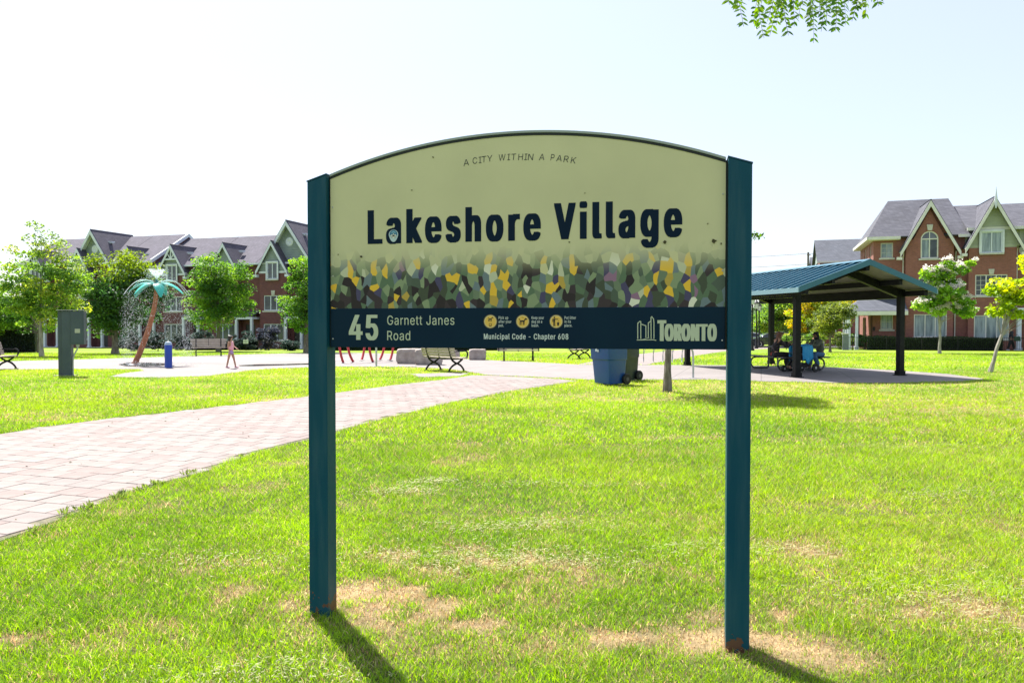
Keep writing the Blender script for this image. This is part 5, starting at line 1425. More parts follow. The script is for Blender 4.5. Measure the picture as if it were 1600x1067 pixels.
# ------------------------------------------------------------------ palm fountain
pb = G(209.5, 570); pf = thing('palm_fountain', pb, 0, 'palm tree water feature with leaning brown trunk and teal plastic fronds', 'water feature')
s_ = pb.y / 1200
def PP(px_, py_, dy=0): return Vector(((px_ - 209.5) * s_, dy, (570 - py_) * s_))
M_ptr = mat('brown_painted_trunk', (.28, .09, .04), (.36, .14, .07), scale=6, rough=.6, bump=.6, bscale=14)
pts = spline([PP(209.5, 571), PP(219, 550), PP(229, 525), PP(237, 500), (PP(243, 475)), PP(245.5, 452)], 7)
rad = [.105 - .035 * k / (len(pts) - 1) + (.006 if k % 2 else 0) for k in range(len(pts))]
m_ = MB(); m_.tube(pts, rad, 12); m_.build('trunk', M_ptr, pf, smooth=True)
m_ = MB(); m_.lathe([(.24, 0), (.22, .03), (.14, .04)], 16); m_.build('base_plate', M_galv, pf)
hub = PP(246.5, 448)
m_ = MB(); m_.lathe([(.10, -.12), (.14, -.02), (.10, .10), (.05, .16), (.05, .22), (.07, .24), (.03, .27)], 14, tuple(hub)); m_.build('hub', mat('teal_hub', (.02, .16, .15), rough=.4), pf, smooth=True)
M_fr = mat('teal_frond_plastic', (.03, .42, .35), (.05, .50, .42), scale=3, rough=.3)
M_fr.node_tree.nodes['Principled BSDF'].inputs['Transmission Weight'].default_value = .15
for k in range(7):
    a = R([188, 172, 352, 305, 40, 95, 230][k]); L_ = [1.0, .9, 1.05, .72, .95, .95, .85][k]; dr = [.42, .62, .50, .62, .5, .5, .55][k]
    m_ = MB(); n = 9; V_, F_ = [], []
    ca, sa_ = math.cos(a), math.sin(a)
    for i_ in range(n + 1):
        u = i_ / n; r_ = L_ * (u ** .95); z_s = .10 + .22 * math.sin(u * 1.7) - dr * u * u * 1.15
        wd = .16 * math.sin(PI * min(1, .12 + u * .86)) ** .7 * (1.2 if k == 3 else 1)
        for q, zz in ((-1, -.05), (0, .0), (1, -.05)):
            V_.append((hub.x + ca * r_ - sa_ * wd * q, hub.y + sa_ * r_ + ca * wd * q, hub.z + z_s + zz * (wd / .16)))
            V_.append((V_[-1][0], V_[-1][1], V_[-1][2] - .022))
    for i_ in range(n):
        for q in range(2):
            b = i_ * 6 + q * 2; F_ += [(b, b + 2, b + 8, b + 6), (b + 1, b + 7, b + 9, b + 3)]
        b = i_ * 6; F_ += [(b, b + 6, b + 7, b + 1), (b + 4, b + 5, b + 11, b + 10)]
    F_ += [(0, 1, 3, 2), (2, 3, 5, 4), (n * 6, n * 6 + 2, n * 6 + 3, n * 6 + 1), (n * 6 + 2, n * 6 + 4, n * 6 + 5, n * 6 + 3)]
    MB().add(V_, F_).build('frond', M_fr, pf, smooth=True)
# falling and jetting water
wm = bpy.data.materials.new('white_water'); wm.use_nodes = True
wp = wm.node_tree.nodes['Principled BSDF']; wp.inputs['Base Color'].default_value = (.92, .95, .97, 1); wp.inputs['Roughness'].default_value = .15; wp.inputs['Transmission Weight'].default_value = 0; wp.inputs['IOR'].default_value = 1.33
octa = [(1, 0, 0), (-1, 0, 0), (0, 1, 0), (0, -1, 0), (0, 0, 1), (0, 0, -1)]; of = [(0, 2, 4), (2, 1, 4), (1, 3, 4), (3, 0, 4), (2, 0, 5), (1, 2, 5), (3, 1, 5), (0, 3, 5)]
wd_ = MB()
def drop(p, s, st=1.0): wd_.add([(p[0] + x * s, p[1] + y * s, p[2] + z * s * st) for x, y, z in octa], of)
rr_ = random.Random(5); top = pb + hub + Vector((0, 0, .28))
for k in range(3200):       # V shaped jet that rises and falls outwards
    a = rr_.uniform(0, 2 * PI); v = rr_.uniform(.35, 1.45); vz = rr_.uniform(1.6, 2.75); t = rr_.uniform(0, 1.25) ** 1.0
    z_s = vz * t - 4.9 * t * t; r_ = v * t
    if top.z + z_s < .05: continue
    drop((top.x + math.cos(a) * r_, top.y + math.sin(a) * r_, top.z + z_s), rr_.uniform(.004, .010), rr_.uniform(1, 2))
for k in range(500):        # dense core of the jet
    a = rr_.uniform(0, 2 * PI); u = rr_.random(); r_ = u * .32; drop((top.x + math.cos(a) * r_ * rr_.uniform(.7, 1), top.y + math.sin(a) * r_, top.z + u * .38), rr_.uniform(.008, .015), 2)
for k in range(3600):       # curtains dripping from the frond tips
    a = R(rr_.choice([188, 176, 352, 345, 40, 95, 230, 150]) + rr_.gauss(0, 9)); r_ = rr_.gauss(1.08, .13)
    u = rr_.random() ** .8; z_s = top.z - .35 - u * (top.z - .4)
    drop((top.x + math.cos(a) * (r_ + .12 * u), top.y + math.sin(a) * r_, z_s), rr_.uniform(.003, .008), rr_.uniform(1, 2.6))
for k in range(350):
    a = rr_.uniform(0, 2 * PI); r_ = rr_.uniform(.6, 1.6); drop((top.x + math.cos(a) * r_, top.y + math.sin(a) * r_, rr_.uniform(.03, .16)), rr_.uniform(.006, .014))
# thin sheets running off each leaf
for a_d in (188, 172, 352, 40, 95, 230):
    a = R(a_d); P_ = []
    for i_ in range(12):
        u = i_ / 11; P_.append((top.x + math.cos(a) * (.15 + 1.05 * u), top.y + math.sin(a) * (.15 + 1.05 * u), top.z - .10 + .16 * math.sin(u * 2.2) - .62 * u ** 2.4))
    wd_.tube(P_, [.012 - .006 * i_ / 11 for i_ in range(12)], 5)
wo = wd_.build('water_spray', wm, None, fix=False); tag(wo, 'white water drops spraying and falling round the palm fountain', 'water spray', kind='stuff')

# wet patch on the pad
wet = bpy.data.materials.new('wet_concrete'); wet.use_nodes = True; q = wet.node_tree.nodes['Principled BSDF']; q.inputs['Base Color'].default_value = (.36, .35, .36, 1); q.inputs['Roughness'].default_value = .12
# ------------------------------------------------------------------ red hoops
M_red = mat('red_hoop_paint', (.42, .022, .03), (.48, .04, .05), scale=4, rough=.35)
for k, (x0_, x1_, lb) in enumerate(((536.5, 565, 'leftmost of the three red water hoops beside the left sign post'), (552.5, 593, 'middle one of the three red water hoops under the sign band'), (583, 609.5, 'rightmost of the three red water hoops, next to the grey pole'))):
    a_, b_ = G(x0_, 565.5 - (k == 0) * -.6, .016), G(x1_, 563.5, .016)
    mid = (a_ + b_) / 2; wv = (b_ - a_).xy.length / 2
    hp_ = thing('water_hoop', mid, math.atan2((b_ - a_).y, (b_ - a_).x), lb, 'water hoop', 'red spray hoops of the splash pad')
    R_ = max(wv * 1.45, .85); zc = math.sqrt(R_ * R_ - wv * wv); a0_ = -math.asin(zc / R_)
    pts = [(R_ * math.cos(t), 0, zc + R_ * math.sin(t)) for t in np.linspace(a0_, PI - a0_, 40)]
    m_ = MB(); m_.tube(pts, .05, 10); m_.build('tube', M_red, hp_, smooth=True)
    for sg in (-1, 1):
        m_ = MB(); m_.lathe([(.13, 0), (.13, .015), (.07, .02)], 12, (sg * wv, 0, 0)); m_.build('base_flange', M_galv, hp_)

# yard notice
nt_ = thing('yard_sign', G(384.5, 547.5), R(-8), 'small white notice board on a stake in front of the left houses', 'sign')
m_ = MB(); m_.box((0, 0, .5), (.05, .04, 1.0)); m_.build('stake', M_black, nt_)
m_ = MB(); m_.box((0, -.03, .66), (.40, .02, .30)); m_.build('board', M_white, nt_, bevel=.003)
m_ = MB()
for k in range(3): m_.box((0, -.0425, .73 - k * .07), (.28 - .04 * k, .003, .022))
m_.build('printed_lines', mat('grey_print', (.15, .16, .17), rough=.6), nt_)

# ------------------------------------------------------------------ lamp posts
def make_lamp():
    t = thing('street_lamp', (0, 0, 0))
    m_ = MB(); m_.lathe([(.17, 0), (.17, .12), (.12, .18), (.11, .7), (.075, .8), (.06, 1.0), (.05, 3.3), (.08, 3.34), (.05, 3.42)], 12); m_.build('pole', M_black, t, smooth=True)
    m_ = MB(); m_.lathe([(.05, 3.42), (.14, 3.46), (.21, 3.85)], 8); m_.build('lantern_glass', mat('frosted_lantern', (.55, .58, .58), rough=.3), t)
    m_ = MB(); m_.lathe([(.25, 3.85), (.24, 3.89), (.12, 4.02), (.05, 4.08), (.03, 4.2), (.005, 4.28)], 8)
    for k in range(4):
        a = PI / 2 * k + PI / 4; m_.tube([(.13 * math.cos(a), .13 * math.sin(a), 3.44), (.22 * math.cos(a), .22 * math.sin(a), 3.86)], .012, 4)
    m_.build('lantern_cap', M_black, t); return t
lm0 = make_lamp()
for k, (x_, d_, lb) in enumerate(((1175.2, 57, 'nearest and tallest of the black street lamps beside the right sign post'), (1181.8, 66, 'middle one of the three black street lamps'), (1186, 71, 'farthest black street lamp, next to the pale green trees'))):
    l_ = lm0 if k == 0 else copy_tree(lm0)
    p_ = at(x_, 540, d_); l_.location = (p_.x, d_, T(d_)); l_.scale = (1.0, 1.0, 1.0); tag(l_, lb, 'street lamp', 'black lantern lamp posts')

# utility pole and wires
up = thing('utility_pole', (at(1262, 500, 110).x, 110, -.8), 0, 'wooden utility pole with wires behind the shelter roof', 'pole')
m_ = MB(); m_.tube([(0, 0, 0), (0, 0, 12.7)], [.2, .14], 8); m_.build('pole', M_bark, up)
m_ = MB(); m_.box((0, -.2, 12.3), (.5, .12, .12)); m_.build('crossarm', M_bark, up)
for k, (zA, zB) in enumerate(((12.5, 11.0), (11.0, 9.6))):
    m_ = MB(); P0 = Vector((0, 0, zA)); P1 = Vector((-62, 6, zB)); P2 = Vector((34, 2, zA + .2))
    pts = [P0.lerp(P1, t) - Vector((0, 0, 2.2 * t * (1 - t))) for t in [i_ / 14 for i_ in range(15)]][::-1] + [P0.lerp(P2, t) - Vector((0, 0, 1.2 * t * (1 - t))) for t in [i_ / 8 for i_ in range(1, 9)]]
    m_.tube(pts, .022, 4); m_.build('wire', M_black, up)

# ------------------------------------------------------------------ iron fence
ru = Vector((math.cos(RA), -math.sin(RA), 0)); rn = Vector((math.sin(RA), math.cos(RA), 0))
def RP(s_, t_): p = RO + ru * s_ + rn * t_; p.z = T(p.y); return p
fA = RP(-10.5, -2.7); fB = RP(12.5, -2.7)
fdir = (fB - fA); fl = fdir.length; fz = fA.z
fe = thing('iron_fence', fA, math.atan2(fdir.y, fdir.x), 'low black iron picket fence in front of the right hedge', 'fence')
for z_s in (.18, 1.0):
    m_ = MB(); m_.box((fl / 2, 0, z_s), (fl, .03, .03)); m_.build('rail', M_black, fe)
for k in range(int(fl / 2.4) + 1):
    m_ = MB(); m_.box((k * 2.4, 0, .55), (.06, .06, 1.16)); m_.build('post', M_black, fe)
m_ = MB(); x_ = .12
while x_ < fl: m_.box((x_, 0, .60), (.016, .016, .92)); x_ += .12
pk = m_.build('pickets', M_black, fe); tag(pk, kind='stuff')
gp = thing('gate_pillar', RP(-6.2, -2.75), R(-18), 'square grey pillar in the iron fence', 'pillar')
m_ = MB(); m_.box((0, 0, .6), (.42, .42, 1.25)); m_.build('shaft', mat('blue_grey_pillar', (.13, .15, .17), (.18, .20, .22), scale=3, rough=.8), gp, bevel=.01)
m_ = MB(); m_.box((0, 0, 1.26), (.52, .52, .07)); m_.build('cap', M_stone, gp, bevel=.01)

# ------------------------------------------------------------------ cars
def car(loc, rz, col, label):
    t = thing('parked_car', loc, rz, label, 'car', 'cars parked on the far street')
    prof = [(-2.15, .32), (-2.2, .62), (-2.1, .88), (-1.75, .95), (-1.2, 1.0), (-.75, 1.0), (.95, 1.0), (1.45, .95), (2.05, .78), (2.2, .55), (2.15, .30), (1.75, .28), (1.65, .48), (1.4, .60), (1.1, .48), (1.0, .26), (-1.0, .26), (-1.1, .48), (-1.4, .60), (-1.65, .48), (-1.75, .28)]
    m_ = MB(); m_.prism([(x, z) for x, z in prof], 1.76, o=-.88); bd = m_.build('body', col, t, bevel=.05, seg=3, smooth=True)
    rf = [(-1.72, .94), (-1.15, 1.36), (-.6, 1.46), (.25, 1.44), (.70, 1.30), (1.28, .96)]
    V_ = [(x, -.80 + .16 * max(0, (z - .94) / .5), z) for x, z in rf] + [(x, .80 - .16 * max(0, (z - .94) / .5), z) for x, z in rf]; n = 6
    MB().add(V_, [tuple(range(n)), tuple(reversed(range(n, 2 * n)))] + [(i_, i_ + n, (i_ + 1) % n + n, (i_ + 1) % n) for i_ in range(n)]).build('cabin', col, t, bevel=.04, smooth=True)
    for sg in (-1, 1):
        wpoly = [(-1.42, 1.02), (-1.05, 1.31), (-.30, 1.38), (-.30, 1.02)]; w2 = [(-.22, 1.02), (-.22, 1.38), (.25, 1.36), (.58, 1.26), (.98, 1.02)]
        for wp_ in (wpoly, w2):
            V_ = [(x, sg * (.812 - .16 * (z - .94) / .5), z) for x, z in wp_]; MB().add(V_, [tuple(range(len(V_)))]).build('side_window', M_glass, t, fix=False)
    for L_, nm in (([(.76, 1.28), (1.24, 1.0)], 'windscreen'), ([(-1.18, 1.34), (-1.66, 1.0)], 'rear_window')):
        (xa, za), (xb, zb_) = L_; o_ = .022 if xa > 0 else -.022
        MB().add([(xa + o_, -.60, za + .02), (xa + o_, .60, za + .02), (xb + o_, .72, zb_ + .01), (xb + o_, -.72, zb_ + .01)], [(0, 1, 2, 3)]).build(nm, M_glass, t, fix=False)
    for x_ in (-1.38, 1.38):
        for sg in (-1, 1):
            m_ = MB(); m_.lathe([(.2, -.10), (.31, -.10), (.32, -.08), (.32, .08), (.31, .10), (.2, .10)], 20, (x_, sg * .80, .31), Matrix.Rotation(R(90), 3, 'X')); wh = m_.build('wheel', M_black, t, smooth=True)
            m_ = MB(); m_.lathe([(.05, -.09), (.2, -.105), (.2, .105), (.05, .09)], 14, (x_, sg * .80, .31), Matrix.Rotation(R(90), 3, 'X')); m_.build('rim', M_galv, wh)
    for sg in (-1, 1):
        m_ = MB(); m_.box((2.14, sg * .62, .66), (.12, .32, .14)); m_.build('headlight', M_white, t, bevel=.02)
        m_ = MB(); m_.box((-2.14, sg * .66, .76), (.10, .24, .14)); m_.build('tail_light', mat('tail_red', (.35, .01, .01), rough=.3), t, bevel=.02)
    return t
M_c1 = mat('dark_blue_car_paint', (.010, .016, .035), rough=.2, coat=1.0); M_c2 = mat('silver_car_paint', (.40, .42, .45), rough=.25, coat=1.0, metal=.3)
p_ = at(1208, 536, 73); car((p_.x, 73, T(73) + .03), R(172), M_c1, 'dark blue car parked beyond the shelter posts')
p_ = at(1166, 536, 80); car((p_.x, 80, T(80) + .03), R(172), M_c2, 'silver car parked behind the street lamps')
# ------------------------------------------------------------------ trees
def leaves_mesh(name, P, size, cols, r, flat=.0, aspect=.6):
    """one folded diamond per leaf"""
    n = len(P)
    nrm = r.normal(size=(n, 3)); nrm[:, 2] = np.abs(nrm[:, 2]) + flat; nrm /= np.linalg.norm(nrm, axis=1)[:, None]
    t = np.cross(nrm, r.normal(size=(n, 3))); t /= np.linalg.norm(t, axis=1)[:, None] + 1e-9
    b = np.cross(nrm, t)
    s = (size * (.6 + .8 * r.random(n)))[:, None]
    L = t * s; W = b * s * aspect * .5; fold = nrm * s * .12
    V = np.stack([P - L * .5, P + W + fold, P + L * .5, P - W + fold], 1).reshape(-1, 3)
    i = (np.arange(n) * 4)[:, None]
    F = np.concatenate([i + [0, 1, 2], i + [0, 2, 3]], 0)
    return np_mesh(name, V, F, M_leaf, np.repeat(cols, 4, 0))

def make_tree(name, label, base, lobes, nleaf, lsize, pal, trunk_r, seed, cat='tree', group=None, lean=(0, 0), bark=None, clus_r=.55, density=1.0, flowers=None, fork=.45, part='crown', top_pal=None):
    """lobes: (x, y, z, rx, ry, rz) ellipsoids relative to the base that the crown fills with leaf clusters"""
    r = np.random.default_rng(seed); rr2 = random.Random(seed)
    t = thing(name, base, 0, label, cat, group)
    vol = np.array([l[3] * l[4] * l[5] for l in lobes]); vol = vol / vol.sum()
    nc = max(14, int(nleaf / 120 * density))
    C = []
    for k in range(nc):
        l = lobes[int(r.choice(len(lobes), p=vol))]
        d = r.normal(size=3); d /= np.linalg.norm(d); q = r.random() ** .42
        C.append([l[0] + d[0] * l[3] * q, l[1] + d[1] * l[4] * q, l[2] + d[2] * l[5] * q])
    C = np.array(C); zmin = min(l[2] - l[5] for l in lobes); zmax = max(l[2] + l[5] for l in lobes)
    cr = clus_r * (.55 + .8 * r.random(nc))
    hue = r.random(nc)
    which = r.integers(0, nc, nleaf)
    d = r.normal(size=(nleaf, 3)); d /= np.linalg.norm(d, axis=1)[:, None]
    q = (.35 + .65 * r.random(nleaf) ** .5)[:, None]
    P = C[which] + d * q * cr[which][:, None] * np.array([1.15, 1.15, .62])
    # colour: cluster hue, second tint mixed in near the crown top
    pal = np.array(pal); a = hue[which]
    k0 = np.minimum((a * (len(pal) - 1)).astype(int), len(pal) - 2); f = (a * (len(pal) - 1) - k0)[:, None]
    col = pal[k0] * (1 - f) + pal[k0 + 1] * f
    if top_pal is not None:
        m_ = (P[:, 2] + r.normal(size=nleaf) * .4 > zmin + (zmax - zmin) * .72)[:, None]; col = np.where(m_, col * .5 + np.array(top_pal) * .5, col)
    col = col * (.7 + .6 * r.random(nleaf))[:, None]
    me = leaves_mesh(part, P, lsize, np.clip(col, 0, 1), r, .35)
    link_mesh(part, me, None, t)
    # trunk and limbs
    m_ = MB(); lx, ly = lean
    zt = zmin + (zmax - zmin) * fork; top_ = Vector((lx, ly, zt))
    n = 7; pts = []
    for k in range(n + 1):
        u = k / n; pts.append(Vector((lx * u ** 1.2 + rr2.gauss(0, .02) * (k > 0) * zt * .2, ly * u + rr2.gauss(0, .02) * (k > 0), zt * u)))
    rad = [trunk_r * (1.0 - .55 * (k / n)) * (1.35 if k == 0 else 1) for k in range(n + 1)]
    m_.tube(pts, rad, 8)
    tip = pts[-1] + Vector((lx * .2, ly * .2, (zmax - zt) * .8)); m_.tube([pts[-1], pts[-1].lerp(tip, .5) + Vector((rr2.gauss(0, .1), rr2.gauss(0, .1), 0)), tip], [rad[-1], rad[-1] * .5, .01], 6)
    order = list(range(nc)); rr2.shuffle(order)
    for k in order[:min(nc, 26)]:
        c_ = Vector(C[k]); u = rr2.uniform(.45, 1.0)
        st = pts[int(u * n)] if c_.z > pts[int(u * n)].z - .2 else pts[max(1, int(n * .5))]
        md_ = st.lerp(c_, .5) + Vector((0, 0, .12 * (c_ - st).length * .5)); rb = trunk_r * .28 * rr2.uniform(.6, 1)
        m_.tube([st, md_, c_], [rb, rb * .65, rb * .2], 5, caps=False)
    m_.build('trunk', bark or M_bark, t, smooth=True)
    if flowers:
        nf, fs, fc = flowers; sel = r.random(nc) ; fcl = []
        for k in range(nf):
            c_ = C[r.integers(0, nc)]; dd = r.normal(size=3); dd /= np.linalg.norm(dd); dd[2] = abs(dd[2]) * .9 + .1; dd[1] = -abs(dd[1]) if r.random() < .6 else dd[1]
            fcl.append(np.array(c_) + dd * clus_r * .95)
        fcl = np.array(fcl); PF_ = fcl[np.repeat(np.arange(nf), 26)] + r.normal(size=(nf * 26, 3)) * fs * np.array([1, 1, .8])
        fm = leaves_mesh('blossom', PF_, .10, np.tile(np.array(fc), (len(PF_), 1)) * (.85 + .2 * r.random(len(PF_)))[:, None], r, .3, .9)
        link_mesh('blossom', fm, None, t)
    return t

def px_tree(base_px, lob_px, **kw):
    """crown lobes given as photograph boxes (x0, x1, ytop, ybot) at the depth of the base"""
    b = G(*base_px); s = b.y / 1200.0; L = []
    for q in lob_px:
        x0, x1, y0_, y1_ = q[:4]; dy = q[4] if len(q) > 4 else 0
        P0 = at((x0 + x1) / 2, (y0_ + y1_) / 2, b.y) - b
        L.append((P0.x, dy, P0.z, (x1 - x0) / 2 * s, (x1 - x0) / 2 * s * .9, (y1_ - y0_) / 2 * s))
    return b, L
MAPLE = [(.05, .13, .03), (.08, .19, .035), (.12, .25, .04), (.19, .33, .05)]
YELG = [(.07, .16, .04), (.13, .25, .05), (.20, .34, .055), (.34, .40, .07)]
DARK = [(.03, .085, .035), (.05, .125, .035), (.09, .19, .04)]
GOLD = [(.13, .22, .03), (.26, .34, .035), (.42, .40, .04), (.52, .38, .07)]
b, L = px_tree((65, 557), [(28, 105, 405, 520), (5, 60, 400, 510), (75, 138, 395, 500), (35, 85, 352, 425), (8, 40, 368, 430), (85, 120, 372, 420), (50, 75, 343, 370)])
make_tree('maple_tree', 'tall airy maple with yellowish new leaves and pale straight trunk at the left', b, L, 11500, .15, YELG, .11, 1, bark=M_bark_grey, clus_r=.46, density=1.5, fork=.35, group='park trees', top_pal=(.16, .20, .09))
b, L = px_tree((180, 553), [(135, 235, 420, 515), (125, 180, 400, 470), (170, 240, 397, 450), (210, 270, 408, 500), (140, 200, 460, 528)])
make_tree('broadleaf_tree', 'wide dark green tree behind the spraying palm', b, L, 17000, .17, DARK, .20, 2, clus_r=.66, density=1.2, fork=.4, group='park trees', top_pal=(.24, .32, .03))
b, L = px_tree((341, 549), [(292, 392, 425, 520), (305, 385, 388, 470), (296, 350, 400, 490), (345, 395, 440, 510)])
make_tree('round_maple_tree', 'round dense mid green maple in front of the brick townhouses', b, L, 17000, .16, MAPLE, .15, 3, clus_r=.50, density=1.3, fork=.35, group='park trees')
b, L = px_tree((478, 551), [(440, 520, 430, 520), (452, 515, 395, 470)])
make_tree('round_maple_tree', 'leafy green maple half hidden behind the left sign post', b, L, 13000, .16, MAPLE, .15, 4, clus_r=.48, density=1.2, fork=.35, group='park trees')
b, L = px_tree((62, 551), [(0, 60, 455, 520), (-40, 20, 440, 520)])
make_tree('round_maple_tree', 'green tree beyond the left edge behind the airy maple', b, L, 7000, .17, MAPLE, .13, 5, group='park trees')
# lilac and shrubs
def shrub(label, x0, x1, y0_, y1_, seed, pal, n=2600, ls=.13, flowers=None, name='shrub', depth=None):
    b = G((x0 + x1) / 2, y1_); s = b.y / 1200.0; w = (x1 - x0) / 2 * s; h = (y1_ - y0_) * s
    return make_tree(name, label, b, [(0, 0, h * .52, w, w * .8, h * .48), (w * .4, 0, h * .4, w * .6, w * .6, h * .38), (-w * .45, 0, h * .38, w * .5, w * .6, h * .36)], n, ls, pal, .04, seed, cat='shrub', group='garden shrubs', clus_r=.32, fork=.3, flowers=flowers, part='foliage')
DK2 = [(.018, .035, .030), (.03, .05, .045), (.05, .07, .06)]
shrub('dark purple-leaved lilac bush against the brick wall right of the round maple', 403, 438, 503, 547, 31, [(.02, .022, .045), (.035, .04, .06), (.06, .06, .09)], 3400)
for k, (x0, x1, y0_, y1_, lb) in enumerate(((270, 298, 520, 547, 'dark shrub below the truss gable house window'), (298, 330, 512, 547, 'dark shrub behind the bench facing us'), (440, 470, 533, 548, 'low green planting by the porch beside the left sign post'), (185, 225, 515, 549, 'dark shrub left of the palm trunk'), (226, 268, 518, 548.5, 'dark shrub right of the palm trunk'), (352, 400, 520, 547, 'dark shrub behind the walking child'))):
    shrub(lb, x0, x1, y0_, y1_, 40 + k, DK2, 2200)

def hedge(label, A, B, h, d_, seed, pal, n, ls=.09, name='hedge'):
    r = np.random.default_rng(seed); dv = (B - A); L_ = dv.xy.length; ang = math.atan2(dv.y, dv.x)
    t = thing(name, A, ang, label, 'hedge', 'clipped hedges'); t.location.z = min(A.z, B.z)
    x = r.uniform(0, L_, n); face = r.random(n); y = np.where(face < .5, -d_ / 2 + r.normal(size=n) * .04, r.uniform(-d_ / 2, d_ / 2, n)); z = np.where(face < .5, r.uniform(.02, h, n), h + r.normal(size=n) * .04 + .06 * np.sin(x * 1.3))
    c = np.array(pal)[r.integers(0, len(pal), n)] * (.7 + .6 * r.random(n))[:, None]
    link_mesh('foliage', leaves_mesh('foliage', np.stack([x, y, z], -1), ls, c, r, .2), None, t)
    m_ = MB(); m_.box((L_ / 2, 0, h * .48), (L_ - .1, d_ * .82, h * .94)); m_.build('inner_shade_core', mat('hedge_inside', (.015, .022, .012), rough=1), t)  # dark box filling the hedge, shade of its inside put into the colour
    return t
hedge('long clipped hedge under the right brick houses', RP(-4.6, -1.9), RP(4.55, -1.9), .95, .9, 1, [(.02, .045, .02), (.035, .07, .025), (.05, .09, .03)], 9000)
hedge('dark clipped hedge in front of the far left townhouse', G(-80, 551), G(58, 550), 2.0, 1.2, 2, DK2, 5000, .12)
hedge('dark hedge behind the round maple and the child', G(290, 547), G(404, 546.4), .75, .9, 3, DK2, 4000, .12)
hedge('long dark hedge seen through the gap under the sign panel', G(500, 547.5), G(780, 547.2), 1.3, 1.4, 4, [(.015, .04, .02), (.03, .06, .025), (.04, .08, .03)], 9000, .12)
for k, (x0, x1, y0_, y1_, lb) in enumerate(((1255, 1300, 512, 545, 'bright yellow-green shrub behind the iron fence near the seated women'), (1300, 1335, 515, 546, 'pale green shrub left of the grey pillar'), (1330, 1372, 518, 546, 'dark shrub beside the corner porch columns'), (1215, 1256, 518, 544, 'yellow-green shrub between the shelter posts'))):
    shrub(lb, x0, x1, y0_, y1_, 60 + k, [YELG, [(.10, .15, .04), (.2, .26, .07)], DARK, YELG][k], 2400)
# trees behind the shelter
b, L = px_tree((1214, 541), [(1183, 1245, 470, 525), (1175, 1225, 485, 530), (1200, 1262, 455, 500)])
make_tree('broadleaf_tree', 'pale green trees beyond the parked cars left of the shelter post', b, L, 9000, .26, YELG, .2, 6, clus_r=.9, group='trees behind the shelter')
b, L = px_tree((1262, 544), [(1232, 1300, 452, 525), (1245, 1330, 450, 500)])
make_tree('gold_leaved_tree', 'golden yellow leaved tree seen under the shelter roof', b, L, 12000, .2, GOLD, .16, 7, clus_r=.6, group='trees behind the shelter')
b, L = px_tree((1297, 550), [(1268, 1330, 478, 525), (1285, 1338, 465, 505)])
make_tree('small_green_tree', 'small mid green tree with thin dark trunk behind the iron fence', b, L, 8000, .14, [(.07, .11, .03), (.13, .18, .04), (.22, .26, .05)], .09, 8, clus_r=.45, group='trees behind the shelter', fork=.3)
b, L = px_tree((1235, 538), [(1190, 1290, 455, 520)])
make_tree('broadleaf_tree', 'tall blue-green tree farthest behind the shelter', b, L, 7000, .34, [(.06, .10, .05), (.10, .15, .08)], .3, 9, clus_r=1.2, group='trees behind the shelter')
# flowering catalpa
b, L = px_tree((1468, 553), [(1440, 1510, 430, 498), (1428, 1470, 455, 500), (1480, 1532, 455, 498), (1445, 1500, 402, 460), (1487, 1522, 392, 430), (1452, 1485, 408, 440)])
make_tree('flowering_tree', 'small tree covered in white blossom clusters in front of the arched window house', b, L, 6500, .24, [(.10, .22, .04), (.17, .33, .05), (.26, .42, .07)], .09, 10, clus_r=.42, flowers=(200, .075, (.60, .57, .54)), bark=M_bark_grey, fork=.3)
# leaning yellow tree
b, L = px_tree((1547, 582.5), [(1552, 1612, 430, 500), (1583, 1640, 405, 470), (1530, 1575, 470, 497), (1590, 1660, 440, 500), (1600, 1640, 380, 420)])
make_tree('yellow_leaved_tree', 'young leaning tree with bright yellow-green leaves at the right edge', b, L, 5200, .13, [(.18, .30, .015), (.30, .42, .02), (.46, .52, .03)], .06, 11, lean=(.95, 0), bark=M_bark_grey, clus_r=.30, fork=.42)
# young tree behind the sign
b = G(1043, 612.5)
make_tree('young_tree', 'young tree whose thin trunk stands below the sign band beside the bike rack', b, [(.1, 0, 3.5, 1.2, 1.3, 1.1), (-.3, .2, 4.3, .8, .8, .6), (.5, 0, 2.9, .8, .9, .55)], 15000, .11, MAPLE, .085, 12, bark=M_bark, clus_r=.4, fork=.4)
tw = at(1180, 370, 17.2)
# a single spray reaching out beyond the sign
r_ = np.random.default_rng(3)
yt = [o for o in bpy.data.objects if o.name.startswith('young_tree') and o.type == 'EMPTY'][0]
Pn = np.array([tw - b] * 30) + r_.normal(size=(30, 3)) * .06
link_mesh('leaf_spray', leaves_mesh('leaf_spray', Pn, .09, np.tile([.06, .13, .02], (30, 1)), r_), None, yt)
m_ = MB(); m_.tube([(.3, 0, 3.0), ((tw - b).x * .6, 0, (tw - b).z - .15), tuple(tw - b)], [.015, .01, .004], 5); m_.build('twig', M_bark, yt)

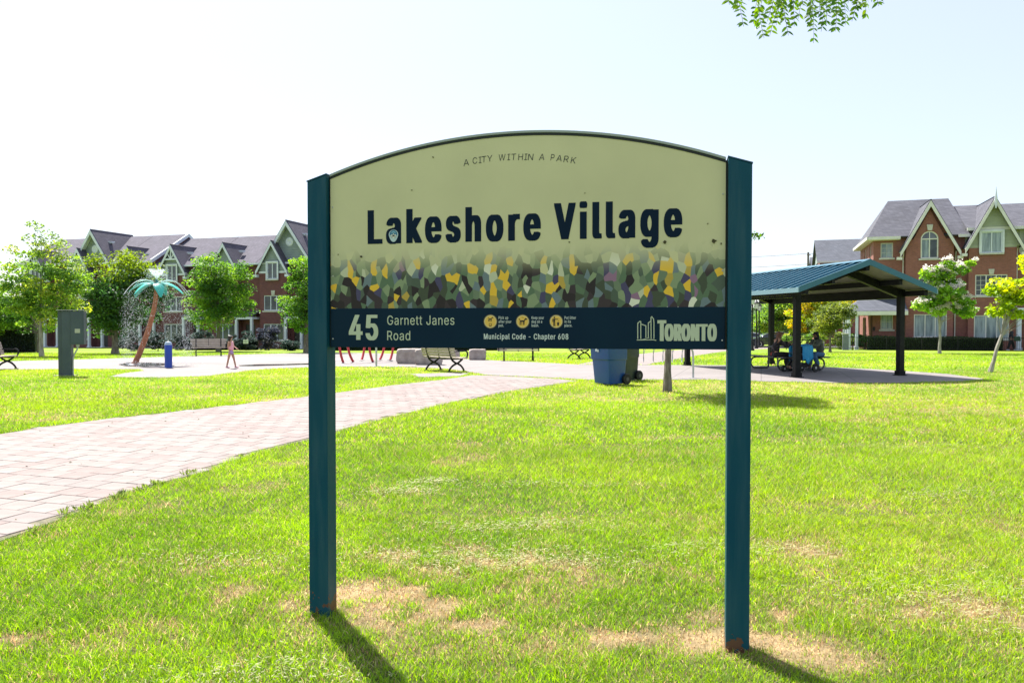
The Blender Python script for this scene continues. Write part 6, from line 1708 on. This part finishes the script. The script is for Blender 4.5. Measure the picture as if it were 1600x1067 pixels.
# ---- overhanging locust
lt = thing('locust_tree', (4.3, 1.9, 0), 0, 'locust tree whose feathery hanging leaves enter at the top right of the picture', 'tree')
O = Vector((4.3, 1.9, 0))
m_ = MB()
m_.tube(spline([(0, 0, -.1), (.03, 0, 1.2), (-.03, .05, 2.6), (0, .05, 3.9), (.1, 0, 5.8)], 5), [.17 - .005 * k for k in range(21)], 10)
limb = spline([(-.02, .05, 3.3), (-.7, .7, 3.7), (-1.5, 1.4, 3.62), (-2.3, 1.9, 3.48), (-3.0, 2.2, 3.38)], 8)
m_.tube(limb, [.055 - .0014 * k for k in range(len(limb))], 7)
for q in ((1.4, .3, 5), (-.6, -1.2, 5.2), (.4, 1.3, 5.4), (-1.1, .2, 5.6)): m_.tube([(0, .05, 3.9), (q[0] * .5, q[1] * .5, 4.7), q], [.06, .04, .015], 6)
m_.build('trunk', M_bark, lt, smooth=True)
LV, LF, LC = [], [], []
def leaflet(p, d, nrm, L_, W_, c_):
    d = d.normalized(); s_ = d.cross(nrm).normalized(); n2 = s_.cross(d)
    b_ = len(LV)
    for (u, w) in ((0, 0), (.28, .5), (.65, .46), (1, 0), (.65, -.46), (.28, -.5)):
        LV.append(tuple(p + d * L_ * u + s_ * W_ * w - n2 * (.04 * L_ * u * u) + n2 * abs(w) * W_ * .15)); LC.append(c_)
    LF.extend([(b_, b_ + 1, b_ + 5), (b_ + 1, b_ + 2, b_ + 5), (b_ + 2, b_ + 4, b_ + 5), (b_ + 2, b_ + 3, b_ + 4)])
st = MB(); rr3 = random.Random(12)
def frond(tip, start, npair, L_, W_, fresh):
    mid = start.lerp(tip, .5) + Vector((rr3.uniform(-.02, .02), rr3.uniform(-.02, .02), .02))
    pts = arc(start, mid, tip, 12)
    st.tube(pts, [.0011] * 13, 3, caps=False)
    side = Vector((rr3.choice((-1, 1)) * rr3.uniform(.6, 1), rr3.uniform(-.5, .5), 0)).normalized()
    for k in range(npair):
        u = .12 + .88 * k / (npair - 1); i_ = u * 12; a = pts[min(11, int(i_))].lerp(pts[min(12, int(i_) + 1)], i_ - int(i_)); ax = (pts[min(12, int(i_) + 1)] - pts[max(0, int(i_) - 1)]).normalized()
        for sg in (-1, 1):
            if rr3.random() < .10: continue
            d = side * sg + ax * rr3.uniform(.3, 1.1) + Vector((0, 0, rr3.uniform(-.25, .1)))
            g_ = rr3.random(); base = Vector((.06, .17, .02)).lerp(Vector((.26, .42, .025)), fresh * g_ + .15 * g_)
            leaflet(a, d, Vector((rr3.uniform(-.4, .4), -1 + rr3.uniform(-.4, .4), .7)), L_ * rr3.uniform(.65, 1.15) * (1 - .25 * abs(u - .5)), W_, tuple(base))
DL = 3.85
tips = [(1152, 14, .8), (1140, 8, .6), (1162, 42, .3), (1177, 38, .2), (1183, 22, .6), (1194, 60, .5), (1203, 55, .8), (1199, 34, .7), (1213, 40, .9), (1207, 18, .9), (1232, 56, .2), (1227, 35, .5), (1241, 42, .4), (1247, 30, .8), (1239, 16, .4), (1266, 44, .3), (1271, 68, .3), (1262, 30, .4), (1283, 50, .4), (1291, 40, .2), (1305, 50, .1), (1279, 26, .5), (1296, 22, .3),
        (1321, 40, .3), (1331, 34, .4), (1311, 24, .3), (1337, 16, .6), (1353, 28, .8), (1349, 12, .6), (1373, 10, .3), (1362, 4, .4), (1222, 14, .8), (1255, 10, .6), (1288, 6, .6), (1325, 6, .5), (1189, 4, .9), (1393, -5, .4), (1170, 2, .7)]
for (x_, y_, fr) in tips:
    tp = at(x_, y_, DL + rr3.uniform(-.18, .18)) - O
    s0 = tp + Vector((rr3.uniform(-.05, .09), rr3.uniform(-.04, .04), rr3.uniform(.17, .23)))
    frond(tp, s0, 10, .042, .0155, fr)
    near = min(limb, key=lambda q: (q - s0).length); st.tube(arc(near, near.lerp(s0, .6) + Vector((0, 0, .06)), s0, 6), [.005, .0045, .004, .0035, .003, .0025, .002], 4, caps=False)
for k in range(260):     # the rest of the crown, outside the frame
    d = Vector((rr3.gauss(0, 1), rr3.gauss(0, 1), rr3.gauss(0, 1))).normalized() * rr3.random() ** .4
    c_ = Vector((.2 + d.x * 2.0, -.2 + d.y * 2.0, 5.2 + d.z * 1.1)); frond(c_ + Vector((rr3.uniform(-.1, .1), 0, -.2)), c_, 7, .05, .018, .5)
nm = np_mesh('hanging_leaves', np.array(LV), np.array(LF), M_leaf, np.array(LC)); tag(link_mesh('hanging_leaves', nm, None, lt), kind='stuff')
tag(st.build('leaf_stalks', mat('green_stalk', (.10, .12, .03), rough=.7), lt, fix=False), kind='stuff')

# ---- far woods that close the horizon
r_ = np.random.default_rng(77); NP_ = 26000
ang = r_.uniform(-1.15, 1.15, NP_); rad_ = 175 + 25 * r_.random(NP_)
hmax = 4.2 + 4.0 * fbm(ang * 40, ang * 0, .6, 2) + 2 * fbm(ang * 40, ang * 0, 2.4, 5)
z_ = -1.0 + hmax * (1 - r_.random(NP_) ** 1.6)
P = np.stack([np.sin(ang) * rad_, np.cos(ang) * rad_, z_], -1)
c = np.array([.09, .13, .08]) * (.6 + .9 * r_.random(NP_))[:, None]
fw = link_mesh('far_woods', leaves_mesh('far_woods', P, 1.5, c, r_, .2, .8)); tag(fw, 'far wooded skyline beyond the street', 'woods', kind='stuff')

# ------------------------------------------------------------------ people
def skin_obj(name, V, E, Rd, m_, parent, root=0, sub=2, branch=.8):
    me = bpy.data.meshes.new(name); me.from_pydata([tuple(v) for v in V], E, []); me.materials.append(m_)
    o = link_mesh(name, me, None, parent)
    md = o.modifiers.new('skin', 'SKIN'); md.use_smooth_shade = True; md.branch_smoothing = branch
    for k, s in enumerate(me.skin_vertices[0].data):
        rr4 = Rd[k]; s.radius = rr4 if isinstance(rr4, tuple) else (rr4, rr4); s.use_root = (k == root)
    sb = o.modifiers.new('subdiv', 'SUBSURF'); sb.levels = sub; sb.render_levels = sub
    return o
M_skin1 = mat('warm_skin', (.42, .22, .15), rough=.55); M_skin2 = mat('brown_skin', (.22, .11, .07), rough=.55); M_hair = mat('black_hair', (.010, .008, .009), rough=.5)
def person(loc, rz, label, J, sc=1.0, hs=1.0, skin=M_skin1, clothes=(), hair=None, hair_long=0.0, scarf=None, shoes=M_black, group=None):
    """J: joint positions, facing +X; keys pelvis waist chest neck head shL elL wrL hipL knL anL toeL and R"""
    t = thing('person', loc, rz, label, 'person', group); t.scale = (sc,) * 3
    J = {k: Vector(v) for k, v in J.items()}
    names = ['pelvis', 'waist', 'chest', 'neck', 'jaw', 'head']; R_ = {'pelvis': (.115, .14), 'waist': (.10, .125), 'chest': (.105, .145), 'neck': .05, 'jaw': (.062, .055), 'head': (.088, .078)}
    up = (J['head'] - J['neck']).normalized(); fw_ = J.get('face', Vector((1, 0, 0))).normalized()
    J['jaw'] = J['neck'].lerp(J['head'], .55) + fw_ * .02
    V = [J[n] for n in names]; E = [(k, k + 1) for k in range(5)]; Rd = [R_[n] for n in names]
    for s in 'LR':
        for seq, par, rad in ((('sh', 'el', 'wr', 'pa'), 2, (.055, .04, .026, .032)), (('hip', 'kn', 'an', 'hl', 'toe'), 0, (.085, .058, .038, .034, .026))):
            prev = par
            for nme, rd in zip(seq, rad):
                if nme == 'pa': p_ = J['wr' + s] + (J['wr' + s] - J['el' + s]).normalized() * .07; J['pa' + s] = p_
                elif nme == 'hl': p_ = J['an' + s].lerp(J['toe' + s], .35); p_.z = J['toe' + s].z + .015
                else: p_ = J[nme + s]
                V.append(p_); E.append((prev, len(V) - 1)); Rd.append(rd); prev = len(V) - 1
    bd = skin_obj('body', V, E, Rd, skin, t)
    # fingers
    for s in 'LR':
        d = (J['wr' + s] - J['el' + s]).normalized(); sd = d.cross(Vector((0, 0, 1))); sd = sd.normalized() if sd.length > .1 else Vector((0, 1, 0)); dn = d.cross(sd)
        m_ = MB()
        for k, ln in enumerate((.055, .065, .06, .045)):
            a = J['pa' + s] + sd * (k - 1.5) * .017 + d * .018; m_.tube([a, a + d * ln * .55 , a + d * ln * .9 + Vector((0, 0, -.018))], [.009, .008, .006], 6)
        a = J['wr' + s] + d * .035 + sd * .028; m_.tube([a, a + d * .03 + sd * .022, a + d * .055 + sd * .024], [.010, .009, .007], 6)
        m_.build('fingers', skin, t, smooth=True)
    # face
    m_ = MB(); hd = J['head']; sdv = fw_.cross(up).normalized()
    m_.tube([hd + fw_ * .075 + up * .01, hd + fw_ * .105 - up * .028, hd + fw_ * .08 - up * .04], [.008, .014, .010], 6); m_.build('nose', skin, t, smooth=True)
    m_ = MB(); [m_.lathe([(.002, -.01), (.012, 0), (.002, .01)], 8, tuple(hd + fw_ * .082 + sdv * q * .032 + up * .012)) for q in (-1, 1)]; m_.build('eyes', M_black, t)
    m_ = MB(); m_.tube([hd + fw_ * .078 - up * .062 - sdv * .022, hd + fw_ * .086 - up * .064, hd + fw_ * .078 - up * .062 + sdv * .022], .006, 5); m_.build('mouth', mat('lips', (.28, .08, .07), rough=.5), t)
    if hair or scarf:
        hm = hair or scarf; b_ = -fw_
        V = [hd + up * .05 + b_ * .025, hd + b_ * .045 - up * .01, hd + b_ * .055 - up * .07]; Rd = [(.096, .092), (.092, .09), (.07, .075)]
        if hair_long: V.append(V[-1] - up * hair_long + b_ * .02); Rd.append((.045, .06))
        if scarf: V.append(J['neck'] - up * .02 + b_ * .02); Rd.append((.085, .10)); V.append(J['neck'] - up * .06 + fw_ * .06); Rd.append((.06, .08))
        Rd = [(a_ * hs, b_2 * hs) for a_, b_2 in Rd]
        skin_obj('headscarf' if scarf else 'hair', V, [(k, k + 1) for k in range(len(V) - 1)], Rd, hm, t, sub=2)
    for nm_, kind, m__, ex in clothes:
        V, E, Rd = [], [], []
        if kind == 'top':
            V = [J['pelvis'] + Vector((0, 0, .04)), J['waist'], J['chest'], J['neck'] - up * .045]; E = [(0, 1), (1, 2), (2, 3)]; Rd = [(.125 + ex, .155 + ex), (.11 + ex, .14 + ex), (.115 + ex, .155 + ex), (.062, .075)]
            for s in 'LR':
                n0 = len(V); V += [J['sh' + s], J['el' + s], J['el' + s].lerp(J['wr' + s], .85)]; E += [(2, n0), (n0, n0 + 1), (n0 + 1, n0 + 2)]; Rd += [.068 + ex * .5, .055 + ex * .5, .045 + ex * .5]
        elif kind == 'tank':
            V = [J['pelvis'] + Vector((0, 0, .02)), J['waist'], J['chest'], J['neck'] - up * .05]; E = [(0, 1), (1, 2), (2, 3)]; Rd = [(.125 + ex, .155 + ex), (.11 + ex, .14 + ex), (.113 + ex, .15 + ex), (.06, .085)]
        elif kind in ('trousers', 'shorts', 'dress'):
            V = [J['waist'].lerp(J['pelvis'], .4), J['pelvis']]; E = [(0, 1)]; Rd = [(.115, .145), (.128 + ex, .155 + ex)]
            f_ = {'trousers': 1.0, 'shorts': .42, 'dress': 1.0}[kind]
            for s in 'LR':
                n0 = len(V); kn = J['hip' + s].lerp(J['kn' + s], f_ if f_ < 1 else 1)
                V += [J['hip' + s], kn]; E += [(1, n0), (n0, n0 + 1)]; Rd += [.098 + ex, .075 + ex]
                if f_ == 1.0: V.append(J['kn' + s].lerp(J['an' + s], .88)); E.append((n0 + 1, n0 + 2)); Rd.append(.058 + ex * (1.6 if kind == 'dress' else 1))
        skin_obj(nm_, V, E, Rd, m__, t, root=0, sub=2)
    if shoes:
        m_ = MB()
        for s in 'LR':
            a, b_ = J['an' + s], J['toe' + s]; h_ = Vector((a.x, a.y, b_.z)) ; dd = (b_ - h_); dd.z = 0; dd.normalize()
            m_.tube([h_ - dd * .05 + Vector((0, 0, .03)), h_ + Vector((0, 0, .038)), h_ + dd * .10 + Vector((0, 0, .028)), h_ + dd * .175 + Vector((0, 0, .018))], [.034, .046, .042, .024], 8)
        m_.build('shoes', shoes, t, smooth=True)
    return t
sit = lambda **k: {**dict(pelvis=(0, 0, .53), waist=(.02, 0, .68), chest=(.07, 0, .90), neck=(.11, 0, 1.06), head=(.15, 0, 1.20), shL=(.07, .17, .99), elL=(.24, .20, .78), wrL=(.46, .14, .80), shR=(.07, -.17, .99), elR=(.24, -.20, .78), wrR=(.46, -.14, .80),
    hipL=(.02, .09, .50), knL=(.44, .11, .52), anL=(.46, .12, .10), toeL=(.60, .13, .02), hipR=(.02, -.09, .50), knR=(.44, -.11, .52), anR=(.46, -.12, .10), toeR=(.60, -.13, .02)), **k}
M_dress = mat('dark_patterned_cloth', (.012, .010, .012), (.10, .075, .07), scale=16, rough=.85, low=.52, high=.60, detail=2)
M_dress2 = mat('black_cloth', (.012, .011, .014), rough=.85)
zs = .01
pm = pt.matrix_basis
def tl(x, y): v = pm @ Vector((x, y, 0)); return Vector((v.x, v.y, zs))
# the woman nearer the left: back turned, reaching right over the pushchair
person(tl(-.86, -.62), sa + R(-12), 'seated woman in dark patterned dress and brown headscarf reaching to the pushchair', sit(head=(.20, 0, 1.19), neck=(.14, 0, 1.05), wrL=(.52, .10, .92), elL=(.30, .20, .84), wrR=(.50, -.12, .86), elR=(.28, -.20, .80)), 1.02, 1.05, M_skin1,
       (('dress', 'dress', M_dress2, .035), ('patterned_top', 'top', M_dress, .03)), scarf=mat('brown_headscarf', (.12, .055, .035), (.18, .09, .06), scale=12, rough=.8))
M_olive = mat('olive_jumper', (.085, .10, .075), (.12, .13, .10), scale=20, rough=.9); M_jean = mat('blue_denim', (.05, .13, .26), (.09, .19, .34), scale=24, rough=.85)
person(tl(.78, -.75), sa + PI + R(8), 'seated woman in olive jumper, black headscarf and light jeans leaning to the pushchair', sit(chest=(.14, 0, .88), neck=(.21, 0, 1.03), head=(.27, 0, 1.16), waist=(.05, 0, .67), shL=(.15, .17, .96), shR=(.15, -.17, .96), elL=(.36, .16, .78), wrL=(.58, .10, .84), elR=(.34, -.18, .76), wrR=(.58, -.10, .80), knL=(.40, .10, .53), knR=(.34, -.10, .52), anL=(.20, .12, .10), toeL=(.34, .13, .02), anR=(.34, -.12, .10), toeR=(.48, -.13, .02)), 1.04, 1.05, M_skin2,
       (('jeans', 'trousers', M_jean, .012), ('jumper', 'top', M_olive, .025)), scarf=M_dress2)
# child on the pad
cb0 = G(361, 575, .016)
std = dict(pelvis=(0, 0, .88), waist=(.01, 0, 1.05), chest=(.01, 0, 1.28), neck=(0, 0, 1.47), head=(.02, 0, 1.63), shL=(0, .17, 1.40), elL=(-.02, .20, 1.13), wrL=(.20, .16, 1.03), shR=(0, -.17, 1.40), elR=(-.03, -.22, 1.12), wrR=(.06, -.22, .88),
           hipL=(0, .09, .88), knL=(.07, .10, .49), anL=(.12, .10, .09), toeL=(.27, .11, .02), hipR=(0, -.09, .88), knR=(-.05, -.10, .49), anR=(-.16, -.11, .09), toeR=(-.02, -.12, .02))
ch = dict(std); ch.update(head=(.02, 0, 1.66), hipL=(0, .08, .84), hipR=(0, -.08, .84), anL=(.22, .08, .08), knL=(.12, .09, .46), toeL=(.34, .09, .02), anR=(-.20, -.08, .08), knR=(-.10, -.08, .46), toeR=(-.08, -.08, .02), elL=(.02, .20, 1.14), wrL=(.24, .16, 1.02))
person(cb0, R(-14), 'small child with black hair, pink top and lilac shorts walking across the splash pad', ch, .66, 1.6, M_skin1,
       (('shorts', 'shorts', mat('lilac_cloth', (.42, .26, .55), rough=.8), .012), ('top', 'tank', mat('pink_cloth', (.72, .32, .42), (.8, .42, .5), scale=8, rough=.8), .012)), hair=M_hair, hair_long=.20, shoes=mat('pink_sandals', (.45, .22, .28), rough=.6))
# man by the portico
mb0 = RP(5.05, -2.1); mn = dict(std); mn.update(elL=(.12, .24, 1.16), wrL=(.30, .12, 1.02), anL=(.32, .10, .09), toeL=(.46, .10, .02), knL=(.22, .10, .50), anR=(-.28, -.10, .09), toeR=(-.12, -.1, .02), knR=(-.10, -.1, .50))
person(mb0, R(-5), 'man in dark clothes carrying a green bag past the hedge, half behind the leaning trunk', mn, 1.02, 1.0, M_skin2, (('trousers', 'trousers', M_dress2, .02), ('jacket', 'top', mat('navy_black_cloth', (.014, .016, .026), rough=.85), .03)), hair=M_hair, shoes=M_white)
gb = thing('green_bag', mb0 + Vector((.28, -.30, .72)), 0, 'dark green bag carried by the man at the right', 'bag')
m_ = MB(); m_.prism([(-.24, 0), (.24, 0), (.20, .34), (-.20, .34)], .16, o=-.08); m_.build('body', mat('green_bag', (.02, .07, .045), rough=.7), gb, bevel=.04, smooth=True)
m_ = MB(); m_.tube(arc((-.12, 0, .33), (0, 0, .62), (.12, 0, .33), 8), .010, 5); m_.build('handle', M_black, gb)

# pushchair
psh = thing('pushchair', tl(-.42, -1.35), sa + R(15), 'black pushchair draped with a bright blue cloth between the two women', 'pushchair')
m_ = MB()
for q in (-.24, .24):
    m_.tube([(-.42, q, .14), (.12, q, .62), (.38, q, 1.02)], .013, 6); m_.tube([(.38, q, .14), (-.02, q, .50), (-.30, q, .62)], .013, 6)
m_.tube([(.38, -.24, 1.02), (.38, .24, 1.02)], .016, 6); m_.tube([(-.30, -.24, .62), (-.30, .24, .62)], .013, 6); m_.build('frame', M_tub, psh, smooth=True)
for x_, r__ in ((-.42, .11), (.38, .14)):
    for q in (-.27, .27):
        m_ = MB(); m_.lathe([(r__ * .55, -.02), (r__, -.022), (r__, .022), (r__ * .55, .02)], 18, (x_, q, r__ + .002), Matrix.Rotation(R(90), 3, 'X')); wh = m_.build('wheel', M_black, psh, smooth=True)
        m_ = MB(); m_.lathe([(.01, -.024), (r__ * .3, -.024), (r__ * .3, .024), (.01, .024)], 10, (x_, q, r__ + .002), Matrix.Rotation(R(90), 3, 'X')); m_.build('hub', M_galv, wh)
m_ = MB(); m_.add([(-.34, -.21, .42), (.06, -.21, .36), (.30, -.21, .86), (-.34, .21, .42), (.06, .21, .36), (.30, .21, .86), (-.30, -.21, .50), (.02, -.21, .48), (.22, -.21, .88), (-.30, .21, .50), (.02, .21, .48), (.22, .21, .88)], [(0, 1, 4, 3), (1, 2, 5, 4), (6, 9, 10, 7), (7, 10, 11, 8), (0, 6, 7, 1), (1, 7, 8, 2), (3, 4, 10, 9), (4, 5, 11, 10), (0, 3, 9, 6), (2, 8, 11, 5)]); m_.build('seat', M_dress2, psh, bevel=.02)
m_ = MB(); m_.b2(-.22, .22, -.2, .2, .16, .30); m_.build('basket', M_dress2, psh, bevel=.03)
bc = thing('blue_cloth', psh.matrix_basis @ Vector((0, 0, 0)), sa + R(15), 'bright blue cloth draped over the pushchair', 'cloth')
V_, F_ = [], []; nxc, nyc = 12, 14
for i_ in range(nxc + 1):
    for j_ in range(nyc + 1):
        u = i_ / nxc; v = j_ / nyc; x_ = -.20 + .46 * u; s_v = (v - .5) * 2
        if abs(s_v) < .5: y_, z_s = s_v * .56, .80 + .05 * math.cos(s_v * PI) + .04 * u
        else: y_, z_s = (1 if s_v > 0 else -1) * (.27 + .012 * math.sin(u * 22 + 3 * s_v)), .80 - (abs(s_v) - .5) * 2 * (.46 - .08 * math.sin(u * 9))
        V_.append((x_ + .01 * math.sin(v * 30), y_, z_s))
for i_ in range(nxc):
    for j_ in range(nyc): a = i_ * (nyc + 1) + j_; F_.append((a, a + 1, a + nyc + 2, a + nyc + 1))
co_ = MB().add(V_, F_).build('drape', mat('bright_blue_cloth', (.02, .30, .62), (.04, .38, .70), scale=5, rough=.7), bc, smooth=True, fix=False)
sd_ = co_.modifiers.new('thickness', 'SOLIDIFY'); sd_.thickness = .006
print('objects', len(bpy.data.objects))
